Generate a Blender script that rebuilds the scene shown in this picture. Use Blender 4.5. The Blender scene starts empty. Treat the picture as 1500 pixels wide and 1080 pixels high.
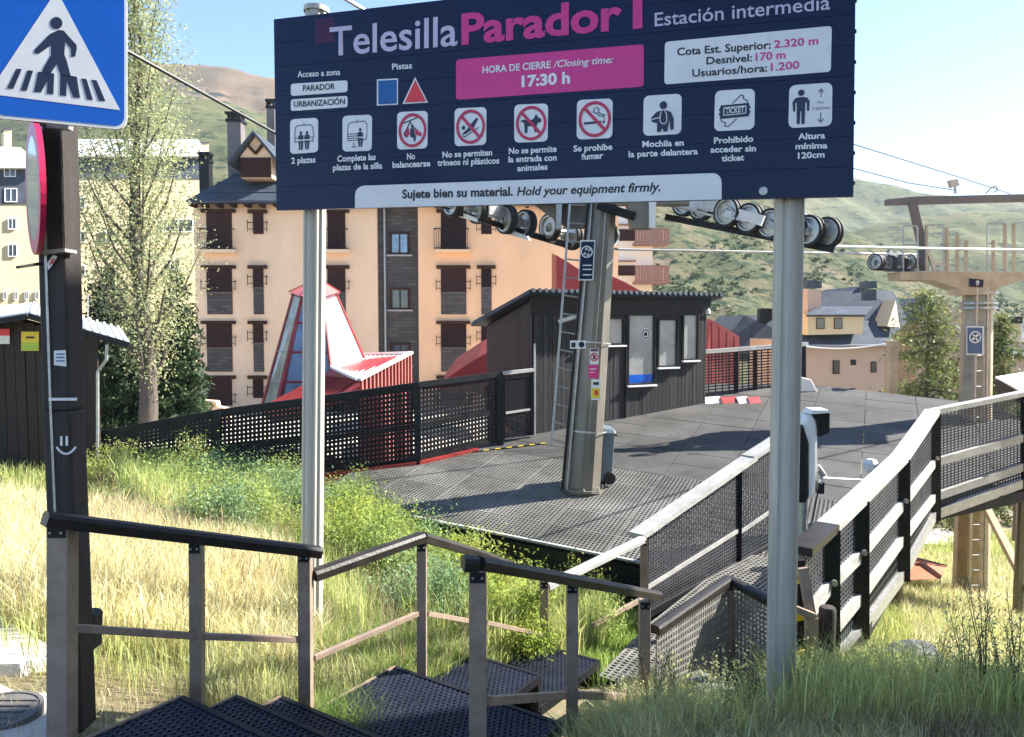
import bpy, math, random
import numpy as np
from mathutils import Vector as V, Matrix
R = math.radians
SC = bpy.context.scene
COL = SC.collection
random.seed(7)

# ------------------------------------------------------------------ camera, sky, sun
F = 1110.0                       # focal length in photo pixels (photo 1500 x 1080)
PITCH = R(3.35)
FWD = V((0, math.cos(PITCH), -math.sin(PITCH)))
UP = V((0, math.sin(PITCH), math.cos(PITCH)))
cam_d = bpy.data.cameras.new('camera')
cam_d.sensor_width = 36; cam_d.lens = 36 * F / 1500
cam_d.clip_start = 0.05; cam_d.clip_end = 6000
cam = bpy.data.objects.new('camera', cam_d); COL.objects.link(cam)
cam.location = (0, 0, 0); cam.rotation_euler = (R(90) - PITCH, 0, 0)
SC.camera = cam

SUN_AZ = math.atan2(0.955, 0.28)      # from +Y towards +X
SUN_EL = R(37)
w = bpy.data.worlds.new('World'); SC.world = w; w.use_nodes = True
wn = w.node_tree.nodes; wl = w.node_tree.links
wn.clear()
sky = wn.new('ShaderNodeTexSky'); sky.sky_type = 'NISHITA'; sky.sun_disc = False
sky.sun_elevation = SUN_EL; sky.sun_rotation = SUN_AZ
sky.altitude = 2200; sky.air_density = 1.0; sky.dust_density = 0.0; sky.ozone_density = 3.0
bgn = wn.new('ShaderNodeBackground'); bgn.inputs[1].default_value = 0.1
wo = wn.new('ShaderNodeOutputWorld')
wl.new(sky.outputs[0], bgn.inputs[0]); wl.new(bgn.outputs[0], wo.inputs[0])
sd = bpy.data.lights.new('sun', 'SUN'); sd.energy = 5.0; sd.angle = R(0.5); sd.color = (1.0, 0.95, 0.86)
so = bpy.data.objects.new('sun', sd); COL.objects.link(so)
SUNDIR = V((math.sin(SUN_AZ) * math.cos(SUN_EL), math.cos(SUN_AZ) * math.cos(SUN_EL), math.sin(SUN_EL)))
so.rotation_euler = SUNDIR.to_track_quat('Z', 'Y').to_euler()
so.location = (20, 10, 30)
SC.view_settings.view_transform = 'Standard'; SC.view_settings.look = 'None'
SC.view_settings.gamma = 1.0; SC.view_settings.use_curve_mapping = False
SC.view_settings.exposure = 1.85
try:
    SC.cycles.max_bounces = 6; SC.cycles.transparent_max_bounces = 12
    SC.cycles.sample_clamp_indirect = 6
except Exception:
    pass

# ------------------------------------------------------------------ placing
def ray(x, y):
    return FWD + V((1, 0, 0)) * ((x - 750) / F) + UP * ((540 - y) / F)
def P(x, y, d):                      # world point seen at photo pixel x,y at world distance Y = d
    r = ray(x, y); return r * (d / r.y)
def on_plane(x, y, p0, n):
    r = ray(x, y); return r * (p0.dot(n) / r.dot(n))
def lerp(a, b, t): return a + (b - a) * t
def track(pts, x):                   # piecewise linear
    for (x0, v0), (x1, v1) in zip(pts, pts[1:]):
        if x <= x1: return v0 + (v1 - v0) * (x - x0) / (x1 - x0)
    return pts[-1][1]
# deck plane
DA, DB, DC = -2.67, 0.0168, 0.177
def deck_z(X, Y): return DA + DB * (X - 1.08) + DC * (Y - 12)
DN = V((-DB, -DC, 1)).normalized()
def deckP(x, y): return on_plane(x, y, V((1.08, 12, DA)), DN)

# ------------------------------------------------------------------ materials
MATS = {}
def M(name, col, rough=0.6, metal=0.0, var=0.25, scale=3.0, bump=0.15, bscale=60.0, stretch=(1, 1, 1), col2=None,
      spec=0.5, trans=0.0, dirt=0.0, dirtcol=(0.09, 0.07, 0.05), tint=None, orand=0.0):
    m = bpy.data.materials.new(name); m.use_nodes = True
    n = m.node_tree.nodes; l = m.node_tree.links
    b = n['Principled BSDF']
    b.inputs['Roughness'].default_value = rough; b.inputs['Metallic'].default_value = metal
    b.inputs['Specular IOR Level'].default_value = spec
    geo = n.new('ShaderNodeNewGeometry'); mp = n.new('ShaderNodeMapping')
    mp.inputs['Scale'].default_value = stretch
    l.new(geo.outputs['Position'], mp.inputs['Vector'])
    nz = n.new('ShaderNodeTexNoise'); nz.inputs['Scale'].default_value = scale; nz.inputs['Detail'].default_value = 6
    nz.inputs['Roughness'].default_value = 0.62
    l.new(mp.outputs[0], nz.inputs['Vector'])
    rp = n.new('ShaderNodeValToRGB')
    c = V(col)
    if col2 is None:
        a0 = c * (1 - var); a1 = c * (1 + var)
    else:
        a0 = c; a1 = V(col2)
    rp.color_ramp.elements[0].position = 0.32; rp.color_ramp.elements[1].position = 0.68
    rp.color_ramp.elements[0].color = (*[min(1, k) for k in a0], 1); rp.color_ramp.elements[1].color = (*[min(1, k) for k in a1], 1)
    l.new(nz.outputs['Fac'], rp.inputs[0])
    cur = rp.outputs[0]
    if dirt > 0:
        n2 = n.new('ShaderNodeTexNoise'); n2.inputs['Scale'].default_value = scale * 2.7; n2.inputs['Detail'].default_value = 9
        n2.inputs['Roughness'].default_value = 0.7; l.new(mp.outputs[0], n2.inputs['Vector'])
        r2 = n.new('ShaderNodeValToRGB'); r2.color_ramp.elements[0].position = 0.5; r2.color_ramp.elements[1].position = 0.72
        r2.color_ramp.elements[1].color = (dirt, dirt, dirt, 1)
        l.new(n2.outputs['Fac'], r2.inputs[0])
        mx = n.new('ShaderNodeMix'); mx.data_type = 'RGBA'
        l.new(r2.outputs[0], mx.inputs['Factor']); l.new(cur, mx.inputs['A']); mx.inputs['B'].default_value = (*dirtcol, 1)
        cur = mx.outputs['Result']
    if tint:
        at = n.new('ShaderNodeAttribute'); at.attribute_name = 'tint'
        mx = n.new('ShaderNodeMix'); mx.data_type = 'RGBA'; mx.blend_type = 'MULTIPLY'; mx.inputs['Factor'].default_value = 1
        l.new(cur, mx.inputs['A']); l.new(at.outputs['Color'], mx.inputs['B']); cur = mx.outputs['Result']
    if orand:
        oi = n.new('ShaderNodeObjectInfo'); mr = n.new('ShaderNodeMapRange'); mr.inputs['To Min'].default_value = 1 - orand; mr.inputs['To Max'].default_value = 1 + orand
        l.new(oi.outputs['Random'], mr.inputs['Value']); mx = n.new('ShaderNodeMix'); mx.data_type = 'RGBA'; mx.blend_type = 'MULTIPLY'; mx.inputs['Factor'].default_value = 1
        l.new(cur, mx.inputs['A']); l.new(mr.outputs[0], mx.inputs['B']); cur = mx.outputs['Result']
    l.new(cur, b.inputs['Base Color'])
    if bump:
        nb = n.new('ShaderNodeTexNoise'); nb.inputs['Scale'].default_value = bscale; nb.inputs['Detail'].default_value = 4
        l.new(mp.outputs[0], nb.inputs['Vector'])
        bp = n.new('ShaderNodeBump'); bp.inputs['Strength'].default_value = bump; bp.inputs['Distance'].default_value = 0.01
        l.new(nb.outputs['Fac'], bp.inputs['Height']); l.new(bp.outputs[0], b.inputs['Normal'])
    if trans > 0:
        tb = n.new('ShaderNodeBsdfTranslucent'); l.new(cur, tb.inputs[0])
        ms = n.new('ShaderNodeMixShader'); ms.inputs[0].default_value = trans
        l.new(b.outputs[0], ms.inputs[1]); l.new(tb.outputs[0], ms.inputs[2])
        l.new(ms.outputs[0], n['Material Output'].inputs['Surface'])
    MATS[name] = m
    return m
def flat(name, col, rough=0.5, spec=0.4):
    return M(name, col, rough, var=0.06, scale=8, bump=0, spec=spec)

m_rail = M('dark_brown_handrail', (0.022, 0.018, 0.015), 0.45, spec=0.3, var=0.35, scale=9, bump=0.2, bscale=50)
m_post = M('brown_steel', (0.27, 0.2, 0.15), 0.5, var=0.2, scale=6, bump=0.25, dirt=0.6, dirtcol=(0.14, 0.1, 0.075))
m_alu = M('aluminium', (0.42, 0.4, 0.35), 0.55, metal=0.15, var=0.15, scale=5, bump=0.08, stretch=(4, 4, 0.25), dirt=0.45, dirtcol=(0.25, 0.225, 0.18))
m_galv = M('galvanised', (0.4, 0.4, 0.39), 0.42, metal=0.6, var=0.2, scale=14, bump=0.06, dirt=0.3, dirtcol=(0.2, 0.17, 0.14))
m_tower = M('tower_paint', (0.17, 0.15, 0.12), 0.4, metal=0.15, var=0.2, scale=2.2, bump=0.05, dirt=0.4, dirtcol=(0.1, 0.085, 0.07), stretch=(1, 1, 0.35))
m_tower2 = M('tower_paint_tan', (0.42, 0.34, 0.23), 0.5, metal=0.1, var=0.2, scale=2.2, bump=0.05, dirt=0.4, dirtcol=(0.15, 0.12, 0.09))
m_polewood = M('dark_pole_wood', (0.028, 0.02, 0.018), 0.7, var=0.4, scale=5, bump=0.5, bscale=30, stretch=(5, 5, 0.5))
m_black = M('black_steel', (0.01, 0.0105, 0.013), 0.5, var=0.4, scale=6, bump=0.1, dirt=0.2, dirtcol=(0.02, 0.018, 0.016), spec=0.25)
m_mesh = M('black_mesh', (0.009, 0.01, 0.013), 0.5, var=0.4, scale=4, bump=0, dirt=0.2, dirtcol=(0.02, 0.018, 0.016), spec=0.25)
m_mesh2 = M('grey_mesh', (0.035, 0.036, 0.04), 0.45, var=0.4, scale=4, bump=0, dirt=0.3, dirtcol=(0.09, 0.085, 0.075), spec=0.5)
m_rampm = M('ramp_mesh', (0.17, 0.165, 0.15), 0.5, var=0.35, scale=3, bump=0, dirt=0.6, dirtcol=(0.05, 0.045, 0.04))
m_platem = M('worn_deck_plate', (0.068, 0.066, 0.063), 0.75, var=0.35, orand=0.12, spec=0.3, scale=0.7, bump=0.25, bscale=30, dirt=0.85, dirtcol=(0.03, 0.028, 0.026))
m_mat = M('rubber_mat', (0.014, 0.018, 0.032), 0.5, spec=0.25, var=0.35, scale=7, bump=0.1, dirt=0.15, dirtcol=(0.03, 0.03, 0.03))
m_under = M('mat_backing', (0.006, 0.006, 0.007), 0.8, spec=0.1, var=0.3, bump=0.1)
m_deck = M('deck_grating', orand=0.15, col=(0.17, 0.165, 0.15), rough=0.55, var=0.35, scale=0.9, bump=0.0, dirt=0.7, dirtcol=(0.07, 0.065, 0.058))
m_decku = M('deck_plate_under', (0.02, 0.019, 0.018), 0.75, var=0.4, scale=1.2, bump=0.15, dirt=0.4)
m_timber = M('weathered_timber', (0.36, 0.355, 0.34), 0.65, var=0.2, scale=4, bump=0.4, bscale=35, stretch=(1, 1, 3), dirt=0.5, dirtcol=(0.2, 0.185, 0.165))
m_darkwood = M('hut_dark_boards', orand=0.4, col=(0.022, 0.021, 0.023), rough=0.75, var=0.45, scale=6, bump=0.5, bscale=40, stretch=(4, 4, 0.4), dirt=0.3, dirtcol=(0.06, 0.054, 0.05))
m_brownwood = M('brown_stained_boards', orand=0.4, col=(0.022, 0.011, 0.008), rough=0.7, var=0.45, scale=5, bump=0.5, bscale=40, stretch=(4, 4, 0.4), dirt=0.3, dirtcol=(0.02, 0.015, 0.012))
m_white = M('white_paint', (0.78, 0.78, 0.76), 0.45, var=0.06, bump=0.05, dirt=0.2, dirtcol=(0.5, 0.48, 0.44))
m_red = M('red_metal', (0.3, 0.03, 0.028), 0.45, var=0.2, scale=2, bump=0.05, dirt=0.25, dirtcol=(0.2, 0.04, 0.035))
m_redlight = M('light_red_metal', (0.62, 0.15, 0.13), 0.45, var=0.15, scale=2, bump=0.05)
m_cream = M('cream_render', (0.86, 0.6, 0.4), 0.85, var=0.08, scale=0.5, bump=0.3, bscale=25, stretch=(1, 1, .35), dirt=0.35, dirtcol=(0.74, 0.47, 0.28))
m_cream2 = M('orange_render', (0.9, 0.55, 0.32), 0.85, var=0.08, scale=0.5, bump=0.3, bscale=25, stretch=(1, 1, .35), dirt=0.35, dirtcol=(0.78, 0.46, 0.27))
m_pale = M('pale_render', (0.62, 0.5, 0.3), 0.85, var=0.06, scale=0.3, bump=0.1, dirt=0.15, dirtcol=(0.5, 0.4, 0.25))
m_offwhite = M('white_render', (0.86, 0.82, 0.72), 0.85, var=0.05, scale=0.3, bump=0.1)
m_shutter = M('brown_shutter', (0.045, 0.017, 0.015), 0.7, var=0.2, scale=3, bump=0.1, spec=0.15, orand=0.35)
m_lintel = M('lintel_wood', (0.05, 0.022, 0.014), 0.8, spec=0.15, var=0.3, scale=5, bump=0.3)
m_slate = M('slate_roof', (0.055, 0.068, 0.09), 0.7, spec=0.2, var=0.3, scale=1.2, bump=0.3, bscale=8, dirt=0.3, dirtcol=(0.05, 0.055, 0.06))
m_greyshade = M('grey_shade', (0.15, 0.13, 0.125), 0.7, var=0.15, scale=2, bump=0.1)
m_glassdark = M('dark_window_glass', (0.03, 0.035, 0.04), 0.08, var=0.5, scale=1.5, bump=0, spec=0.9)
m_glassblue = M('reflective_glass', (0.16, 0.2, 0.25), 0.12, metal=0.5, var=0.6, scale=1.3, bump=0, spec=0.8)
m_asph = M('grey_iron_cover', (0.12, 0.115, 0.11), 0.8, var=0.2, scale=8, bump=0.4)
m_concrete = M('concrete', (0.42, 0.4, 0.37), 0.85, var=0.18, scale=3, bump=0.5, bscale=18, dirt=0.4, dirtcol=(0.28, 0.26, 0.23))
m_rubber = M('black_rubber', (0.015, 0.015, 0.016), 0.7, var=0.3, bump=0.05)
m_plateblue = flat('faded_sign_blue', (0.05, 0.1, 0.2), 0.4)
m_cable = M('steel_cable', (0.5, 0.5, 0.5), 0.35, metal=0.5, var=0.2, bump=0.1)
m_cabled = M('dark_cable', (0.04, 0.04, 0.042), 0.5, metal=0.2, var=0.2, bump=0.1)
m_navy = M('navy_print', (0.004, 0.013, 0.05), 0.3, var=0.12, scale=1.3, bump=0.02, dirt=0.12, dirtcol=(0.016, 0.024, 0.05), spec=0.22)
m_navyd = flat('navy_ink', (0.012, 0.02, 0.055), 0.4)
m_wht = flat('white_print', (0.72, 0.72, 0.72), 0.3)
m_lav = flat('lilac_print', (0.5, 0.45, 0.6), 0.35)
m_pink = flat('magenta_print', (0.62, 0.03, 0.22), 0.3)
m_plum = flat('plum_print', (0.10, 0.014, 0.07), 0.35)
m_redp = flat('red_print', (0.7, 0.035, 0.045), 0.3)
m_bluep = flat('blue_print', (0.0, 0.09, 0.3), 0.3)
m_signblue = flat('sign_blue', (0.0, 0.1, 0.5), 0.22)
m_blk = flat('black_print', (0.012, 0.012, 0.018), 0.4)
m_yel = flat('yellow_print', (0.75, 0.55, 0.03), 0.4)
m_grn = flat('green_print', (0.35, 0.5, 0.05), 0.4)
m_crimson = flat('crimson_print', (0.5, 0.02, 0.08), 0.35)

# ------------------------------------------------------------------ mesh builder
ORG = {}
class MB:
    def __init__(s): s.v = []; s.f = []; s.mi = []; s.cur = 0
    def face(s, pts, rev=False):
        i = len(s.v); s.v += [tuple(p) for p in pts]
        idx = list(range(i, i + len(pts)))
        if rev: idx.reverse()
        s.f.append(idx); s.mi.append(s.cur); return s
    def hexa(s, b):                        # 8 corners: bottom 4 ccw, top 4 ccw
        i = len(s.v); s.v += [tuple(p) for p in b]
        for q in ((3, 2, 1, 0), (4, 5, 6, 7), (0, 1, 5, 4), (1, 2, 6, 5), (2, 3, 7, 6), (3, 0, 4, 7)):
            s.f.append([i + k for k in q]); s.mi.append(s.cur)
        return s
    def box(s, c, sz, rz=0.0):
        c = V(c); hx, hy, hz = sz[0] / 2, sz[1] / 2, sz[2] / 2
        m = Matrix.Rotation(rz, 3, 'Z')
        return s.hexa([c + m @ V(p) for p in ((-hx, -hy, -hz), (hx, -hy, -hz), (hx, hy, -hz), (-hx, hy, -hz),
                                               (-hx, -hy, hz), (hx, -hy, hz), (hx, hy, hz), (-hx, hy, hz))])
    def bar(s, p0, p1, w, h, n=V((0, 0, 1))):     # w across, h along n
        p0 = V(p0); p1 = V(p1); a = (p1 - p0)
        if a.length < 1e-5: return s
        a.normalize(); u = n.cross(a)
        if u.length < 1e-4: u = V((1, 0, 0)).cross(a)
        u.normalize(); k = a.cross(u).normalized()
        u = u * w / 2; k = k * h / 2
        return s.hexa([p0 - u - k, p0 + u - k, p1 + u - k, p1 - u - k, p0 - u + k, p0 + u + k, p1 + u + k, p1 - u + k])
    def tube(s, p0, p1, r0, r1=None, n=12, cap=True):
        p0 = V(p0); p1 = V(p1); r1 = r0 if r1 is None else r1
        a = (p1 - p0).normalized(); u = a.orthogonal().normalized(); k = a.cross(u)
        i = len(s.v)
        for p, r in ((p0, r0), (p1, r1)):
            for j in range(n):
                t = 2 * math.pi * j / n; s.v.append(tuple(p + (u * math.cos(t) + k * math.sin(t)) * r))
        for j in range(n):
            q = (j + 1) % n
            s.f.append([i + j, i + q, i + n + q, i + n + j]); s.mi.append(s.cur)
        if cap:
            s.f.append([i + n - 1 - j for j in range(n)]); s.mi.append(s.cur)
            s.f.append([i + n + j for j in range(n)]); s.mi.append(s.cur)
        return s
    def path(s, pts, r, n=6):
        for a, b in zip(pts, pts[1:]): s.tube(a, b, r, r, n)
        return s
    def lathe(s, c, ax, prof, n=20):             # prof: (along, radius)
        c = V(c); ax = V(ax).normalized(); u = ax.orthogonal().normalized(); k = ax.cross(u)
        i = len(s.v); m = len(prof)
        for (h, r) in prof:
            for j in range(n):
                t = 2 * math.pi * j / n; s.v.append(tuple(c + ax * h + (u * math.cos(t) + k * math.sin(t)) * r))
        for q in range(m - 1):
            for j in range(n):
                e = (j + 1) % n
                s.f.append([i + q * n + j, i + q * n + e, i + (q + 1) * n + e, i + (q + 1) * n + j]); s.mi.append(s.cur)
        return s
    def prism(s, pts, off):                     # polygon extruded by off
        pts = [V(p) for p in pts]; off = V(off); n = len(pts); i = len(s.v)
        s.v += [tuple(p) for p in pts] + [tuple(p + off) for p in pts]
        s.f.append(list(range(i + n - 1, i - 1, -1))); s.mi.append(s.cur)
        s.f.append(list(range(i + n, i + 2 * n))); s.mi.append(s.cur)
        for j in range(n):
            q = (j + 1) % n
            s.f.append([i + j, i + q, i + n + q, i + n + j]); s.mi.append(s.cur)
        return s
    def build(s, name, mat, parent=None, origin=None, smooth=False, bevel=0.0):
        po = ORG.get(parent.name, V((0, 0, 0))) if parent else V((0, 0, 0))
        o0 = V(origin) if origin is not None else (po if parent else V((0, 0, 0)))
        me = bpy.data.meshes.new(name)
        me.from_pydata([tuple(V(p) - o0) for p in s.v], [], s.f)
        mats = mat if isinstance(mat, (list, tuple)) else [mat]
        for m in mats: me.materials.append(m)
        if len(mats) > 1: me.polygons.foreach_set('material_index', s.mi)
        if smooth:
            me.polygons.foreach_set('use_smooth', [True] * len(me.polygons))
            try: me.set_sharp_from_angle(angle=R(40))
            except Exception: pass
        me.update()
        o = bpy.data.objects.new(name, me); COL.objects.link(o)
        if parent: o.parent = parent
        o.location = o0 - po
        ORG[o.name] = o0
        if bevel:
            b = o.modifiers.new('bevel', 'BEVEL'); b.width = bevel; b.segments = 2; b.limit_method = 'ANGLE'
        return o
def tag(o, label=None, cat=None, group=None, kind=None):
    if label: o['label'] = label
    if cat: o['category'] = cat
    if group: o['group'] = group
    if kind: o['kind'] = kind
    return o
def thing(name, loc, label, cat, group=None):
    o = bpy.data.objects.new(name, None); COL.objects.link(o); o.location = loc; o.empty_display_size = 0.2
    ORG[o.name] = V(loc)
    return tag(o, label, cat, group)
def inst(name, mesh, parent, loc, rot=(0, 0, 0), scale=(1, 1, 1)):     # world loc, shares mesh
    o = bpy.data.objects.new(name, mesh); COL.objects.link(o)
    po = ORG.get(parent.name, V((0, 0, 0))) if parent else V((0, 0, 0))
    if parent: o.parent = parent
    o.location = V(loc) - po; o.rotation_euler = rot; o.scale = scale
    ORG[o.name] = V(loc); return o
def lattice(mb, a, b, c, d, nu, nv, w, t, nrm=None):
    a, b, c, d = V(a), V(b), V(c), V(d)
    if nrm is None: nrm = (b - a).cross(d - a).normalized()
    for i in range(nu + 1):
        mb.bar(lerp(a, b, i / nu), lerp(d, c, i / nu), w, t, nrm)
    for j in range(nv + 1):
        mb.bar(lerp(a, d, j / nv) + nrm * 0.0015, lerp(b, c, j / nv) + nrm * 0.0015, w, t, nrm)
# ------------------------------------------------------------------ lettering
def text_mesh(txt, bold=0.0, shear=0.0):
    cu = bpy.data.curves.new('lettering', 'FONT'); cu.body = txt; cu.size = 1; cu.offset = bold; cu.shear = shear
    cu.resolution_u = 3
    o = bpy.data.objects.new('lettering', cu); COL.objects.link(o)
    dg = bpy.context.evaluated_depsgraph_get(); me = bpy.data.meshes.new_from_object(o.evaluated_get(dg))
    bpy.data.objects.remove(o); bpy.data.curves.remove(cu)
    return me
_hm = text_mesh('H'); CAP = max(v.co.y for v in _hm.vertices)
def put_text(txt, o, u, up, mat, parent, n, name='lettering', bold=0.0, shear=0.0):
    """u: vector spanning the whole line; up: vector of cap height; n: small offset towards the viewer"""
    me = text_mesh(txt, bold, shear)
    xs = [v.co.x for v in me.vertices]; x0, x1 = min(xs), max(xs)
    po = ORG.get(parent.name, V((0, 0, 0)))
    for v in me.vertices:
        v.co = o + u * ((v.co.x - x0) / (x1 - x0)) + up * (v.co.y / CAP) + n - po
    me.materials.clear(); me.materials.append(mat)
    ob = bpy.data.objects.new(name, me); COL.objects.link(ob); ob.parent = parent; ORG[ob.name] = po
    return ob
# ------------------------------------------------------------------ ground: one sheet through control heights
CP = [(-7, 1.5, -1.75), (-3.5, 2.6, -1.78), (-1.6, 2.4, -2.05), (0, 1.8, -1.95), (3, 2, -2.05), (8, 2, -2.3), (-10, 4, -1.9), (-4.6, 4.2, -1.9),
      (-3.4, 4.2, -1.98), (-2.6, 5.3, -2.15), (-1.6, 5.6, -2.46), (-.5, 5.6, -2.76), (.1, 4.7, -2.8), (.8, 5.4, -3.0), (-.8, 4.2, -2.56), (-1.6, 3.6, -2.2), (.2, 6.2, -2.98), (0.3, 3.2, -2.25), (1.6, 4.3, -2.38), (3.4, 4.0, -2.4), (6, 4.5, -2.7),
      (-6, 9, -2.35), (-3.5, 9, -2.5), (-1.5, 8, -2.75), (0.2, 8, -3.25), (0.3, 10, -3.75), (1.0, 9.0, -3.7), (-.9, 10.2, -3.35), (-2, 11, -3.0), (1.6, 9, -3.75), (0.5, 6.8, -3.12), (1.6, 6.3, -3.06),
      (2.6, 5.4, -2.85), (4, 6.4, -3.3), (4.8, 8.6, -3.9), (6.0, 6.2, -3.35), (6.5, 10, -4.4), (9, 12, -5.2), (8.8, 15, -5.6), (10, 8, -4.4), (14, 12, -5.6),
      (-8, 13.3, -2.65), (-5, 13.3, -2.8), (-3, 14.5, -3.6), (0.5, 16, -4.2), (4, 13, -4.4), (5, 22, -6), (-9, 17, -3.2), (-14, 14, -2.7), (-12, 24, -3.8), (0, 25, -4.6), (12, 25, -6.5),
      (-12, 38, -4.3), (0, 38, -4.6), (15, 38, -7), (25, 25, -7.5), (30, 40, -9), (-30, 30, -3.8), (-30, 10, -2.2), (0, -8, -1.6), (-20, -10, -1.4), (20, -10, -1.9), (25, 8, -4.5), (-10, -3, -1.7), (10, -2, -1.9)]
_cp = np.array(CP)
def _phi(r): return np.where(r > 1e-9, r * r * np.log(r + 1e-12), 0.0)
_n = len(_cp); _K = _phi(np.hypot(_cp[:, None, 0] - _cp[None, :, 0], _cp[:, None, 1] - _cp[None, :, 1])) + np.eye(_n) * 0.15
_A = np.zeros((_n + 3, _n + 3)); _A[:_n, :_n] = _K; _A[:_n, _n] = 1; _A[:_n, _n + 1:] = _cp[:, :2]; _A[_n, :_n] = 1; _A[_n + 1:, :_n] = _cp[:, :2].T
_w = np.linalg.solve(_A, np.concatenate([_cp[:, 2], [0, 0, 0]]))
def ground_h(X, Y):
    X = np.atleast_1d(np.asarray(X, float)); Y = np.atleast_1d(np.asarray(Y, float)); out = np.zeros(X.shape)
    Xc = np.clip(X, -30, 30); Yc = np.clip(Y, -10, 40)
    for s0 in range(0, len(X), 20000):
        sl = slice(s0, s0 + 20000)
        r = np.hypot(Xc[sl, None] - _cp[None, :, 0], Yc[sl, None] - _cp[None, :, 1])
        out[sl] = _phi(r) @ _w[:_n] + _w[_n] + _w[_n + 1] * Xc[sl] + _w[_n + 2] * Yc[sl]
    far = np.maximum(0, np.hypot(X - Xc, Y - Yc))
    out = out - np.minimum(6, far * 0.05)
    out += 0.02 * np.sin(X * 3.1 + Y * 1.3) * np.sin(Y * 2.7 - X)
    return out
def gh(x, y): return float(ground_h([x], [y])[0])
def grid_mesh(name, xs, ys, Z, mat, label=None, kind='structure'):
    nx, ny = len(xs), len(ys)
    co = np.zeros((ny, nx, 3)); co[..., 0] = xs[None, :]; co[..., 1] = ys[:, None]; co[..., 2] = Z
    idx = np.arange(nx * ny).reshape(ny, nx)
    f = np.stack([idx[:-1, :-1], idx[:-1, 1:], idx[1:, 1:], idx[1:, :-1]], -1).reshape(-1, 4)
    return np_mesh(name, co.reshape(-1, 3), f, mat, kind)
def np_mesh(name, co, faces, mat, kind=None, smooth=True, loc=None, parent=None):
    me = bpy.data.meshes.new(name); k = faces.shape[1]
    me.vertices.add(len(co)); me.vertices.foreach_set('co', np.ascontiguousarray(co, dtype=np.float32).ravel())
    me.loops.add(faces.size); me.loops.foreach_set('vertex_index', np.ascontiguousarray(faces, dtype=np.int32).ravel())
    me.polygons.add(len(faces)); me.polygons.foreach_set('loop_start', np.arange(0, faces.size, k, dtype=np.int32))
    if smooth: me.polygons.foreach_set('use_smooth', np.ones(len(faces), dtype=bool))
    me.update(calc_edges=True); me.materials.append(mat)
    o = bpy.data.objects.new(name, me); COL.objects.link(o)
    if parent: o.parent = parent
    if loc is not None: o.location = loc
    ORG[o.name] = V(loc) if loc is not None else V((0, 0, 0))
    if kind: o['kind'] = kind
    return o
def axis(lo, hi, step, far):
    a = list(np.arange(lo, hi, step)); s = step; x = a[-1]
    r = []
    while x < far: s *= 1.25; x += s; r.append(x)
    x = a[0]; s = step; l = []
    while x > -far * 0.9: s *= 1.25; x -= s; l.append(x)
    return np.array(l[::-1] + a + r)
m_ground = M('dry_earth', (0.2, 0.15, 0.09), 0.95, var=0.3, scale=1.3, bump=0.8, bscale=14, col2=(0.1, 0.1, 0.045), dirt=0.5, dirtcol=(0.3, 0.25, 0.18))
gx = axis(-12, 14, 0.25, 560); gy = axis(-4, 22, 0.25, 560)
GX, GY = np.meshgrid(gx, gy)
g = grid_mesh('ground', gx, gy, ground_h(GX.ravel(), GY.ravel()).reshape(GX.shape), m_ground)

m_bounce = M('pale_bounce_sheet', (0.62, 0.55, 0.45), 0.9, var=.15, scale=.4, bump=.3, dirt=.4, dirtcol=(0.45, 0.4, 0.33))
px_, py_ = np.linspace(-24, 14, 60), np.linspace(22, 37.9, 24); PX, PY = np.meshgrid(px_, py_)
grid_mesh('bounce_sheet', px_, py_, ground_h(PX.ravel(), PY.ravel()).reshape(PX.shape) + .06, m_bounce)  # pale sheet added to bounce sunlight onto the apartment facade
# ------------------------------------------------------------------ hills
rng = np.random.default_rng(3)
def vnoise(x, y, seed=0, octs=5):
    out = np.zeros_like(x, dtype=float); amp = 1.0; tot = 0
    for o in range(octs):
        r = np.random.default_rng(seed * 17 + o); tab = r.random((64, 64))
        xi = np.floor(x).astype(int); yi = np.floor(y).astype(int); fx = x - xi; fy = y - yi
        fx = fx * fx * (3 - 2 * fx); fy = fy * fy * (3 - 2 * fy)
        a = tab[xi % 64, yi % 64]; b = tab[(xi + 1) % 64, yi % 64]; c = tab[xi % 64, (yi + 1) % 64]; d = tab[(xi + 1) % 64, (yi + 1) % 64]
        out += amp * ((a * (1 - fx) + b * fx) * (1 - fy) + (c * (1 - fx) + d * fx) * fy); tot += amp
        amp *= 0.5; x = x * 2.03 + 11.3; y = y * 2.03 + 5.1
    return out / tot - 0.5
def hill(name, ridge, D0, D1, z0, mat, seed, rough, nx=260, ny=70, label=None, back=0.35):
    """ridge: photo pixels of the skyline at distance D1; foot at distance D0, height z0"""
    x0, x1 = ridge[0][0], ridge[-1][0]
    co = np.zeros((ny, nx, 3))
    for i in range(nx):
        px = x0 + (x1 - x0) * i / (nx - 1)
        py = track(ridge, px); top = P(px, py, D1)
        for j in range(ny):
            t = j / (ny - 1) * (1 + back); d = D0 + (D1 - D0) * t
            tt = min(t, 1.0); prof = tt ** 1.15
            z = z0 + (top.z - z0) * prof
            if t > 1: z = top.z - (t - 1) * (D1 - D0) * 0.5
            co[j, i] = (top.x * d / D1, d, z)
    s = 7.0 / (D1 - D0)
    nz = vnoise(co[..., 0] * s + 50, co[..., 1] * s + 50, seed)
    tj = np.linspace(0, 1 + back, ny)[:, None]
    co[..., 2] += nz * rough * np.clip(tj * 4, 0, 1) * np.where(tj > 0.9, 0.35, 1.0)
    idx = np.arange(nx * ny).reshape(ny, nx)
    f = np.stack([idx[:-1, :-1], idx[:-1, 1:], idx[1:, 1:], idx[1:, :-1]], -1).reshape(-1, 4)
    return np_mesh(name, co.reshape(-1, 3), f, mat, 'structure')
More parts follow.
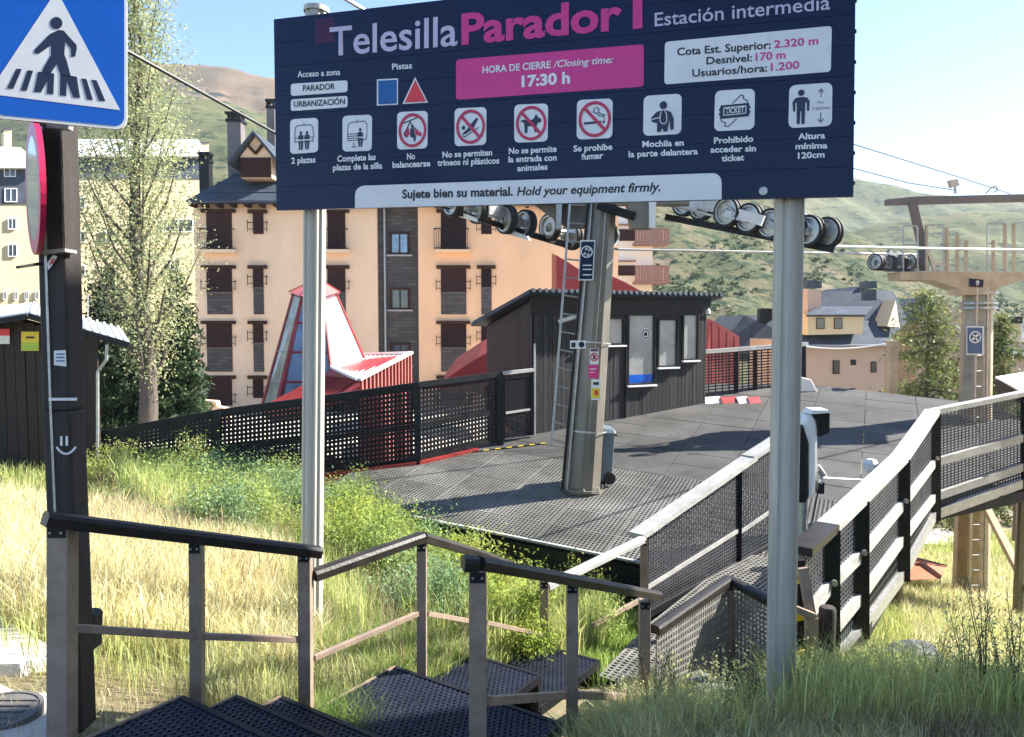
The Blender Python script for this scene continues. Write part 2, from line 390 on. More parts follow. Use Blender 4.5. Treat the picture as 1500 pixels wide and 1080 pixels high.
def hillmat(name, cols, scale, patch, pcol, pth=0.56):
    m = bpy.data.materials.new(name); m.use_nodes = True; n = m.node_tree.nodes; l = m.node_tree.links
    b = n['Principled BSDF']; b.inputs['Roughness'].default_value = 1; b.inputs['Specular IOR Level'].default_value = 0.1
    geo = n.new('ShaderNodeNewGeometry')
    a = n.new('ShaderNodeTexNoise'); a.inputs['Scale'].default_value = scale; a.inputs['Detail'].default_value = 8; a.inputs['Roughness'].default_value = 0.65
    l.new(geo.outputs['Position'], a.inputs['Vector'])
    rp = n.new('ShaderNodeValToRGB'); e = rp.color_ramp.elements
    e[0].position = 0.3; e[1].position = 0.7; e[0].color = (*cols[0], 1); e[1].color = (*cols[-1], 1)
    for k, c in enumerate(cols[1:-1]):
        q = e.new(0.3 + 0.4 * (k + 1) / (len(cols) - 1)); q.color = (*c, 1)
    l.new(a.outputs['Fac'], rp.inputs[0])
    v = n.new('ShaderNodeTexNoise'); v.inputs['Scale'].default_value = patch; v.inputs['Detail'].default_value = 10; v.inputs['Roughness'].default_value = 0.75
    mp = n.new('ShaderNodeMapping'); mp.inputs['Scale'].default_value = (1, 1, 2.5); l.new(geo.outputs['Position'], mp.inputs[0]); l.new(mp.outputs[0], v.inputs['Vector'])
    r2 = n.new('ShaderNodeValToRGB'); r2.color_ramp.elements[0].position = pth; r2.color_ramp.elements[1].position = pth + 0.05
    l.new(v.outputs['Fac'], r2.inputs[0])
    mx = n.new('ShaderNodeMix'); mx.data_type = 'RGBA'; l.new(r2.outputs[0], mx.inputs['Factor']); l.new(rp.outputs[0], mx.inputs['A']); mx.inputs['B'].default_value = (*pcol, 1)
    l.new(mx.outputs['Result'], b.inputs['Base Color'])
    bp = n.new('ShaderNodeBump'); bp.inputs['Strength'].default_value = 0.6; bp.inputs['Distance'].default_value = 1.2
    l.new(v.outputs['Fac'], bp.inputs['Height']); l.new(bp.outputs[0], b.inputs['Normal'])
    return m
mh_far = hillmat('far_hill', [(0.1, 0.085, 0.05), (0.17, 0.12, 0.08), (0.23, 0.16, 0.1)], 0.018, 0.02, (0.03, 0.035, 0.035), 0.52)
mh_mid = hillmat('mid_hill', [(0.065, 0.085, 0.04), (0.12, 0.125, 0.06), (0.18, 0.155, 0.085)], 0.03, 0.14, (0.035, 0.05, 0.03), 0.53)
mh_near = hillmat('near_hill', [(0.05, 0.065, 0.03), (0.1, 0.11, 0.055), (0.17, 0.145, 0.085), (0.22, 0.17, 0.13)], 0.1, 0.4, (0.035, 0.055, 0.03), 0.5)
hill('far_hill', [(-500, 230), (-200, 190), (0, 150), (120, 110), (200, 88), (260, 93), (300, 95), (335, 100), (405, 115), (600, 160), (900, 230)], 280, 500, 15, mh_far, 1, 16)
hill('left_hillside', [(-900, 260), (-400, 190), (-100, 165), (100, 128), (200, 124), (260, 140), (330, 150), (420, 180), (600, 230), (760, 300)], 75, 260, -6, mh_mid, 2, 8)
hill('far_ridge', [(500, 250), (800, 215), (1000, 225), (1150, 240), (1250, 264), (1300, 274), (1345, 283), (1420, 287), (1500, 295), (1700, 330), (2100, 350)], 330, 540, -8, mh_mid, 4, 18)
ns_hill = hill('near_slope', [(600, 200), (850, 215), (1000, 252), (1100, 285), (1190, 318), (1260, 345), (1318, 375), (1400, 410), (1500, 445), (1700, 480)], 62, 150, -7, mh_near, 5, 3.5, nx=320, ny=110)
hill('right_valley_side', [(1150, 360), (1250, 340), (1330, 318), (1420, 308), (1500, 312), (1700, 290), (2300, 260)], 160, 300, -10, mh_mid, 6, 10)
# ------------------------------------------------------------------ yellow apartment block (facade plane Y = 38)
D = 38.0
def FX(x, y=430): return P(x, y, D).x
def FZ(y, x=430): return P(x, y, D).z
apt = thing('apartment_building', (FX(560), D, -5), 'cream and orange apartment block with brown shutters behind the red glass skylight', 'building')
zb, zt = -6.0, FZ(299)
def wallbox(name, x0, x1, y0, y1, z0, z1, mat, parent=apt, par=None):
    mb = MB(); mb.hexa([V((x0, y0, z0)), V((x1, y0, z0)), V((x1, y1, z0)), V((x0, y1, z0)), V((x0, y0, z1)), V((x1, y0, z1)), V((x1, y1, z1)), V((x0, y1, z1))])
    return mb.build(name, mat, parent)
wl1 = wallbox('wall', FX(286), FX(553), D, D + 14, zb, zt, m_cream)
wl2 = wallbox('wall', FX(613), FX(905), D, D + 14, zb, zt + 0.0, m_cream2)
m_clink = bpy.data.materials.new('dark_brick'); m_clink.use_nodes = True
_n2 = m_clink.node_tree.nodes; _l2 = m_clink.node_tree.links
_t = _n2.new('ShaderNodeTexBrick'); _t.inputs['Scale'].default_value = 1; _t.inputs['Brick Width'].default_value = 0.5; _t.inputs['Row Height'].default_value = 0.16; _t.inputs['Mortar Size'].default_value = 0.015
_t.inputs['Color1'].default_value = (0.055, 0.045, 0.042, 1); _t.inputs['Color2'].default_value = (0.1, 0.085, 0.078, 1); _t.inputs['Mortar'].default_value = (0.04, 0.034, 0.032, 1)
_g = _n2.new('ShaderNodeNewGeometry'); _s = _n2.new('ShaderNodeSeparateXYZ'); _c = _n2.new('ShaderNodeCombineXYZ')
_l2.new(_g.outputs['Position'], _s.inputs[0]); _l2.new(_s.outputs['X'], _c.inputs['X']); _l2.new(_s.outputs['Z'], _c.inputs['Y']); _l2.new(_c.outputs[0], _t.inputs['Vector'])
_l2.new(_t.outputs['Color'], _n2['Principled BSDF'].inputs['Base Color']); _n2['Principled BSDF'].inputs['Roughness'].default_value = 0.8
wallbox('brick_stair_tower', FX(553), FX(613), D + 0.25, D + 13, zb, zt, m_clink)
mb = MB(); mb.tube((FX(563.5), D + .12, zb), (FX(563.5), D + .12, zt), .05); mb.build('downpipe', m_galv, apt)
m_shut2 = m_shutter
def opening(x0, x1, y0, y1, lint=True, panel=None, balcony=False, hooks=False, cream=m_cream):
    a, b = FX(x0, (y0 + y1) / 2), FX(x1, (y0 + y1) / 2); z1, z0 = FZ(y0), FZ(y1)
    mb = MB(); t = (b - a)
    mb.box(((a + b) / 2, D - .015, (z0 + z1) / 2), (t, .07, z1 - z0))
    n = max(3, int((z1 - z0) / .17))                                     # slats of the roller shutter
    for k in range(n): mb.box(((a + b) / 2, D - .056, z0 + (k + .5) * (z1 - z0) / n), (t - .08, .016, (z1 - z0) / n * .72))
    w_ = mb.build('shutter', m_shut2, apt)
    if lint:
        mb = MB(); mb.box(((a + b) / 2, D - .1, z1 + .085), (t + .42, .24, .17)); mb.build('lintel', m_lintel, apt)
    if panel:
        zp = FZ(panel); mb = MB(); mb.box(((a + b) / 2, D - .012, (z0 + zp) / 2), (t, .05, z0 - zp - .02)); mb.build('brick_panel', m_clink, apt)
        mb = MB(); mb.box(((a + b) / 2, D - .06, z0), (t + .04, .14, .05)); mb.build('sill', m_greyshade, apt)
    if balcony:
        mb = MB(); zr = z0 + 1.0; yo = D - .42; e = .3
        mb.bar((a - e, yo, zr), (b + .12, yo, zr), .05, .05); mb.bar((a - e, yo, z0 + .05), (b + .12, yo, z0 + .05), .05, .05)
        k = a - e
        while k < b + .12: mb.bar((k, yo, z0 + .05), (k, yo, zr), .02, .02, V((0, 1, 0))); k += .11
        for q in (a - e, b + .12):
            mb.bar((q, D, zr), (q, yo, zr), .04, .04); mb.bar((q, D, z0 + .05), (q, yo, z0 + .05), .04, .04)
        mb.build('balcony_railing', m_black, apt)
        mb = MB(); mb.box(((a + b) / 2, D - .22, z0 - .1), (t + .5, .46, .16)); mb.build('balcony_slab', cream, apt)
    elif hooks:
        mb = MB(); zr = z0 + .55
        mb.bar((a - .22, D - .2, zr), (b + .22, D - .2, zr), .035, .035); mb.bar((a - .22, D - .2, zr - .33), (b + .22, D - .2, zr - .33), .035, .035)
        for q in (a - .22, b + .22): mb.bar((q, D - .2, zr + .1), (q, D - .2, zr - .45), .03, .03, V((0, 1, 0))); mb.bar((q, D, zr), (q, D - .2, zr), .03, .03)
        mb.build('window_bar', m_black, apt)
for (x0, x1) in ((303, 340), (480, 506), (646, 683)):
    cr = m_cream if x0 < 600 else m_cream2
    opening(x0, x1, 312, 366, balcony=True, cream=cr)
    opening(x0, x1, 394, 429, panel=461, hooks=True)
    opening(x0, x1, 475, 510, panel=545, hooks=True)
    opening(x0, x1, 555, 594, hooks=True)
for (x0, x1) in ((371, 386), (705, 720)):
    opening(x0, x1, 313, 343, hooks=True)
    opening(x0, x1, 394, 422, panel=461, hooks=True)
    opening(x0, x1, 475, 503, panel=545, hooks=True)
    opening(x0, x1, 555, 583, hooks=True)
for (y0, y1) in ((341, 371), (423, 452), (504, 534)):
    a, b = FX(572), FX(598); z1, z0 = FZ(y0), FZ(y1); yo = D + .25
    mb = MB()
    for q in (a, b): mb.box((q, yo - .04, (z0 + z1) / 2), (.11, .12, z1 - z0 + .1))
    for q in (z0, z1): mb.box(((a + b) / 2, yo - .042, q), (b - a + .12, .12, .1))
    mb.box(((a + b) / 2, yo - .03, (z0 + z1) / 2), (.06, .09, z1 - z0))
    f = mb.build('window_frame', m_lintel, apt)
    mb = MB(); mb.box(((a + b) / 2, yo - .01, (z0 + z1) / 2), (b - a, .03, z1 - z0)); mb.build('pane', m_glassdark if y0 == 423 else m_glassblue, f)
    mb = MB(); mb.box(((a + b) / 2, yo - .08, z0 - .1), (b - a + .4, .2, .08)); mb.build('sill', m_timber, apt)
for x, y in ((535, 386), (535, 469), (655, 345), (713, 345)):
    q = P(x, y, D)
for px in (287, 304, 325, 345, 366, 387, 408, 430, 450, 470, 490, 510, 530, 640, 662, 684, 706, 728, 750, 772, 794, 816):
    mb = MB(); mb.box((FX(px, 300), D - .3, zt - .1), (.17, .75, .2)); mb.build('rafter_end', m_lintel, apt)
# slate roof (hip at the left), dormer and chimneys
rz = P(400, 190, D + 6).z
e0 = V((FX(281, 298), D - .75, zt + .05)); e1 = V((FX(910), D - .75, zt + .05)); e2 = V((FX(910), D + 15, zt + .05)); e3 = V((FX(281, 298), D + 15, zt + .05))
r0 = V((FX(281, 298) + 4.4, D + 6.5, rz)); r1 = V((FX(910) - 3, D + 6.5, rz))
mb = MB(); mb.face([e0, e1, r1, r0]); mb.face([e1, e2, r1]); mb.face([e2, e3, r0, r1]); mb.face([e3, e0, r0]); mb.face([e3, e2, e1, e0])
dn = V((0, 0, -.12)); mb.prism([e0, e1, e1 + dn, e0 + dn], V((0, .08, 0)))
roof = mb.build('roof', m_slate, apt)
for k in range(1, 9):                                               # slate courses, proud strips
    t = k / 9; a = lerp(e0, r0, t); b = lerp(e1, r1, t); mb = MB(); nn = (e1 - e0).cross(r0 - e0).normalized()
    mb.bar(a + nn * .02, b + nn * .02, .25, .05, nn); mb.build('slate_course', m_slate, roof)
dz0, dz1 = P(370, 262, D).z, P(373, 197, D).z
dxc = FX(377, 230); hw = (FX(405, 235) - FX(345, 235)) / 2
mb = MB(); yy = D - .2
mb.prism([V((dxc - hw + .25, yy, dz0)), V((dxc + hw - .25, yy, dz0)), V((dxc + hw - .25, yy, dz0 + 1.05)), V((dxc, yy, dz1 - .15)), V((dxc - hw + .25, yy, dz0 + 1.05))], V((0, 5, 0)))
dm = mb.build('dormer', m_cream, apt)
mb = MB()
for sx in (-1, 1):
    a = V((dxc + sx * (hw + .25), yy - .4, dz0 + .72)); b = V((dxc, yy - .4, dz1 + .05))
    mb.prism([a, b, b + V((0, 0, -.16)), a + V((0, 0, -.16))], V((0, 5.6, 0)))
mb.build('dormer_roof', m_slate, dm)
mb = MB(); mb.box((dxc, yy - .03, dz0 + .5), (hw * 1.45, .1, .95)); mb.build('dormer_window', m_shutter, dm)
mb = MB(); mb.bar((dxc - .4, yy - .06, dz1 - .55), (dxc, yy - .06, dz1 - 1.0), .12, .12); mb.bar((dxc + .4, yy - .06, dz1 - .5), (dxc, yy - .06, dz1 - 1.0), .12, .12)
mb.build('truss', m_lintel, dm)
for (x0, x1, y0, y1, dd, dark) in ((336, 357, 176, 240, 42, 0), (392, 405, 156, 235, 43, 0), (294, 309, 234, 262, 40, 1)):
    a, b = P(x0, y0, dd), P(x1, y1, dd); cx = (a.x + b.x) / 2; wd = b.x - a.x; mb = MB()
    mb.box((cx, dd, (a.z + b.z) / 2 - .5), (wd, wd, a.z - b.z + 1)); ch = mb.build('chimney', m_greyshade if not dark else m_black, apt)
    mb = MB(); mb.box((cx, dd, a.z - .1), (wd * 1.2, wd * 1.2, .14)); mb.box((cx, dd, a.z + .28), (wd * 1.25, wd * 1.25, .12))
    for sx in (-.4, .4):
        for sy in (-.4, .4): mb.box((cx + sx * wd, dd + sy * wd, a.z + .1), (.12, .12, .3))
    mb.build('chimney_cap', m_black, ch)

# white block with brown balconies at the right end
blk = thing('apartment_building', P(920, 420, 58), 'white block with pinkish brown wooden balconies seen right of the lift tower', 'building')
a, b = P(870, 440, 58), P(957, 290, 58)
mb = MB(); mb.box(((a.x + b.x) / 2, 62, (a.z + b.z) / 2 + 1), (b.x - a.x, 8, b.z - a.z + 2)); mb.build('wall', m_offwhite, blk)
m_balc = M('pinkish_balcony_wood', (0.3, 0.17, 0.13), 0.7, var=0.2, scale=2, stretch=(6, 6, 1))
for (y0, y1) in ((335, 355), (390, 412)):
    p0, p1 = P(930, y0, 57), P(980, y1, 57); mb = MB()
    nb = 12
    for k in range(nb): mb.box((p0.x + (k + .5) * (p1.x - p0.x) / nb, 57, (p0.z + p1.z) / 2), ((p1.x - p0.x) / nb * .86, .06, p0.z - p1.z))
    mb.bar((p0.x, 57, p0.z), (p1.x, 57, p0.z), .14, .1); mb.box(((p0.x + p1.x) / 2, 58, p1.z - .1), (p1.x - p0.x, 2.2, .2))
    for k in range(6): mb.box((p1.x - .05, 57.2 + k * .3, (p0.z + p1.z) / 2), (.06, .25, p0.z - p1.z))
    mb.build('balcony', m_balc, blk)
for (x0, x1, y0, y1) in ((900, 930, 336, 353), (898, 930, 389, 404)):
    p0, p1 = P(x0, y0, 58), P(x1, y1, 58); mb = MB(); mb.box(((p0.x + p1.x) / 2, 57.98, (p0.z + p1.z) / 2), (p1.x - p0.x, .1, p0.z - p1.z)); wf = mb.build('shutter', m_shutter, blk)
    mb = MB(); mb.bar((p0.x, 57.7, p0.z + .3), (p1.x, 57.7, p0.z + .3), .3, .12); mb.build('awning_rail', m_balc, blk)

# ------------------------------------------------------------------ pale buildings on the left
def pale_block(label, dd, x0, x1, ytop, ybase, yslate, roof_pts, wins, chimneys=(), slate_w=()):
    p0_ = P((x0 + x1) / 2, 400, dd); nv_ = V((.66, -.75, 0)).normalized(); al = V((.75, .66, 0)).normalized()
    t = thing('apartment_building', P((x0 + x1) / 2, ybase, dd), label, 'building')
    def Q(x, y, o=0.0): return on_plane(x, y, p0_ + nv_ * o, nv_)
    def pr(name, pts, o, depth, mat, par): mb = MB(); mb.prism([Q(x, y, o) for x, y in pts], -nv_ * depth); return mb.build(name, mat, par)
    pr('wall', [(x0, ybase), (x1, ybase), (x1, yslate), (x0, yslate)], 0, 9, m_pale, t)
    pr('slate_storey', [(x0, yslate), (x1, yslate), (x1, ytop), (x0, ytop)], .08, 9.1, m_slate, t)
    pr('roof', roof_pts, .8, 10.5, m_white, t)
    for (u0, u1, v0, v1) in wins:
        um, vm = (u0 + u1) / 2, (v0 + v1) / 2; fw = min(1.3, (u1 - u0) * .14)
        mb = MB()
        for q in ([(u0 - fw, v1), (u0, v1), (u0, v0), (u0 - fw, v0)], [(u1, v1), (u1 + fw, v1), (u1 + fw, v0), (u1, v0)], [(u0 - fw, v0), (u1 + fw, v0), (u1 + fw, v0 - 1.2), (u0 - fw, v0 - 1.2)],
                  [(u0 - fw, v1 + 1.2), (u1 + fw, v1 + 1.2), (u1 + fw, v1), (u0 - fw, v1)], [(um - fw * .4, v1), (um + fw * .4, v1), (um + fw * .4, v0), (um - fw * .4, v0)]):
            mb.prism([Q(x, y, .16) for x, y in q], -nv_ * .12)
        f = mb.build('window', m_white, t); pr('pane', [(u0, v1), (u1, v1), (u1, v0), (u0, v0)], .1, .04, m_glassdark, f)
    for (u0, u1, v0, v1) in chimneys:
        c = pr('chimney', [(u0, v1), (u1, v1), (u1, v0), (u0, v0)], -2, 1, m_pale, t); pr('chimney_cap', [(u0 - 1, v0), (u1 + 1, v0), (u1 + 1, v0 - 2), (u0 - 1, v0 - 2)], -1.9, 1.2, m_slate, c)
    return t
pale_block('tall pale yellow block with slate top storey at the left edge of the photo', 50, -60, 63, 243, 640, 299, [(-70, 246), (66, 246), (30, 216), (-40, 214)],
           [(8, 24, 277, 295), (13, 23, 321, 335), (13, 24, 359, 375), (7, 22, 246, 258)] + [(u, u + 4, 428, 438) for u in (5, 21, 37, 52)] + [(-30, -18, 321, 335), (-30, -18, 359, 375)], [(6, 17, 190, 218)])
pale_block('pale block with grey upper storey half hidden behind the tall poplar', 56, 96, 300, 228, 640, 262, [(92, 229), (304, 229), (290, 204), (100, 204)],
           [(112, 124, 290, 304), (240, 282, 322, 339), (112, 124, 340, 354), (150, 162, 340, 354), (250, 262, 380, 394), (112, 124, 390, 404)], [(294, 306, 210, 230)])
# ------------------------------------------------------------------ houses on the right
def ext(name, pts, off, mat, parent):
    mb = MB(); mb.prism([P(*p) for p in pts], off); return mb.build(name, mat, parent)
m_pinkwall = M('pinkish_render', (0.5, 0.36, 0.27), 0.85, var=0.06, scale=0.5, bump=0.1)
h1 = thing('house', P(1240, 577, 45), 'pinkish house with dark slate roof and big chimney behind the far end of the deck', 'house')
ext('wall', [(1168, 590, 45), (1296, 590, 45), (1296, 500, 45), (1168, 500, 45)], V((0, 9, 0)), m_pinkwall, h1)
ext('roof', [(1160, 505, 44.4), (1312, 505, 44.4), (1300, 470, 47.5), (1168, 470, 47.5)], V((0, .1, -.15)), m_slate, h1)
ext('upper_roof', [(1178, 478, 48), (1312, 492, 46), (1330, 470, 47.5), (1308, 426, 50), (1272, 426, 50), (1262, 419, 50), (1250, 426, 50), (1200, 428, 50)], V((0, 6, 0)), m_slate, h1)
ext('dormer_wall', [(1184, 491, 44.6), (1264, 489, 44.6), (1265, 461, 44.6), (1183, 460, 44.6)], V((0, 3, 0)), m_pale, h1)
ext('dormer_roof', [(1181, 461, 44.3), (1268, 461, 44.3), (1280, 449, 46.5), (1196, 449, 46.5)], V((0, .1, -.12)), m_slate, h1)
ext('gable_wall', [(1300, 478, 45.5), (1318, 480, 45.5), (1312, 440, 47.5)], V((0, 4, 0)), m_pale, h1)
for (x0, x1, y0, y1, dd, mt) in ((1183, 1203, 424, 480, 46, m_pinkwall), (1270, 1284, 424, 440, 48, m_slate)):
    c = ext('chimney', [(x0, y1, dd), (x1, y1, dd), (x1, y0, dd), (x0, y0, dd)], V((0, .8, 0)), mt, h1)
    ext('chimney_cap', [(x0 - 1, y0 - 2, dd - .1), (x1 + 1, y0 - 2, dd - .1), (x1, y0 - 12, dd - .1), (x0, y0 - 12, dd - .1)], V((0, 1, 0)), m_slate, c)
for (x, y) in ((1250, 531), (1249, 573)):
    ext('vent', [(x - 4, y + 4, 44.97), (x + 4, y + 4, 44.97), (x + 4, y - 4, 44.97), (x - 4, y - 4, 44.97)], V((0, .1, 0)), m_black, h1)
for (x0, x1, y0, y1, dd) in ((1196, 1208, 466, 482, 44.55), (1222, 1234, 466, 482, 44.55), (1220, 1230, 528, 548, 44.95), (1276, 1284, 530, 546, 44.95)):
    f = ext('window', [(x0, y1, dd), (x1, y1, dd), (x1, y0, dd), (x0, y0, dd)], V((0, .1, 0)), m_lintel, h1); ext('pane', [(x0 + 1, y1 - 1, dd - .03), (x1 - 1, y1 - 1, dd - .03), (x1 - 1, y0 + 1, dd - .03), (x0 + 1, y0 + 1, dd - .03)], V((0, .05, 0)), m_glassdark, f)
mb = MB(); mb.tube(P(1160, 506.5, 44.3), P(1312, 506.5, 44.3), .07, .07, 8); mb.build('gutter', m_galv, h1)
h2 = thing('house', P(1105, 540, 56), 'low dark slate roof with paired chimneys left of the silver sign post', 'house')
ext('roof', [(1040, 530, 56), (1180, 530, 56), (1178, 500, 56), (1150, 462, 58), (1090, 462, 58), (1070, 482, 56)], V((0, 7, 0)), m_slate, h2)
for x in (1113, 1124): ext('chimney', [(x, 470, 57), (x + 8, 470, 57), (x + 8, 452, 57), (x, 452, 57)], V((0, .6, 0)), m_black, h2)
h3 = thing('house', P(1490, 545, 50), 'pinkish house with grey roof and dark chimney at the right edge', 'house')
ext('wall', [(1444, 560, 50), (1560, 560, 50), (1560, 500, 50), (1460, 500, 50)], V((0, 8, 0)), m_pinkwall, h3)
ext('roof', [(1440, 515, 49.4), (1580, 530, 49.4), (1580, 468, 53), (1468, 470, 53)], V((0, .2, -.15)), m_slate, h3)
c = ext('chimney', [(1484, 500, 50), (1496, 500, 50), (1496, 472, 50), (1484, 472, 50)], V((0, .7, 0)), m_pale, h3)
ext('chimney_cap', [(1482, 474, 49.9), (1498, 474, 49.9), (1498, 464, 49.9), (1482, 464, 49.9)], V((0, .9, 0)), m_black, c)
h4 = thing('house', P(1375, 540, 52), 'pinkish gabled house half hidden behind the conifer', 'house')
ext('wall', [(1340, 590, 52), (1412, 590, 52), (1412, 462, 52), (1385, 440, 52), (1345, 462, 52)], V((0, 7, 0)), m_pinkwall, h4)
ext('roof', [(1318, 470, 51.5), (1378, 434, 51.5), (1385, 434, 51.5), (1345, 472, 51.5)], V((0, 8, 0)), m_slate, h4)

# unseen house-shaped block added on the right to shade the stairs
sh = thing('shade_caster', (13, -3, -2), 'unseen house shaped block added on the right to cast shade over the stairs', 'house')
SHX0, SHY0, SHH = 9.5, 7.4, 9.0
mb = MB(); mb.hexa([V(p) for p in ((SHX0, -14, -3.5), (SHX0 + 9, -14, -3.5), (SHX0 + 9, SHY0, -5), (SHX0, SHY0, -5), (SHX0, -14, SHH), (SHX0 + 9, -14, SHH), (SHX0 + 9, SHY0, SHH), (SHX0, SHY0, SHH))])
mb.build('wall', m_cream, sh)
mb = MB(); mb.prism([(SHX0 - .5, SHY0 + .4, SHH), (SHX0 + 9.5, SHY0 + .4, SHH), (SHX0 + 4.5, SHY0 + .4, SHH + 2.4)], V((0, -24.5, 0))); mb.build('roof', m_slate, sh)
for k in range(4):
    mb = MB(); mb.box((SHX0 - .02, 7 - k * 4, 0), (.08, 1.1, 1.4)); f = mb.build('window', m_white, sh)
    mb = MB(); mb.box((SHX0 - .05, 7 - k * 4, 0), (.08, .9, 1.2)); mb.build('pane', m_glassdark, f)

# ------------------------------------------------------------------ red glass skylight
sk = thing('skylight', P(470, 600, 20.5), 'red framed glass skylight pyramid with pointed red cap in front of the apartment block', 'skylight')
top = dict(a=P(430, 429, 20.6), b=P(443, 431, 20.2), c=P(472, 431, 20.2), d=P(491, 428, 20.8))
bot = dict(a=P(383, 600, 20.6), b=P(405, 604, 19.4), c=P(492, 604, 19.4), d=P(566, 600, 21.4))
def fq(k0, k1, name, mat, off=0.0):
    mb = MB(); mb.face([bot[k0], bot[k1], top[k1], top[k0]]); o = mb.build(name, mat, sk); return o
m_whitepanel = M('white_panel', (0.8, 0.76, 0.74), 0.3, var=0.03, bump=0.02)
m_glasslight = M('painted_reflection_glass', (0.5, 0.52, 0.5), 0.15, metal=0.3, var=0.5, scale=1.6, bump=0, col2=(0.2, 0.22, 0.2))  # pale mottling paints the white reflection on the side face
fq('a', 'b', 'glass_side', m_glasslight); g1 = fq('b', 'c', 'glass_front', m_glassblue); fq('c', 'd', 'white_side', m_whitepanel)
mb = MB(); e = P(400, 600, 23.5); et = P(440, 428, 21.5); e2_ = P(560, 600, 24); et2 = P(486, 428, 21.6)
mb.face([bot['d'], e2_, et2, top['d']]); mb.face([e2_, e, et, et2]); mb.face([e, bot['a'], top['a'], et]); mb.build('rear_side', m_red, sk)
for k in 'abcd':
    mb = MB(); mb.tube(bot[k], top[k], .06 if k != 'b' else .09, .045, 6); mb.build('mullion', m_red, sk)
for t in (.25, .5, .75):
    mb = MB(); mb.tube(lerp(bot['b'], top['b'], t), lerp(bot['c'], top['c'], t), .035, .035, 5); mb.build('transom', m_red, sk)
    mb = MB(); mb.tube(lerp(bot['a'], top['a'], t), lerp(bot['b'], top['b'], t), .02, .02, 5); mb.build('transom', m_galv, sk)
ap = P(466, 408, 20.9)
cp = [P(423, 428, 20.7), P(441, 434, 20.0), P(476, 434, 20.0), P(498, 428, 20.8), P(486, 425, 22), P(440, 425, 22)]
mb = MB()
for i in range(6): mb.face([cp[i], cp[(i + 1) % 6], ap])
mb.face([p + V((0, 0, -.05)) for p in reversed(cp)])
mb.build('cap', m_redlight, sk)
for i in range(4): mb = MB(); mb.tube(cp[i], ap, .025, .02, 5); mb.build('cap_rib', m_red, sk)
# lean-to annex with ribbed sheet
m_pinkred = M('sunlit_pinkish_red', (0.33, 0.1, 0.085), 0.6, var=.15, scale=2, bump=.05, dirt=.3, dirtcol=(0.3, 0.1, 0.09))  # pinkish tone paints the sun falling on the annex wall
an = thing('red_annex', P(560, 600, 19), 'low red annex with ribbed metal roof right of the skylight pyramid', 'building')
q = [P(487, 541, 19), P(533, 521, 22), P(602, 519, 21), P(525, 559, 17.5)]
mb = MB(); mb.face([q[0], q[3], q[2], q[1]]); mb.face([p + V((0, 0, -.06)) for p in q]); mb.build('roof_sheet', m_red, an)
nn = (q[1] - q[0]).cross(q[3] - q[0]).normalized(); nn = nn if nn.z > 0 else -nn
mb = MB()
for k in range(1, 10):
    t = k / 10; mb.bar(lerp(q[0], q[3], t) + nn * .01, lerp(q[1], q[2], t) + nn * .01, .06, .012, nn)
tag(mb.build('roof_rib', m_whitepanel, an), kind='stuff')
for i in range(4):
    mb = MB(); mb.bar(q[i] + nn * .05, q[(i + 1) % 4] + nn * .05, .13, .06, nn); mb.build('flashing', m_whitepanel, an)
zz = -4.6
def drop(p): return V((p.x, p.y, zz))
mb = MB(); mb.face([q[3], drop(q[3]), drop(q[2]), q[2]]); mb.face([q[2], drop(q[2]), drop(q[1]), q[1]]); mb.build('wall', m_pinkred, an)
mb = MB(); wn_ = (drop(q[3]) - q[3]).cross(q[2] - q[3]).normalized()
wn_ = wn_ if wn_.y < 0 else -wn_
for k in range(15):
    p = lerp(q[3], q[2], (k + .5) / 15); mb.bar(p + wn_ * .03, drop(p) + wn_ * .03, .07, .05, wn_)
tag(mb.build('wall_rib', m_pinkred, an), kind='stuff')
l = [P(383, 597, 18.5), P(470, 552, 19.4), P(487, 541, 19), P(525, 559, 17.5), P(528, 565, 17.3), P(470, 598, 17.0), P(400, 612, 17.6)]
mb = MB(); mb.prism(l, V((0, 0, -.15))); lr = mb.build('lower_roof', m_red, an)
mb = MB()
for k in range(1, 16):
    t = k / 16; mb.bar(lerp(l[1], l[3], t) + V((0, 0, .03)), lerp(l[0], l[5], t) + V((0, 0, .03)), .04, .05)
tag(mb.build('lower_roof_rib', m_red, an), kind='stuff')
mb = MB(); mb.prism([drop(p) for p in l], V((0, 0, 1.2))); mb.build('lower_wall', m_red, an)
# small red roofs near the hut
def redroof(label, pts, wall_z=-4.5):
    t = thing('red_roof', P(*pts[0]), label, 'roof'); pp = [P(*p) for p in pts]
    mb = MB(); mb.prism(pp, V((0, 3.5, .4))); mb.build('roof_sheet', m_red, t)
    mb = MB(); n_ = 9
    lo, hi = pp[0], pp[-1]
    for k in range(n_):
        s_ = (k + .5) / n_; a_ = lerp(pp[0], pp[-1], s_); b_ = lerp(pp[1], pp[-2], s_) if len(pp) > 3 else lerp(pp[0], pp[1], s_)
        mb.bar(a_ + V((0, -.02, 0)), b_ + V((0, -.02, 0)), .03, .04, V((0, 1, 0)))
    tag(mb.build('rib', m_red, t), kind='stuff')
redroof('small ribbed red roof peeping over the mesh fence left of the dark hut', [(640, 575, 22), (657, 552, 22), (700, 524, 22), (716, 516, 22), (716, 575, 22)])
redroof('dark red wall between the apartment block and the ladder of the lift tower', [(815, 450, 30), (815, 374, 30), (832, 384, 30), (862, 404, 30), (862, 450, 30)])
redroof('red triangular roof behind the lift tower above the hut roof', [(885, 440, 30), (885, 400, 30), (915, 413, 30), (945, 430, 30), (945, 440, 30)])
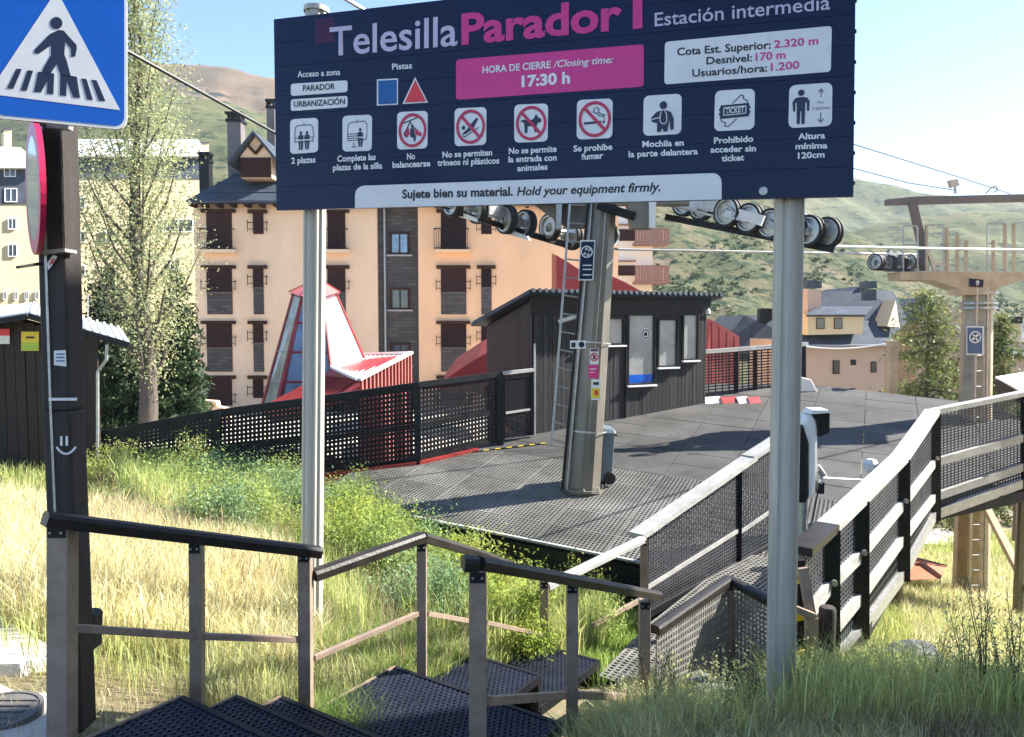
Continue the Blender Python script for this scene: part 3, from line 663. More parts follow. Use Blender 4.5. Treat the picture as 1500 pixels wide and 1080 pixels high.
# low retaining wall and red tubular rails by the poplar
rw = thing('retaining_wall', P(280, 612, 30), 'low cream retaining wall at the foot of the apartment block', 'wall')
mb = MB(); mb.prism([P(234, 625, 30), P(340, 625, 30), P(336, 600, 30), (P(318, 596, 30)), P(316, 588, 30), P(234, 583, 30)], V((0, .4, 0))); mb.build('wall_body', m_cream, rw)
tr_ = thing('tube_railing', P(230, 612, 28), 'rusty red tube railing in front of the cream retaining wall', 'railing')
mb = MB(); zz0 = P(200, 618, 28).z
pts = [P(140, 590, 28), P(205, 597, 28), P(235, 597, 28), P(268, 592, 28)]
for z_ in (0, -.3): mb.path([p + V((0, 0, z_)) for p in pts], .03)
mb.build('rail', m_red, tr_)
for p in pts: mb = MB(); mb.tube(p, p + V((0, 0, -.9)), .03, .03, 6); mb.build('post', m_red, tr_)
# ------------------------------------------------------------------ deck
OUT = [(-3.2, 11.95), (3.0, 8.97), (4.5, 8.95), (6.26, 11.2), (9.6, 12.4), (10.5, 16.3), (7.1, 18.3), (4.0, 18.6), (-0.6, 17.2), (.1, 15.1), (-2.75, 13.15)]
dk = thing('deck', (1, 12, deck_z(1, 12)), 'sloping lift station deck of dark perforated plates between mesh fences', 'deck')
def clip_poly(poly, a, b, c):              # keep a*x+b*y<=c
    out = []
    for i in range(len(poly)):
        p, q = poly[i], poly[(i + 1) % len(poly)]; fp = a * p[0] + b * p[1] - c; fq_ = a * q[0] + b * q[1] - c
        if fp <= 0: out.append(p)
        if (fp < 0 < fq_) or (fq_ < 0 < fp):
            t = fp / (fp - fq_); out.append((p[0] + t * (q[0] - p[0]), p[1] + t * (q[1] - p[1])))
    return out
def seg_in(poly, p, q):                    # segments of pq inside poly
    ts = [0, 1]; dx, dy = q[0] - p[0], q[1] - p[1]
    for i in range(len(poly)):
        a, b = poly[i], poly[(i + 1) % len(poly)]; ex, ey = b[0] - a[0], b[1] - a[1]; den = dx * ey - dy * ex
        if abs(den) < 1e-12: continue
        t = ((a[0] - p[0]) * ey - (a[1] - p[1]) * ex) / den; s_ = ((a[0] - p[0]) * dy - (a[1] - p[1]) * dx) / den
        if 0 <= s_ <= 1 and 0 < t < 1: ts.append(t)
    ts.sort(); out = []
    for t0, t1 in zip(ts, ts[1:]):
        m_ = (t0 + t1) / 2; x, y = p[0] + dx * m_, p[1] + dy * m_; c = False
        for i in range(len(poly)):
            a, b = poly[i], poly[(i + 1) % len(poly)]
            if (a[1] > y) != (b[1] > y) and x < (b[0] - a[0]) * (y - a[1]) / (b[1] - a[1]) + a[0]: c = not c
        if c and t1 - t0 > 1e-4: out.append(((p[0] + dx * t0, p[1] + dy * t0), (p[0] + dx * t1, p[1] + dy * t1)))
    return out
ang = math.atan2(8.97 - 11.95, 6.2); ux, uy = math.cos(ang), math.sin(ang); vx, vy = -uy, ux
def to_uv(p): return ((p[0] + 3.2) * ux + (p[1] - 11.95) * uy, (p[0] + 3.2) * vx + (p[1] - 11.95) * vy)
def from_uv(u, v): return (-3.2 + u * ux + v * vx, 11.95 + u * uy + v * vy)
OUV = [to_uv(p) for p in OUT]
umin, umax = min(p[0] for p in OUV), max(p[0] for p in OUV); vmin, vmax = min(p[1] for p in OUV), max(p[1] for p in OUV)
CW, CH, GAP = 1.0, 0.62, 0.006
def dz(x, y, o=0.0): return V((x, y, deck_z(x, y) + o))
vz = random.Random(5)
u = umin
while u < umax:
    v = vmin
    while v < vmax:
        cell = clip_poly(clip_poly(clip_poly(clip_poly(OUV, 1, 0, u + CW - GAP), -1, 0, -(u + GAP)), 0, 1, v + CH - GAP), 0, -1, -(v + GAP))
        if len(cell) >= 3:
            oz = vz.uniform(-.003, .003)
            mb = MB(); mb.cur = 1; mb.prism([dz(*from_uv(*c), -.03 + oz) for c in cell], V((0, 0, .014))); mb.cur = 0
            cv_ = sum(c[1] for c in cell) / len(cell); pit = .06; solid = cv_ > 2.9
            k = u + GAP
            while k < u + CW and not solid:
                for (p, q) in seg_in(cell, (k, v), (k, v + CH)): mb.bar(dz(*from_uv(*p), -.008 + oz), dz(*from_uv(*q), -.008 + oz), .026, .016)
                k += pit
            k = v + GAP
            while k < v + CH and not solid:
                for (p, q) in seg_in(cell, (u, k), (u + CW, k)): mb.bar(dz(*from_uv(*p), -.006 + oz), dz(*from_uv(*q), -.006 + oz), .022, .016)
                k += pit
            c0 = from_uv(*cell[0])
            if solid: mb.cur = 0; mb.prism([dz(*from_uv(*c), -.015 + oz) for c in cell], V((0, 0, .015)))
            mb.build('deck_plate', [m_platem if solid else m_deck, m_decku], dk, origin=(c0[0], c0[1], deck_z(*c0)))
        v += CH
    u += CW
# joists below, edge beam, legs
mb = MB()
for i in range(len(OUT)):
    a, b = OUT[i], OUT[(i + 1) % len(OUT)]
    if i == 1: continue
    mb = MB(); mb.bar(dz(*a, -.13), dz(*b, -.13), .09, .17); mb.build('edge_beam', m_black, dk)
a, b = OUT[0], OUT[1]
mb = MB(); mb.bar(dz(*a, .012), dz(*b, .012), .05, .03); mb.build('edge_trim', m_timber, dk)
for (x, y) in ((-2.6, 11.9), (0, 10.7), (2.2, 9.8), (6.0, 11.6), (8.8, 12.9), (3.8, 9.6), (9.6, 15.8)):
    mb = MB(); mb.tube((x, y, gh(x, y) - .3), dz(x, y, -.12), .09, .09, 10); mb.build('leg', m_tower, dk)
for t in (.2, .45, .7, .92):
    p, q = lerp(V((*OUT[0], 0)), V((*OUT[1], 0)), t), lerp(V((*OUT[-1], 0)), V((*OUT[4], 0)), t)
    mb = MB(); mb.bar(dz(p.x, p.y, -.14), dz(q.x, q.y, -.14), .08, .14); mb.build('joist', m_black, dk)
# lattice skirt under the near edge
sk_ = thing('skirt_panel', dz(1.0, 9.8, -.5), 'black square hole skirt under the near edge of the deck', 'fence')
lo = []
for t0, t1 in ((.26, .6), (.6, .98)):
    A0, A1 = lerp(V((*a, 0)), V((*b, 0)), t0), lerp(V((*a, 0)), V((*b, 0)), t1)
    mb = MB(); off = V((0, -.05, 0))
    lattice(mb, dz(A0.x, A0.y, -.75) + off, dz(A1.x, A1.y, -.75) + off, dz(A1.x, A1.y, -.22) + off, dz(A0.x, A0.y, -.22) + off, int((A1 - A0).length / .085), 9, .038, .02)
    mb.build('mesh_panel', m_mesh, sk_)
for t in (.26, .6, .98):
    A0 = lerp(V((*a, 0)), V((*b, 0)), t); mb = MB(); mb.bar(dz(A0.x, A0.y - .06, -1.0), dz(A0.x, A0.y - .06, -.2), .08, .05, V((0, 1, 0))); mb.build('post', m_black, sk_)

# ------------------------------------------------------------------ long black mesh fence at the left of the deck
fe = thing('mesh_fence', P(480, 690, 13), 'long black mesh fence with square holes rising towards the dark hut', 'fence')
ftop = [(140, 637), (320, 604), (470, 584), (612, 564), (735, 548), (780, 543)]
fbot = [(140, 716), (320, 701), (470, 690), (612, 672), (735, 644), (780, 637)]
fd = [(140, 12.6), (470, 13.0), (600, 13.3), (780, 14.7)]
fx = [142, 320, 468, 612, 733]
def FT(x, dy=0): return P(x, track(ftop, x) + dy, track(fd, x))
def FB(x, dy=0): return P(x, track(fbot, x) + dy, track(fd, x))
for i in range(len(fx) - 1):
    x0, x1 = fx[i] + 3, fx[i + 1] - 3
    A, B, C, Dd = FB(x0), FB(x1), FT(x1, 6), FT(x0, 6); nu = int((B - A).length / .07); nv = 15
    mb = MB(); lattice(mb, A, B, C, Dd, nu, nv, .049, .012); mb.build('mesh_panel', m_mesh, fe)
    mb = MB(); mb.bar(lerp(A, Dd, .47), lerp(B, C, .47), .05, .09); mb.build('mid_rail', m_black, fe)
for i in range(len(fx) - 1):
    mb = MB(); mb.bar(FT(fx[i] - 1), FT(fx[i + 1] + 1), .07, .1); mb.build('top_rail', m_black, fe)
    mb = MB(); mb.bar(FB(fx[i]), FB(fx[i + 1]), .05, .06); mb.build('bottom_rail', m_black, fe)
for x in fx:
    mb = MB(); b_ = FB(x) + V((0, -.04, 0)); b_.z = min(b_.z, gh(b_.x, b_.y)) - .2; mb.bar(b_, FT(x) + V((0, -.04, 0)), .12 if x > 150 else .16, .08, V((0, 1, 0))); mb.build('post', m_black, fe)
mb = MB()                                                                   # solid end panel against the hut
lattice(mb, FB(739, -2), FB(776, -2), FT(776, 5), FT(739, 5), 5, 22, .02, .012); mb.build('end_mesh', m_mesh, fe)
mb = MB(); e_ = [FB(738, -38), FB(777, -38), FT(777, 8), FT(738, 8)]; mb.prism(e_, V((0, .02, 0))); mb.build('end_panel', m_black, fe)
for p, q in ((FB(737), FT(737)), (FB(779), FT(779))): mb = MB(); mb.bar(p, q, .07, .07, V((0, 1, 0))); mb.build('post', m_black, fe)
mb = MB(); mb.bar(FT(735, -1), FT(781, -1), .1, .06); mb.build('top_rail', m_timber, fe)
mb = MB(); mb.bar(FB(740, -38), FB(776, -38), .06, .04); mb.build('mid_rail', m_timber, fe)
# red kerb boards and hazard tape behind the fence
kb = thing('red_boards', P(560, 690, 13.2), 'row of orange red kerb boards along the foot of the mesh fence', 'board')
kx = [330, 430, 520, 612, 700]
for x0, x1 in zip(kx, kx[1:]):
    mb = MB(); mb.bar(FB(x0, 8) + V((0, -.02, 0)), FB(x1 - 2, 8) + V((0, -.02, 0)), .2, .12, V((0, 0, 1))); mb.build('board', m_red, kb)
hz = thing('hazard_strip', deckP(640, 672), 'yellow and black hazard strip along the left edge of the deck', 'tape')
HP = [deckP(482, 692), deckP(560, 682), deckP(620, 672), deckP(700, 662), deckP(800, 650)]
tot = 0
for p, q in zip(HP, HP[1:]):
    n_ = int((q - p).length / .11)
    for k in range(n_):
        mb = MB(); mb.bar(lerp(p, q, k / n_) + V((0, 0, .014)), lerp(p, q, (k + .92) / n_) + V((0, 0, .014)), .05, .006)
        mb.build('stripe', m_yel if k % 2 else m_blk, hz)

# ------------------------------------------------------------------ centre fence and right fence beside the ramp
cf = thing('mesh_fence', P(1040, 860, 9), 'grey mesh fence with white top board between the deck and the ramp', 'fence')
CD = [(930, 8.0), (1081, 9.55), (1135, 10.1), (1172, 10.5)]
ct = [(932, 783), (1081, 683), (1135, 646), (1172, 624)]; cb = [(930, 910), (1081, 826), (1135, 796), (1172, 775)]
def CT(x, dy=0): return P(x, track(ct, x) + dy, track(CD, x))
def CB(x, dy=0): return P(x, track(cb, x) + dy, track(CD, x))
for x0, x1 in ((946, 1080), (1083, 1134), (1136, 1172)):
    A, B, C, Dd = CB(x0), CB(x1), CT(x1, 6), CT(x0, 6); L = (B - A).length
    mb = MB(); lattice(mb, A, B, C, Dd, max(4, int(L / .05)), 28, .016, .01); mb.build('mesh_panel', m_mesh2, cf)
    mb = MB(); mb.bar(lerp(A, Dd, .33), lerp(B, C, .36), .04, .05); mb.build('mid_rail', m_timber, cf)
    mb = MB(); mb.bar(A, B, .06, .08); mb.build('bottom_rail', m_black, cf)
mb = MB(); mb.bar(CT(932, 2), CT(1100, 0), .19, .06); mb.build('top_board', m_timber, cf)
mb = MB(); mb.bar(CT(1096, -2), CT(1172, -2), .19, .06); mb.build('top_board', m_timber, cf)
for x in (944, 1082, 1135, 1172):
    b_ = CB(x); mb = MB(); mb.bar(V((b_.x, b_.y, gh(b_.x, b_.y) - .1)), CT(x, 4), .08, .06, V((0, 1, 0))); mb.build('post', m_black, cf)

rf = thing('ramp_fence', P(1300, 900, 8), 'long mesh ramp fence with sunlit white boards curving away to the right', 'fence')
RD = [(1160, 6.0), (1224, 7.0), (1259, 7.6), (1321, 9.2), (1366, 11.2), (1500, 11.9), (1620, 12.6)]
rt = [(1166, 812), (1224, 762), (1259, 728), (1321, 668), (1366, 603), (1500, 576), (1620, 556)]
rm = [(1175, 905), (1212, 856), (1259, 810), (1321, 736), (1367, 676), (1500, 640), (1620, 615)]
rb = [(1175, 985), (1224, 909), (1259, 871), (1321, 786), (1368, 725), (1500, 682), (1620, 650)]
rfl = [(1175, 1030), (1221, 965), (1262, 918), (1318, 842), (1353, 790), (1368, 748), (1500, 706), (1620, 672)]
def RP(tr, x, dy=0, o=0.0): return P(x, track(tr, x) + dy, track(RD, x)) + V((0, o, 0))
rx = [1172, 1213, 1257, 1319, 1366, 1500, 1610]
for i in range(len(rx) - 1):
    x0, x1 = rx[i], rx[i + 1]
    for (ta, tb) in ((rt, rm), (rm, rb)):
        A, B, C, Dd = RP(tb, x0), RP(tb, x1), RP(ta, x1), RP(ta, x0); L = (B - A).length
        mb = MB(); lattice(mb, A, B, C, Dd, max(6, int(L / .075)), max(6, int((Dd - A).length / .042)), .016, .01); mb.build('mesh_panel', m_mesh2, rf)
    mb = MB(); mb.bar(RP(rt, x0), RP(rt, x1), .2 if x1 <= 1366 else .15, .07); mb.build('top_board', m_rail if x1 < 1220 else m_timber, rf)  # near board coloured dark to paint the shade over that end
    for tr, ww in ((rm, .12), (rb, .12)):
        mb = MB(); mb.bar(RP(tr, x0, 0, -.03), RP(tr, x1, 0, -.03), .07, ww); mb.build('side_board', m_timber, rf)
    A, B = RP(rfl, x0), RP(rfl, x1)
    mb = MB(); mb.bar(A, B, .12, .14); mb.build('floor_beam', m_galv, rf)
    A2, B2 = RP(rb, x0, 6), RP(rb, x1, 6); mb = MB(); lattice(mb, A, B, B2, A2, max(6, int((B - A).length / .06)), 4, .02, .01); mb.build('mesh_panel', m_mesh, rf)
for x in rx[:-1]:
    if x in (1172,): continue
    mb = MB(); p, q = RP(rfl, x, 8, -.07), RP(rt, x, 2, -.07); mb.bar(p, q, .14, .06, V((0, 1, 0))); mb.build('post', m_black, rf)
    mb = MB(); c = RP(rm, x, -8, -.12); mb.lathe(c, (0, -1, 0), [(0, .03), (.03, .03), (.03, 0)], 8); mb.build('bolt', m_galv, rf)
# ramp floor: mesh mats between stair path and deck
rampf = thing('ramp', (2.4, 8, -3.1), 'mesh floored ramp climbing from the stairs to the deck between two fences', 'ramp')
Lf = [V((.75, 6.3, -3.0)), V((1.45, 7.7, -3.1)), V((2.3, 8.85, -3.05)), V((3.1, 9.6, -2.98))]
Rt = [V((1.85, 5.5, -3.0)), V((2.75, 6.6, -3.1)), V((3.6, 7.6, -3.08)), V((4.6, 9.0, -3.05))]
for i in range(3):
    for s0, s1 in ((0, .5), (.5, 1)):
        A, B, C, Dd = lerp(Lf[i], Rt[i], s0), lerp(Lf[i], Rt[i], s1 - .006), lerp(Lf[i + 1], Rt[i + 1], s1 - .006), lerp(Lf[i + 1], Rt[i + 1], s0)
        mb = MB(); mb.cur = 0; lattice(mb, A, B, C, Dd, int((B - A).length / .06), int((Dd - A).length / .06), .024, .014); mb.cur = 1
        mb.prism([p + V((0, 0, -.05)) for p in (A, B, C, Dd)], V((0, 0, .02))); mb.build('mesh_mat', [m_rampm, m_under], rampf)
for i in range(3):
    for a_ in (Lf, Rt): mb = MB(); mb.bar(a_[i] + V((0, 0, -.1)), a_[i + 1] + V((0, 0, -.1)), .08, .14); mb.build('side_beam', m_black, rampf)

# ------------------------------------------------------------------ fence right of the hut
f3 = thing('mesh_fence', P(1105, 590, 18), 'short black bar fence between the dark hut and the silver sign post', 'fence')
def T3(x, y): return P(x, y, track([(1026, 17.2), (1190, 18.6)], x))
t3 = [(1026, 516), (1180, 504)]; b3 = [(1026, 594), (1180, 578)]
for x0, x1 in ((1028, 1078), (1078, 1106), (1106, 1180)):
    mb = MB(); lattice(mb, T3(x0, track(b3, x0)), T3(x1, track(b3, x1)), T3(x1, track(t3, x1) + 4), T3(x0, track(t3, x0) + 4), int((x1 - x0) / 9), 17, .03, .012); mb.build('mesh_panel', m_mesh, f3)
    mb = MB(); mb.bar(T3(x0, track(t3, x0)), T3(x1 + 2, track(t3, x1)), .1, .09); mb.build('top_rail', m_timber, f3)
for x in (1028, 1078, 1106, 1176):
    mb = MB(); mb.bar(T3(x, track(b3, x) + 2), T3(x, track(t3, x)), .09, .07, V((0, 1, 0))); mb.build('post', m_black, f3)
rp_ = thing('red_wall', P(1055, 590, 19.5), 'bright red sheet wall with sloping top right of the dark hut', 'wall')
mb = MB(); mb.prism([P(1024, 600, 19.5), P(1083, 596, 20), P(1083, 493, 19.8), P(1042, 468, 19.5), P(1024, 466, 19.5)], V((0, .15, 0))); mb.build('sheet', m_redlight, rp_)  # sheet given a lighter red to paint the sunlight on it
for k in range(5):
    x = 1031 + k * 11; mb = MB(); mb.bar(P(x, 594, 19.4), P(x, track([(1024, 470), (1042, 472), (1112, 518)], x), 19.4), .03, .03, V((0, 1, 0))); mb.build('rib', m_red, rp_)
pd = thing('crash_pad', P(1090, 588, 17.6), 'low red and white striped crash pad at the foot of the bar fence', 'pad')
for k, (x0, x1) in enumerate(((1034, 1058), (1059, 1082), (1083, 1098), (1099, 1116))):
    mb = MB(); mb.prism([deckP(x0, 592), deckP(x1, 590), deckP(x1, 590) + V((0, .2, .12)), deckP(x0, 592) + V((0, .2, .12))], V((0, .1, 0))); mb.build('pad_block', (m_whitepanel, m_red)[k % 2], pd)
cp_ = thing('concrete_block', deckP(1176, 574), 'small white concrete block beside the silver sign post on the deck', 'block')
q = deckP(1182, 574); mb = MB(); mb.prism([q + V((-.15, 0, 0)), q + V((.25, 0, 0)), q + V((.1, 0, .28)), q + V((-.15, 0, .35))], V((0, .35, 0))); mb.build('block_body', m_white, cp_, bevel=.02)
# cream bollard with rope
bl = thing('bollard', P(1306, 588, 18.2), 'tall tan square post carrying a sagging white rope at the end of the deck', 'post')
mb = MB(); bt = P(1306, 502, 18.2); bb = P(1306, 600, 18.2); mb.box(((bt.x + bb.x) / 2, 18.2, (bt.z + bb.z) / 2), (.2, .2, bt.z - bb.z)); mb.build('shaft', m_tower2, bl)
mb = MB(); mb.box((bt.x, 18.2, bt.z + .02), (.26, .26, .05)); mb.build('cap', m_tower2, bl)
rpo = thing('rope', P(1240, 512, 18.2), 'white rope sagging from the short fence to the tan post', 'rope')
mb = MB(); pts = [P(1181 + 124 * t, 508 - 6 * t + 22 * t * (1 - t), 18.4) for t in [k / 12 for k in range(13)]]; mb.path(pts, .02); mb.build('rope_strand', m_white, rpo)

# ------------------------------------------------------------------ dark hut
th = R(27); hA = deckP(781, 636); Lh = 4.35; Dp = 2.1
hx = V((math.cos(th), math.sin(th), 0)); hy = V((-math.sin(th), math.cos(th), 0))
hz0 = hA.z - .25
hut = thing('lift_hut', hA, 'dark boarded lift operator hut with tiled roof edge and three windows behind the tower', 'hut')
def H(u, v, z): return V((hA.x, hA.y, 0)) + hx * u + hy * v + V((0, 0, z))
zf = P(781, 436, hA.y).z; zbk = zf - .52
mb = MB(); 
mb.hexa([H(0, 0, hz0 - .4), H(Lh, 0, hz0), H(Lh, Dp, hz0), H(0, Dp, hz0 - .4), H(0, 0, zf - .02), H(Lh, 0, zf - .02), H(Lh, Dp, zbk), H(0, Dp, zbk)]); mb.build('wall', m_under, hut)
def facX(px):                       # u on facade of photo column
    r = ray(px, 540); t = (r.x, r.y); # solve hA + hx*u parallel to r
    det = hx.x * (-t[1]) - hx.y * (-t[0]); rx_, ry_ = -hA.x, -hA.y
    return (rx_ * (-t[1]) - ry_ * (-t[0])) / det
def fz(px, py):
    u = facX(px); q = H(u, 0, 0); return P(px, py, q.y).z
wins = [(852, 912, 466, 505), (918, 957, 461, 563), (962, 990, 468, 537), (998, 1020, 458, 527)]
WU = []
for (x0, x1, y0, y1) in wins:
    xm = (x0 + x1) / 2; WU.append((facX(x0), facX(x1), fz(xm, y1), fz(xm, y0)))
bw = .105; u = 0.0
while u < Lh - .01:                                             # vertical boards cut round the openings
    u1 = min(u + bw - .008, Lh); um = (u + u1) / 2
    zlo = deck_z(*H(um, 0, 0).xy) - .1; spans = [(zlo, zf - .3)]
    for (a0, a1, z0_, z1_) in WU:
        if a0 < um < a1:
            ns = []
            for (s0, s1) in spans:
                if s0 < z0_: ns.append((s0, min(s1, z0_)))
                if s1 > z1_: ns.append((max(s0, z1_), s1))
            spans = ns
    mb = MB(); pr = .02 + vz.uniform(0, .006)
    for (s0, s1) in spans:
        if s1 - s0 > .03: mb.bar(H(um, -pr, s0), H(um, -pr, s1), u1 - u, .022, hy)
    if mb.v: mb.build('board', m_darkwood, hut)
    u += bw
v = 0.0
while v < Dp:
    v1 = min(v + bw - .008, Dp); vm = (v + v1) / 2; mb = MB(); mb.bar(H(-.02, vm, hz0 - .4), H(-.02, vm, zf - .52 * vm / Dp - .05), v1 - v, .022, hx); mb.build('side_board', m_brownwood, hut); v += bw
mb = MB(); mb.bar(H(-.1, -.04, zf - .16), H(Lh + .1, -.04, zf - .16), .04, .34); fa = mb.build('fascia', m_black, hut)
mb = MB(); ov = .3
A, B, C, Dd = H(-.25, -ov, zf + .07), H(Lh + .22, -ov, zf + .07), H(Lh + .22, Dp + .35, zbk - .05), H(-.25, Dp + .35, zbk - .05)
mb.prism([A, B, C, Dd], V((0, 0, .07))); rof = mb.build('roof', m_slate, hut)
nt = 34
for k in range(nt):                                              # rounded tile ends along the eave
    u_ = -.25 + (k + .5) * (Lh + .47) / nt; mb = MB(); mb.tube(H(u_, -ov - .04, zf + .13), H(u_, Dp + .35, zbk + .03), .045, .045, 8); mb.build('tile_row', m_slate, rof)
for i, (a0, a1, z0_, z1_) in enumerate(WU):
    mb = MB(); fw = .045
    for q in (a0, a1): mb.bar(H(q, -.03, z0_), H(q, -.03, z1_), fw, .06, hy)
    for q in (z0_, z1_): mb.bar(H(a0, -.032, q), H(a1, -.032, q), .06, fw)
    f = mb.build('window_frame', m_black, hut)
    mb = MB(); mb.hexa([H(a0, -.012, z0_), H(a1, -.012, z0_), H(a1, -.004, z0_), H(a0, -.004, z0_), H(a0, -.012, z1_), H(a1, -.012, z1_), H(a1, -.004, z1_), H(a0, -.004, z1_)])
    mb.build('pane', M('frosted_pane%d' % i if 0 else 'frosted_pane', (0.3, 0.31, 0.3), 0.2, var=0.2, scale=2.5, bump=0, spec=0.7), f)
    mb = MB(); mb.bar(H(a0 - .03, -.06, z0_ - .03), H(a1 + .03, -.06, z0_ - .03), .1, .035); mb.build('sill', m_white, f)
    if i == 1:
        h_ = (z1_ - z0_) * .14; mb = MB(); mb.prism([H(a0 + .02, -.016, z0_ + .03), H(a1 - .02, -.016, z0_ + .03), H(a1 - .02, -.016, z0_ + h_), H(a0 + .02, -.016, z0_ + h_)], hy * .003); mb.build('blue_band', m_signblue, f)
        c = H((a0 + a1) / 2 + .12, -.018, lerp(z0_, z1_, .72)); mb = MB(); mb.lathe(c, -hy, [(0, .12), (.003, .12), (.003, 0)], 20); mb.build('round_sticker', m_wht, f)
        mb = MB(); mb.lathe(c - hy * .005, -hy, [(0, .1), (.001, .085), (.0, .075)], 20); mb.lathe(c - hy * .005, -hy, [(0, .045), (.001, 0)], 12); mb.build('sticker_mark', m_navy, f)
for px in (915,):
    mb = MB(); u_ = facX(px); mb.bar(H(u_, -.05, deck_z(*H(u_, 0, 0).xy)), H(u_, -.05, zf - .3), .03, .03, hy); mb.build('cover_strip', m_black, hut)
mb = MB(); c = H(.55, -.35, zf - .42); mb.bar(c + V((-.15, 0, -.06)), c + V((.22, -.1, .06)), .16, .09); lm = mb.build('flood_lamp', m_galv, hut, bevel=.02)
mb = MB(); mb.bar(c + V((-.1, .05, -.08)), c + V((-.1, .35, -.08)), .04, .04); mb.build('bracket', m_black, lm)
mb = MB(); mb.tube(H(.0, -.05, zf - .9), H(.0, -.05, hz0), .02, .02, 6); mb.build('conduit', m_galv, hut)
mb = MB(); c = H(Lh - .1, -.2, zf - .25); mb.lathe(c, (0, 0, 1), [(-.05, 0), (-.05, .05), (.03, .05), (.07, .02), (.07, 0)], 10); mb.build('camera_dome', m_white, hut)

# ------------------------------------------------------------------ left shed
shd = thing('shed', P(60, 700, 12.5), 'dark brown plank shed with white sheet roof at the left edge', 'shed')
sd0 = 12.5
x = -60; k = 0
while x < 140:
    p0, p1 = P(x, 705, sd0), P(x + 15, 705, sd0)
    zt_ = min(P(x + 8, track([(-60, 480), (0, 478), (40, 470), (140, 494)], x + 8), sd0).z, 9)
    mb = MB(); wv = p1.x - p0.x - .012; mb.box(((p0.x + p1.x) / 2, sd0 + vz.uniform(-.01, .01), (p0.z - .3 + zt_) / 2), (wv, .04, zt_ - p0.z + .3)); mb.build('plank', m_brownwood, shd); x += 15
mb = MB(); p0, p1 = P(-60, 705, sd0), P(139, 705, sd0); mb.prism([P(-60, 705, sd0 + .03), P(138, 705, sd0 + .03), P(138, 495, sd0 + .03), P(40, 468, sd0 + .03), P(-60, 478, sd0 + .03)], V((-1.9, 3.1, 0))); mb.build('inner_wall', m_under, shd)
for (x0, x1, yl) in ((100, 145, 0),):
    p = P(140, 600, sd0)
    mb = MB(); mb.prism([P(139, 705, sd0), P(140, 705, sd0), P(140, 497, sd0), P(139, 497, sd0)], V((-1.85, 3.1, 0))); mb.build('side_wall', m_brownwood, shd)
mb = MB(); r_ = [P(-70, 478, 12.1), P(40, 462, 12.1), P(190, 505, 12.1), P(190, 501, 12.1), P(40, 457, 12.1), P(-70, 473, 12.1)]
mb.prism(r_, V((-.95, 1.6, .2))); rr = mb.build('roof', m_white, shd)
mb = MB(); mb.bar(P(41, 463, 12.08), P(189, 506, 12.08), .03, .09); mb.bar(P(-60, 480, 12.08), P(39, 464, 12.08), .03, .09); mb.build('barge_board', m_black, rr)
for t in np.linspace(.04, .96, 13):
    a_ = lerp(P(40, 457, 12.1), P(190, 501, 12.1), t); mb = MB(); mb.bar(a_ + V((0, 0, .02)), a_ + V((-.95, 1.6, .22)), .03, .03); mb.build('roof_seam', m_white, rr)
def decal(name, pts, d, mat, parent, off=-.02):
    mb = MB(); mb.prism([P(x, y, d + off) for x, y in pts], V((0, .004, 0))); return mb.build(name, mat, parent)
nt_ = decal('notice', [(31, 514), (57, 514), (57, 486), (31, 486)], sd0 - .03, m_yel, shd)
decal('green_strip', [(32, 513), (56, 513), (56, 502), (32, 502)], sd0 - .036, m_grn, nt_); decal('mark', [(38, 496), (50, 496), (50, 493), (38, 493)], sd0 - .036, m_blk, nt_)
nt_ = decal('notice', [(-4, 504), (14, 504), (14, 482), (-4, 482)], sd0 - .03, m_wht, shd); decal('orange_strip', [(-4, 492), (14, 492), (14, 482), (-4, 482)], sd0 - .036, m_redp, nt_)
mb = MB(); mb.path([P(157, 505, 12.4), P(156, 527, 12.4), P(143, 545, 12.4), P(143, 690, 12.4)], .025, 8); mb.build('downpipe', m_galv, shd)
mb = MB(); mb.path([P(129, 430, 13), P(129, 476, 13)], .012, 6); mb.path([P(24, 390 + 0, 5) if 0 else P(129, 476, 13), P(129, 484, 13)], .03, 6); mb.build('antenna', m_galv, shd)
# ------------------------------------------------------------------ lift tower 1
bA = deckP(852, 716)                     # centre of the foot
tw = thing('lift_tower', bA, 'tan steel chairlift tower with side ladder standing on the deck', 'tower')
dT = bA.y; tp = P(886, 250, dT + .2)
ax = (tp - bA).normalized()
mb = MB(); mb.tube(bA - ax * .1, tp, .31, .225, 10); body = mb.build('mast', m_tower, tw)
mb = MB(); mb.lathe(bA, ax, [(-.02, .36), (.015, .36), (.015, .3)], 16); mb.build('base_plate', m_tower, tw)
for k in range(8):
    t = 2 * math.pi * k / 8; c = bA + V((math.cos(t) * .335, math.sin(t) * .335, .012)); mb = MB(); mb.tube(c, c + V((0, 0, .05)), .02, .02, 6); mb.build('bolt', m_galv, tw)
# weld seams / conduit along the mast
for off, rr_, mt in ((-.26, .016, m_galv), (.02, .012, m_galv), (-.33, .024, m_black)):
    mb = MB(); a_ = bA + V((off, -.28, .05)); b_ = tp + V((off * .8, -.22, -.3)); mb.tube(a_, b_, rr_, rr_, 6); mb.build('conduit', mt, tw)
mb = MB(); mb.lathe(bA + ax * .93, ax, [(0, .325), (.03, .325)], 20); mb.build('band', m_galv, tw)
mb = MB(); mb.lathe(bA + ax * 2.35, ax, [(0, .30), (.025, .30)], 20); mb.build('band', m_galv, tw)
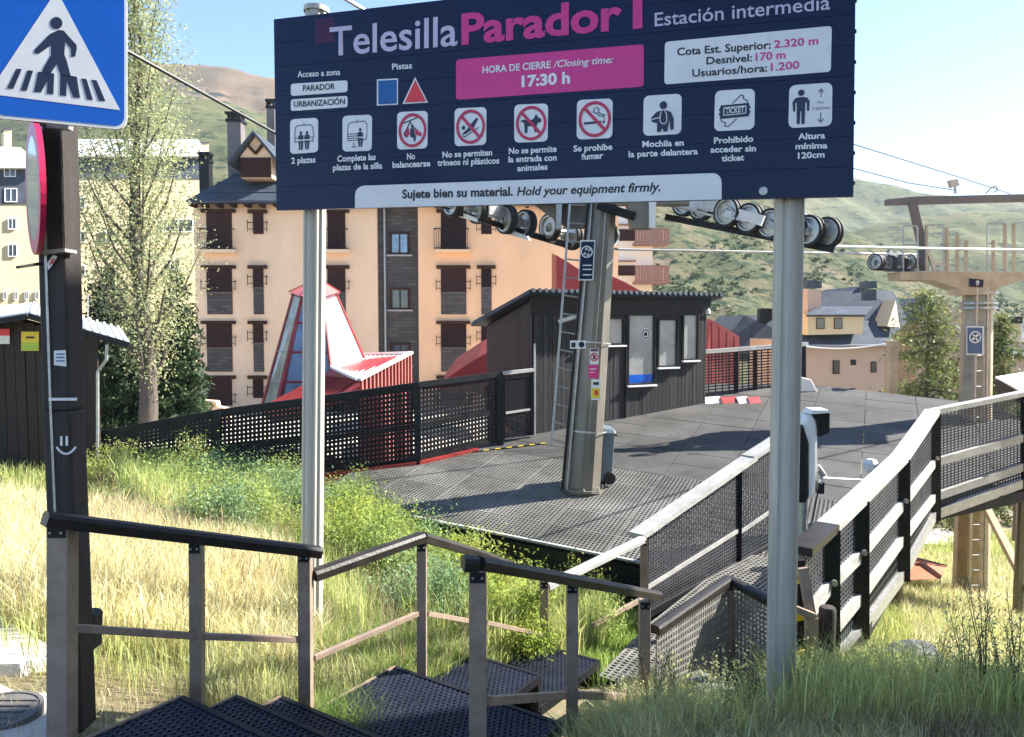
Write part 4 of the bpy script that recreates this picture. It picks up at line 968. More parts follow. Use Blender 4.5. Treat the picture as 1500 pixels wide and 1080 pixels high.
# ladder
lad = thing('ladder', P(820, 655, dT - .2), 'galvanised ladder fixed to the left side of the near lift tower', 'ladder')
La, Lb, Ra, Rb = P(808, 652, dT - .15), P(838, 255, dT + .05), P(834, 660, dT - .15), P(866, 255, dT + .05)
for p, q in ((La, Lb), (Ra, Rb)):
    mb = MB(); mb.bar(p, q, .035, .05, V((0, 1, 0))); mb.build('stile', m_galv, lad)
n_ = 15
for k in range(n_):
    t = (k + .3) / n_; mb = MB(); mb.tube(lerp(La, Lb, t), lerp(Ra, Rb, t), .013, .013, 6); mb.build('rung', m_galv, lad)
for t in (.15, .5, .8): mb = MB(); mb.bar(lerp(Ra, Rb, t), bA + ax * ((Lb - La).length * t + .3) + V((0, 0, .1)), .03, .03); mb.build('bracket', m_black, lad)
# signs and stickers on the mast
def Tz(x, y, o=0.0): return P(x, y, dT - .33 + o)
def plate(name, x0, x1, y0, y1, mat, par, o=0.0, sk=0.0):
    mb = MB(); mb.prism([Tz(x0, y1, o), Tz(x1, y1, o), Tz(x1 + sk, y0, o), Tz(x0 + sk, y0, o)], V((0, .004, 0))); return mb.build(name, mat, par)
def ringp(mb, c, ex, ey, r0, r1, n=24, a0=0, a1=2 * math.pi):
    for k in range(n):
        t0, t1 = a0 + (a1 - a0) * k / n, a0 + (a1 - a0) * (k + 1) / n
        mb.face([c + ex * (r1 * math.cos(t0)) + ey * (r1 * math.sin(t0)), c + ex * (r1 * math.cos(t1)) + ey * (r1 * math.sin(t1)),
                 c + ex * (r0 * math.cos(t1)) + ey * (r0 * math.sin(t1)), c + ex * (r0 * math.cos(t0)) + ey * (r0 * math.sin(t0))])
sp = thing('notice_plate', Tz(860, 410), 'blue notice plate with a white ring of skiers high on the near lift tower', 'sign')
plate('plate', 847, 869, 352, 411, m_wht, sp, 0, 3); plate('blue_face', 848.5, 867.5, 354, 409, m_signblue if 0 else m_navy, sp, -.006, 3)
def tower_ring(x, y, rx_, par, off):
    mb = MB(); c = Tz(x, y, off); s_ = dT / F
    ringp(mb, c, V((s_, 0, 0)), V((0, 0, s_)), rx_ * .82, rx_, 20); mb.build('ring', m_wht, par)
    for (dx, dy) in ((-3.5, 3), (1.5, 4.5), (-1, -4), (3.5, -2.5)):
        mb = MB(); mb.bar(Tz(x + dx - 1, y + dy + 1.5, off), Tz(x + dx + 1.8, y + dy - 2, off), .024, .003, V((0, 1, 0))); mb.bar(Tz(x + dx - 2, y + dy, off), Tz(x + dx + 2, y + dy + 1, off), .012, .003, V((0, 1, 0)))
        mb.build('skier_mark', m_wht, par)
tower_ring(859.5, 369, 8.5, sp, -.012)
for y in (388, 394, 402):
    plate('text_line', 853, 866, y, y + 1.6, m_wht, sp, -.012, 1)
s2 = thing('sticker', Tz(845, 505), 'small white double sticker with a dark round logo low on the near tower', 'sticker')
plate('face', 835, 858, 499, 511, m_wht, s2, 0, 0); mb = MB(); c = Tz(852, 505, -.006)
mb.lathe(c, (0, -1, 0), [(0, .045), (.001, 0)], 14); mb.build('logo', m_navy, s2); plate('mark', 837, 843, 502, 509, m_blk, s2, -.006)
s3 = thing('sticker', Tz(870, 524), 'white sticker with a crossed red ring on the right face of the near tower', 'sticker')
plate('face', 864, 877, 511, 534, m_wht, s3, .02, 0); mb = MB(); ringp(mb, Tz(870.5, 523, .014), V((dT / F, 0, 0)), V((0, 0, dT / F)), 4.3, 6, 18); mb.bar(Tz(867, 519, .014), Tz(874, 527, .014), .018, .003, V((0, 1, 0))); mb.build('ring', m_crimson, s3)
plate('mark', 868.5, 872.5, 520, 526, m_blk, s3, .018); plate('caption', 865, 876, 511.5, 515, m_plum, s3, .018)
s4 = thing('sticker', Tz(869, 545), 'magenta notice sticker in the middle of the column of stickers on the near tower', 'sticker')
plate('face', 862, 876, 535, 554, m_pink, s4, .02, 0); plate('text_line', 864, 873, 540, 541.5, m_wht, s4, .014); plate('text_line', 864, 871, 545, 546, m_wht, s4, .014)
s5 = thing('sticker', Tz(872, 570), 'white and yellow warning sticker lowest on the near tower', 'sticker')
plate('face', 866, 880, 556, 586, m_wht, s5, .02, 0); plate('yellow_face', 867, 879, 569, 583, m_yel, s5, .014); plate('mark', 871, 876, 572, 579, m_redp, s5, .008); plate('mark', 869, 877, 560, 564, m_blk, s5, .014)

# ------------------------------------------------------------------ sheave trains
_wheels = {}
def wheel_meshes(r):
    if r in _wheels: return _wheels[r]
    mb = MB(); mb.lathe((0, 0, 0), (0, 1, 0), [(-.055, r * .80), (-.06, r * .98), (-.03, r), (-.012, r * .93), (.012, r * .93), (.03, r), (.06, r * .98), (.055, r * .80), (-.055, r * .80)], 28)
    t = mb.build('tyre', m_rubber, smooth=True)
    mb = MB(); mb.lathe((0, 0, 0), (0, 1, 0), [(-.03, 0), (-.075, .04), (-.075, r * .22), (-.03, r * .3), (-.022, r * .68), (-.062, r * .74), (-.062, r * .82), (.062, r * .82), (.062, r * .74), (.022, r * .68), (.03, r * .3), (.075, r * .22), (.075, 0)], 28)
    h = mb.build('disc', m_galv, smooth=True)
    _wheels[r] = (t.data, h.data)
    bpy.data.objects.remove(t); bpy.data.objects.remove(h)
    return _wheels[r]
def train(parent, line, r, yaw, beams=True):
    """line: wheel centres; yaw about z of the wheel axis"""
    t, h = wheel_meshes(r); axd = V((math.sin(-yaw), math.cos(yaw), 0))
    for c in line:
        e = bpy.data.objects.new('wheel', t); COL.objects.link(e); e.parent = parent; e.location = c - ORG[parent.name]; e.rotation_euler = (0, 0, yaw); ORG[e.name] = c
        d_ = bpy.data.objects.new('disc', h); COL.objects.link(d_); d_.parent = e; ORG[d_.name] = c
    for i in range(0, len(line) - 1, 2):
        a_, b_ = line[i], line[i + 1]
        mb = MB()
        for s_ in (-.1, .1): mb.bar(a_ + axd * s_ + V((0, 0, -.02)), b_ + axd * s_ + V((0, 0, -.02)), .016, .1)
        m_ = (a_ + b_) / 2; mb.tube(m_ - axd * .13 + V((0, 0, .01)), m_ + axd * .13 + V((0, 0, .01)), .035, .035, 8)
        mb.build('rocker_arm', m_galv, parent)
    for i in range(0, len(line) - 3, 4):
        m0, m1 = (line[i] + line[i + 1]) / 2, (line[i + 2] + line[i + 3]) / 2
        mb = MB(); up_ = V((0, 0, .24))
        for s_ in (-.13, .13): mb.prism([m0 + axd * s_ + V((0, 0, -.04)), m1 + axd * s_ + V((0, 0, -.04)), m1 + axd * s_ + V((0, 0, .07)), (m0 + m1) / 2 + axd * s_ + up_, m0 + axd * s_ + V((0, 0, .07))], axd * .014)
        mb.build('main_beam', m_galv, parent)
def on_line(pts, n):                       # n points evenly spaced in photo along pixels with depth
    out = []
    for k in range(n):
        t = k / (n - 1); x = pts[0][0] + (pts[1][0] - pts[0][0]) * t; y = pts[0][1] + (pts[1][1] - pts[0][1]) * t; d = pts[0][2] + (pts[1][2] - pts[0][2]) * t
        out.append(P(x, y, d))
    return out
st1 = thing('sheave_train', P(740, 325, 12.6), 'left sheave wheel train hanging from the near tower over the orange facade', 'sheave train')
L1 = [P(664, 296, 11.6), P(700, 306, 11.9), P(742, 322, 12.3), P(770, 328, 12.6), P(806, 333, 12.9), P(838, 347, 13.3)]
train(st1, L1, .235, R(-52))
for (x, y, d) in ((684, 317, 11.8), (757, 343, 12.4)):              # pale catcher plates
    mb = MB(); mb.prism([P(x - 12, y - 7, d), P(x + 14, y + 3, d), P(x + 17, y + 9, d), P(x - 12, y + 1, d)], V((.04, .05, 0))); mb.build('cable_catcher', m_white, st1)
mb = MB(); mb.bar(P(663, 310, 11.7), P(835, 362, 13.3), .05, .07); mb.build('lower_beam', m_black, st1)
st2 = thing('sheave_train', P(1110, 325, 11.5), 'right sheave wheel train hanging from the near tower beside the silver post', 'sheave train')
L2 = [P(1003, 297, 12.9), P(1028, 303, 12.6), P(1066, 311, 11.9), P(1098, 320, 11.7), P(1130, 328, 11.5), P(1160, 335, 11.4), P(1185, 338, 11.3), P(1212, 341, 11.3)]
train(st2, L2, .235, R(-52))
mb = MB(); mb.prism([P(1082, 306, 11.2), P(1120, 316, 11.2), P(1114, 331, 11.2), P(1084, 322, 11.2)], V((.03, .04, 0))); mb.build('cable_catcher', m_white, st2)
mb = MB(); mb.bar(P(975, 318, 12.6), P(1222, 366, 11.2), .06, .1); mb.build('lower_beam', m_black, st2)
# crossarm on the near tower
xa = thing('crossarm', P(886, 285, dT), 'steel crossarm with boxed ends at the head of the near tower', 'crossarm')
mb = MB(); mb.bar(P(690, 286, dT + .5), P(1010, 286, dT - .1), .26, .32); mb.build('beam', m_tower, xa)
mb = MB(); mb.prism([P(770, 290, dT + .3), P(832, 334, dT + .3), P(872, 334, dT + .1), P(872, 270, dT + .1), P(770, 270, dT + .3)], V((0, .14, 0))); mb.build('gusset', m_greyshade, xa)
mb = MB(); mb.prism([P(815, 335, dT + .1), P(822, 335, dT + .1), P(824, 280, dT + .1), P(815, 280, dT + .1)], V((.0, .2, 0))); mb.build('end_plate', m_galv, xa)
mb = MB(); mb.prism([P(926, 334, dT - .1), P(957, 334, dT - .1), P(960, 268, dT - .1), P(915, 268, dT - .1)], V((0, .3, 0))); mb.build('hanger_box', m_tower, xa)
mb = MB(); mb.prism([P(951, 334, dT - .15), P(960, 334, dT - .15), P(962, 275, dT - .15), P(951, 275, dT - .15)], V((0, .04, 0))); mb.build('end_plate', m_white, xa)
mb = MB(); mb.bar(P(875, 300, dT - .1), P(930, 318, dT - .1), .12, .12); mb.build('arm_strut', m_black, xa)
mb = MB(); mb.lathe(P(893, 345, dT + .1), V((.6, -.8, 0)), [(-.04, .19), (.04, .19), (.04, .15), (-.04, .15), (-.04, .19)], 20); mb.build('guard_ring', m_galv, xa)
# cables
cb_ = thing('haul_cable', P(300, 132, 9), 'dark twisted haul cable running from the blue sign down behind the information board', 'cable')
mb = MB(); mb.path([P(-250, -150, 5.2), P(188, 76, 7.2), P(403, 195, 9.2), P(640, 301, 11.5), P(835, 357, 13.3), P(905, 365, 13.8)], .019, 6); mb.build('strand', m_cabled, cb_)
cb_ = thing('haul_cable', P(1250, 362, 11.6), 'bright steel cable from the right wheels to the far tower, upper of two', 'cable')
mb = MB(); mb.path([P(260, -130, 6), P(505, -2, 7.4), P(530, 13, 7.6), P(700, 130, 9.5), P(980, 300, 12.6), P(1220, 361, 11.3), P(1400, 365, 13.4), P(1720, 368, 17)], .02, 6); mb.build('strand', m_cable, cb_)
cb_ = thing('haul_cable', P(1000, 367, 14), 'bright steel cable crossing behind the silver post, lower of two', 'cable')
mb = MB(); mb.path([P(905, 365.5, 13.8), P(1280, 372, 15.5), P(1345, 373, 16)], .02, 6); mb.build('strand', m_cable, cb_)
for nm, pts in (('thin comms wire rising left from the far tower gantry, upper of two', [(1150, 180, 16), (1255, 213, 16), (1400, 258, 16), (1480, 284, 16)]),
                ('thin comms wire rising left from the far tower gantry, lower of two', [(1150, 228, 16), (1255, 248, 16), (1330, 268, 16), (1400, 279, 16)])):
    c_ = thing('wire', P(*pts[0]), nm, 'wire'); mb = MB(); mb.path([P(*p) for p in pts], .012, 5); mb.build('strand', m_greyshade, c_)

# ------------------------------------------------------------------ lift tower 2
D2 = 15.5
t2b = P(1421, 915, D2); t2t = P(1433, 405, D2)
t2 = thing('lift_tower', t2b, 'far tan chairlift tower with ladder and T shaped head at the right', 'tower')
ax2 = (t2t - t2b).normalized()
mb = MB(); mb.tube(t2b - ax2 * .6, t2t, .36, .27, 10); mb.build('mast', m_tower2, t2)
mb = MB(); mb.lathe(t2b, (0, 0, 1), [(-.5, .6), (.05, .6), (.12, .45), (.12, 0)], 16); mb.build('footing', m_concrete, t2)
for dx in (-.16, .14):
    mb = MB(); mb.bar(t2b + V((dx - .12, -.42, .2)), t2t + V((dx * .7 - .1, -.32, -.2)), .03, .04, V((0, 1, 0))); mb.build('ladder_stile', m_galv, t2)
for k in range(22):
    t = (k + .5) / 22; c = lerp(t2b + V((-.13, -.42, .2)), t2t + V((-.11, -.32, -.2)), t); mb = MB(); mb.tube(c - V((.15, 0, 0)), c + V((.14, 0, 0)), .013, .013, 6); mb.build('rung', m_galv, t2)
for y in (430, 445, 452):
    c = P(1433, y, D2); mb = MB(); mb.lathe(c, (0, 0, 1), [(-.02, .36), (.03, .36), (.03, .2)], 12); mb.build('flange', m_galv, t2)
def T2(x, y, o=0): return P(x, y, D2 + o)
mb = MB(); mb.prism([T2(x_, y_, -.34) for x_, y_ in ((1318, 402), (1320, 410), (1368, 411), (1405, 423), (1412, 432), (1455, 432), (1464, 421), (1506, 408), (1560, 408), (1560, 400), (1318, 398))], V((0, .5, 0))); mb.build('crossarm', m_tower2, t2)
mb = MB(); mb.prism([T2(1301, 292, .1), T2(1301, 300, .1), T2(1600, 292, .1), T2(1600, 282, .1), T2(1340, 288, .1)], V((0, .16, 0))); mb.build('gantry_beam', m_greyshade, t2)
mb = MB(); mb.bar(T2(1336, 296, .1), T2(1352, 366, .1), .14, .12, V((0, 1, 0))); mb.bar(T2(1352, 366, .1), T2(1354, 402, .1), .13, .12, V((0, 1, 0))); mb.build('gantry_leg', m_greyshade, t2)
mb = MB(); mb.bar(T2(1358, 362), T2(1369, 398), .07, .06, V((0, 1, 0))); mb.build('gantry_brace', m_galv, t2)
mb = MB(); mb.bar(T2(1368, 385), T2(1402, 393), .04, .04); mb.build('stay', m_galv, t2)
for (x0, x1, y0, y1) in ((1323, 1344, 331, 398), (1356, 1382, 330, 398), (1446, 1474, 328, 398), (1486, 1520, 327, 398)):
    mb = MB(); mb.path([T2(x0, y1), T2(x0, y0 + 2), T2(x0 + 2, y0), T2(x1 - 2, y0), T2(x1, y0 + 2), T2(x1, y1)], .018, 6); mb.path([T2(x0, (y0 + y1) / 2 - 6), T2(x1, (y0 + y1) / 2 - 6)], .012, 5); mb.build('guard_hoop', m_galv, t2)
for (x, y0) in ((1357, 330), (1387, 333), (1402, 342), (1415, 352), (1455, 352), (1472, 328), (1485, 327)):
    mb = MB(); mb.bar(T2(x, y0), T2(x, 399), .05, .05, V((0, 1, 0))); mb.build('catwalk_post', m_tower2, t2)
mb = MB(); mb.prism([T2(1340, 397, -.05), T2(1560, 398, -.05), T2(1560, 400, -.05), T2(1340, 400, -.05)], V((0, .6, 0))); mb.build('catwalk', m_galv, t2)
mb = MB(); mb.prism([T2(1421, 408, -.37), T2(1441, 410, -.37), T2(1440, 421, -.37), T2(1421, 420, -.37)], V((0, .015, 0))); npz = mb.build('number_plate', m_signblue if 0 else m_navy, t2)
q0 = T2(1429, 418.5, -.38); put_text('9', q0, V((5 * D2 / F, 0, 0)), V((0, 0, 7 * D2 / F)), m_wht, npz, V((0, -.006, 0)), bold=.02)
mb = MB(); mb.prism([T2(1416, 478, -.4), T2(1441, 478, -.4), T2(1441, 520, -.4), T2(1416, 520, -.4)], V((0, .02, 0))); nb_ = mb.build('notice_plate', m_wht, t2)
mb = MB(); mb.prism([T2(1418, 480, -.42), T2(1439, 480, -.42), T2(1439, 518, -.42), T2(1418, 518, -.42)], V((0, .01, 0))); mb.build('plate_face', m_plateblue, nb_)
mb = MB(); ringp(mb, T2(1428.5, 494, -.43), V((D2 / F, 0, 0)), V((0, 0, D2 / F)), 7, 8.6, 20); mb.bar(T2(1424, 498, -.43), T2(1433, 490, -.43), .04, .004, V((0, 1, 0))); mb.bar(T2(1425, 490, -.43), T2(1432, 499, -.43), .03, .004, V((0, 1, 0))); mb.build('plate_ring', m_wht, nb_)
mb = MB(); mb.prism([T2(1391, 264), T2(1403, 262), T2(1406, 272), T2(1394, 275)], V((0, .1, 0))); mb.path([T2(1399, 274), T2(1400, 284)], .03, 6); mb.build('floodlight', m_galv, t2)
mb = MB(); mb.path([T2(1444, 284), T2(1452, 275), T2(1459, 273), T2(1462, 279), T2(1455, 282)], .015, 5); mb.build('loop_bracket', m_galv, t2)
mb = MB(); mb.bar(T2(1440, 735, -.4), T2(1515, 880, -3), .12, .12); mb.lathe(T2(1440, 733, -.4), (0, -1, 0), [(0, .08), (.1, .08), (.1, 0)], 8); mb.build('diagonal_prop', m_tower2, t2)
st3 = thing('sheave_train', T2(1310, 385), 'dark sheave wheel train at the left end of the far tower head', 'sheave train')
train(st3, [T2(1284, 384, -.3), T2(1302, 386, 0), T2(1318, 385, .2), T2(1334, 384, .4)], .17, R(-60))
mb = MB(); mb.bar(T2(1284, 394, -.3), T2(1345, 398, .3), .1, .06); mb.build('lower_beam', m_black, st3)
# dark walkway beyond, small white capped posts on slope
ob = thing('concrete_footing', P(1352, 833, 14.5), 'orange brown concrete footing block half sunk in the right meadow', 'block')
mb = MB(); mb.prism([P(1322, 850, 14), P(1378, 848, 14), P(1388, 828, 15), P(1335, 814, 15), P(1322, 815, 15)], V((0, .8, -.3))); mb.build('block_body', M('rusty_clay', (0.4, 0.13, 0.06), 0.8, var=.2), ob)
lp = thing('bollard', P(1487, 790, 17), 'slim grey bollard with round head in the shade under the right walkway', 'post')
mb = MB(); mb.lathe(P(1487, 792, 17), (0, 0, 1), [(0, .07), (.7, .06), (.78, .09), (.9, .07), (.95, 0)], 10); mb.build('shaft', m_greyshade, lp)
rt_ = thing('red_tile_shelter', P(1480, 565, 16), 'small roof with red brown edge behind the right railing', 'roof')
mb = MB(); mb.prism([P(1458, 552, 16.5), P(1500, 575, 15.5), P(1530, 585, 15.5), P(1530, 545, 18), P(1500, 545, 18)], V((0, 0, -.12))); mb.build('roof_sheet', m_offwhite, rt_)
mb = MB(); mb.prism([P(1462, 556, 16.4), P(1500, 579, 15.45), P(1500, 592, 15.45), P(1462, 575, 16.4)], V((0, .1, 0))); mb.build('side_board', m_brownwood, rt_)

# ------------------------------------------------------------------ wheelie bin
bb_ = deckP(886, 706)
bn = thing('wheelie_bin', bb_, 'dark wheelie bin with pale blue grey side right of the near tower foot', 'bin')
s_ = bb_.y / F; wB = 22 * s_; hB = 84 * s_; y0 = bb_.y; cx = bb_.x
mb = MB(); lo_, hi_ = .42, .52
mb.hexa([V((cx - wB * .45, y0 - .2, bb_.z + .04)), V((cx + wB * .35, y0 - .2, bb_.z + .04)), V((cx + wB * .35, y0 + .2, bb_.z + .04)), V((cx - wB * .45, y0 + .2, bb_.z + .04)),
         V((cx - wB * .55, y0 - .27, bb_.z + hB * .9)), V((cx + wB * .5, y0 - .27, bb_.z + hB * .9)), V((cx + wB * .5, y0 + .27, bb_.z + hB * .9)), V((cx - wB * .55, y0 + .27, bb_.z + hB * .9))])
m_bin = M('bin_plastic', (0.12, 0.16, 0.19), 0.4, var=.1)
mb.build('body', m_bin, bn, bevel=.015)
mb = MB(); mb.hexa([V((cx - wB * .6, y0 - .3, bb_.z + hB * .9)), V((cx + wB * .58, y0 - .3, bb_.z + hB * .9)), V((cx + wB * .58, y0 + .3, bb_.z + hB * .9)), V((cx - wB * .6, y0 + .3, bb_.z + hB * .9)),
                    V((cx - wB * .45, y0 - .24, bb_.z + hB * 1.0)), V((cx + wB * .5, y0 - .24, bb_.z + hB * .96)), V((cx + wB * .5, y0 + .24, bb_.z + hB * .96)), V((cx - wB * .45, y0 + .24, bb_.z + hB * 1.0))]); mb.build('lid', m_bin, bn, bevel=.015)
for sy in (-.2, .2): mb = MB(); mb.lathe((cx + wB * .2, y0 + sy - .03, bb_.z + .1), (0, 1, 0), [(0, 0), (0, .1), (.06, .1), (.06, 0)], 16); mb.build('wheel', m_rubber, bn)
mb = MB(); mb.tube((cx + wB * .6, y0 - .22, bb_.z + hB * .86), (cx + wB * .6, y0 + .22, bb_.z + hB * .86), .018, .018, 8); mb.build('handle', m_black, bn)

# ------------------------------------------------------------------ gate reader (white rounded box on a pole)
kd = 7.6
kk = thing('ticket_reader', P(1185, 800, kd), 'white rounded ski gate ticket reader with dark screen head just right of the silver post', 'ticket reader')
def K(x, y, o=0): return P(x, y, kd + o)
mb = MB(); mb.tube(K(1176, 905), K(1176, 640), .045, .045, 12); mb.build('pole', m_galv, kk, smooth=True)
pts = [(1172, 628), (1180, 612), (1192, 606), (1199, 614), (1199, 690), (1194, 722), (1184, 737), (1172, 734)]
mb = MB(); mb.prism([K(x, y, -.05) for x, y in pts], V((0, .24, 0))); mb.build('housing', m_white, kk, bevel=.035)
pts = [(1166, 640), (1177, 622), (1186, 650), (1186, 728), (1180, 738), (1168, 736)]
mb = MB(); mb.prism([K(x, y, -.1) for x, y in pts], V((0, .3, 0))); mb.build('side_cover', m_black, kk, bevel=.02)
mb = MB(); mb.prism([K(1190, 606, -.08), K(1216, 604, -.08), K(1216, 634, -.08), K(1200, 641, -.08), K(1197, 620, -.08)], V((.02, .22, 0))); sc_ = mb.build('screen_head', m_black, kk, bevel=.01)
mb = MB(); mb.prism([K(1187, 607, -.1), K(1217, 605, -.1), K(1214, 601, -.1), K(1192, 601, -.1)], V((.02, .26, 0))); mb.build('head_cap', m_white, kk)
mb = MB(); mb.path([K(1198, 682), K(1207, 694), K(1208, 698)], .022, 6); mb.path([K(1197, 690), K(1205, 702), K(1201, 708)], .018, 6); mb.path([K(1200, 700), K(1270, 704, .6)], .012, 6); mb.build('turnstile_arm', m_galv, kk)
mb = MB(); mb.box(K(1201, 714, .05), (.06, .08, .12)); mb.path([K(1199, 716), K(1190, 765)], .008, 5); mb.build('cable_box', m_black, kk)
r2 = thing('ticket_reader', P(1276, 682, 9.6), 'small pale reader head peeping over the white board of the ramp fence', 'ticket reader')
mb = MB(); mb.lathe(P(1276, 690, 9.6), (0, 0, 1), [(-.3, .03), (0, .04), (.02, .08), (.1, .09), (.15, .05), (.15, 0)], 10); mb.build('housing', m_white, r2)
mb = MB(); mb.tube(P(1276, 700, 9.6), P(1276, 760, 9.6), .03, .03, 8); mb.build('pole', m_galv, r2)
# ------------------------------------------------------------------ stair treads
stairs = thing('stairs', P(300, 1050, 4), 'flight of steps covered with dark hexagonal hole rubber mats', 'stairs')
dirn = V((.56, .83, 0)).normalized(); perp = V((.83, -.56, 0))
b0 = V((-1.98, 3.33, 0))                       # back line start (left pole post)
steps = [(-.02, .52, -1.90), (.52, .84, -2.03), (.84, 1.14, -2.16), (1.14, 2.1, -2.35), (2.1, 3.0, -2.6), (3.0, 3.95, -2.85)]
WID = 1.32
def backP(s):                                   # back edge bends a little
    return b0 + dirn * s + (V((.10, -.08, 0)) * max(0, s - 0.0) * 0)
for i, (s0, s1, z) in enumerate(steps):
    A, B = backP(s0), backP(s1); WID = 1.32 if i < 4 else .62
    q = [A, A + perp * WID, B + perp * WID, B]; q = [V((p.x, p.y, z)) for p in q]
    if i == 0: q[1] = q[1] - dirn * .6; q[0] = q[0]
    mb = MB(); mb.cur = 1; mb.prism([p + V((0, 0, -.05)) for p in q], V((0, 0, .03))); mb.cur = 0
    # hexagon-like openings: three sets of thin strips
    U = perp; W = dirn; L = (B - A).length; pit = .034
    base = q[0]
    ext_ = .6 if i == 0 else 0
    quad = [(0, 0), (WID, -ext_), (WID, L), (0, L)]
    def place(p): return base + U * p[0] + W * p[1] + V((0, 0, -.006))
    for k, a_ in enumerate((R(60), R(-60), 0)):
        dx, dy = math.cos(a_), math.sin(a_); nx_, ny_ = -dy, dx
        c = -3.0
        while c < 3.0:
            p0 = (nx_ * c - dx * 4, ny_ * c - dy * 4); p1 = (nx_ * c + dx * 4, ny_ * c + dy * 4)
            for (m0, m1) in seg_in(quad, p0, p1):
                mb.bar(place(m0) + V((0, 0, -.001 * k)), place(m1) + V((0, 0, -.001 * k)), .0115 if k < 2 else .009, .013)
            c += pit
    mb.build('rubber_mat', [m_mat, m_under], stairs)
    mb = MB(); mb.bar(q[3] + V((0, 0, -.03)), q[2] + V((0, 0, -.03)), .03, .07); mb.build('nosing', m_black, stairs)
    mb = MB(); mb.bar(q[0] + V((0, 0, -.02)), q[3] + V((0, 0, -.02)), .012, .06, V((0, 0, 1))); mb.build('edge_strip', m_post if i < 4 else m_black, stairs); mb = MB(); mb.bar(q[1] + V((0, 0, -.02)), q[2] + V((0, 0, -.02)), .012, .06); mb.build('edge_strip', m_black, stairs)
    zn = steps[i + 1][2] if i < len(steps) - 1 else z - .2
    mb = MB(); mb.hexa([p + V((0, 0, zn - z - .02)) for p in (q[3] - dirn * .03, q[2] - dirn * .03, q[2], q[3])] + [p + V((0, 0, -.05)) for p in (q[3] - dirn * .03, q[2] - dirn * .03, q[2], q[3])]); mb.build('riser', m_black, stairs)

# ------------------------------------------------------------------ stair railings
def railing(label, runs, posts, mids=(), name='stair_railing', lit=False):
    p0 = P(*runs[0][0]); t = thing(name, p0, label, 'railing', None)
    for r in runs:
        pp = [P(*q) for q in r]
        for a_, b_ in zip(pp, pp[1:]):
            u_ = (b_ - a_).cross(V((0, 0, 1))).normalized(); n_ = u_.cross(b_ - a_).normalized()
            prof = [(-.044, -.034), (.044, -.034), (.046, .008), (.034, .026), (0, .032), (-.034, .026), (-.046, .008)]
            s0 = [a_ + u_ * x + n_ * z for x, z in prof]
            mb = MB(); mb.prism(s0, b_ - a_); mb.build('handrail', m_timber if lit else m_rail, t)  # lit rails take a pale colour that stands for sunlight
    for (x, yt, yb, d, wpx) in posts:
        w_ = wpx * d / F; a_, b_ = P(x[0] if isinstance(x, tuple) else x, yt, d), P(x[1] if isinstance(x, tuple) else x, yb, d)
        mb = MB(); mb.bar(b_ + V((0, 0, -.1)), a_, w_ * .95, w_ * .9, V((0, 1, 0))); mb.build('post', m_post, t, bevel=.004)
        if yt > 780 or d < 3.5:
            ad = (a_ - b_).normalized(); c_ = a_ - ad * .035 + V((0, -w_ * .45, 0)); mb = MB(); mb.box(c_, (w_ * .8, .008, .05)); pb_ = mb.build('bracket_plate', m_black, t)
            for sx in (-.25, .25): mb = MB(); mb.tube(c_ + V((sx * w_, -.003, 0)), c_ + V((sx * w_, -.012, 0)), .007, .006, 6); mb.build('bolt', m_galv, pb_)
    for (q0, q1, w_) in mids:
        mb = MB(); mb.bar(P(*q0), P(*q1), .03, w_); mb.build('mid_rail', m_post, t, bevel=.003)
    return t
railing('upper left brown steel stair railing beside the dark wooden pole', [[(66, 759, 3.32), (467, 808, 4.32)]],
        [((92, 90), 765, 1076, 3.42, 33), ((288, 289), 792, 1034, 3.98, 19), ((447, 448), 806, 1044, 4.36, 20)],
        [((108, 920, 3.45), (286, 932, 3.96), .036), ((292, 932, 3.98), (438, 937, 4.33), .034)])
railing('middle section of stair railing turning round the corner at the landing', [[(458, 842, 4.4), (618, 786, 5.02), (706, 812, 5.7), (796, 846, 6.5)]],
        [(618, 793, 992, 5.04, 15), (706, 818, 990, 5.75, 15), (797, 850, 968, 6.55, 13)],
        [((460, 964, 4.4), (612, 899, 5.0), .034), ((626, 899, 5.06), (700, 912, 5.7), .034), ((712, 912, 5.75), (794, 930, 6.5), .034)])
railing('near brown stair railing in front of the landing with dark sloping handrail', [[(678, 824, 3.5), (700, 824, 3.52), (962, 872, 5.25)]],
        [(700, 832, 1120, 3.55, 27), (838, 852, 1060, 4.5, 18), (944, 878, 1040, 5.25, 17)],
        [((716, 1027, 3.58), (832, 1018, 4.5), .045), ((846, 1018, 4.5), (936, 1022, 5.2), .045)])
railing('handrail coloured pale for sunlight, joining the stair railing to the centre mesh fence', [[(800, 858, 6.6), (940, 790, 7.9)]], [(943, 790, 905, 8.0, 10)],
        [((802, 952, 6.6), (936, 880, 7.9), .05)], lit=True)
sg_rail = railing('short grey handrail at the foot of the ramp left of the silver post', [[(958, 922, 5.35), (1068, 848, 6.5), (1140, 886, 6.0)]],
        [(1070, 853, 975, 6.5, 14)], [])
for (q0, q1, q2, q3) in (((962, 1030, 5.4), (1066, 990, 6.45), (1066, 858, 6.45), (962, 932, 5.4)), ((1075, 990, 6.45), (1138, 1010, 6.02), (1138, 896, 6.02), (1075, 860, 6.45))):
    A, B, C, Dd = P(*q0), P(*q1), P(*q2), P(*q3); mb = MB(); lattice(mb, A, B, C, Dd, int((B - A).length / .042), int((Dd - A).length / .042), .015, .01); mb.build('mesh_panel', m_rampm, sg_rail)
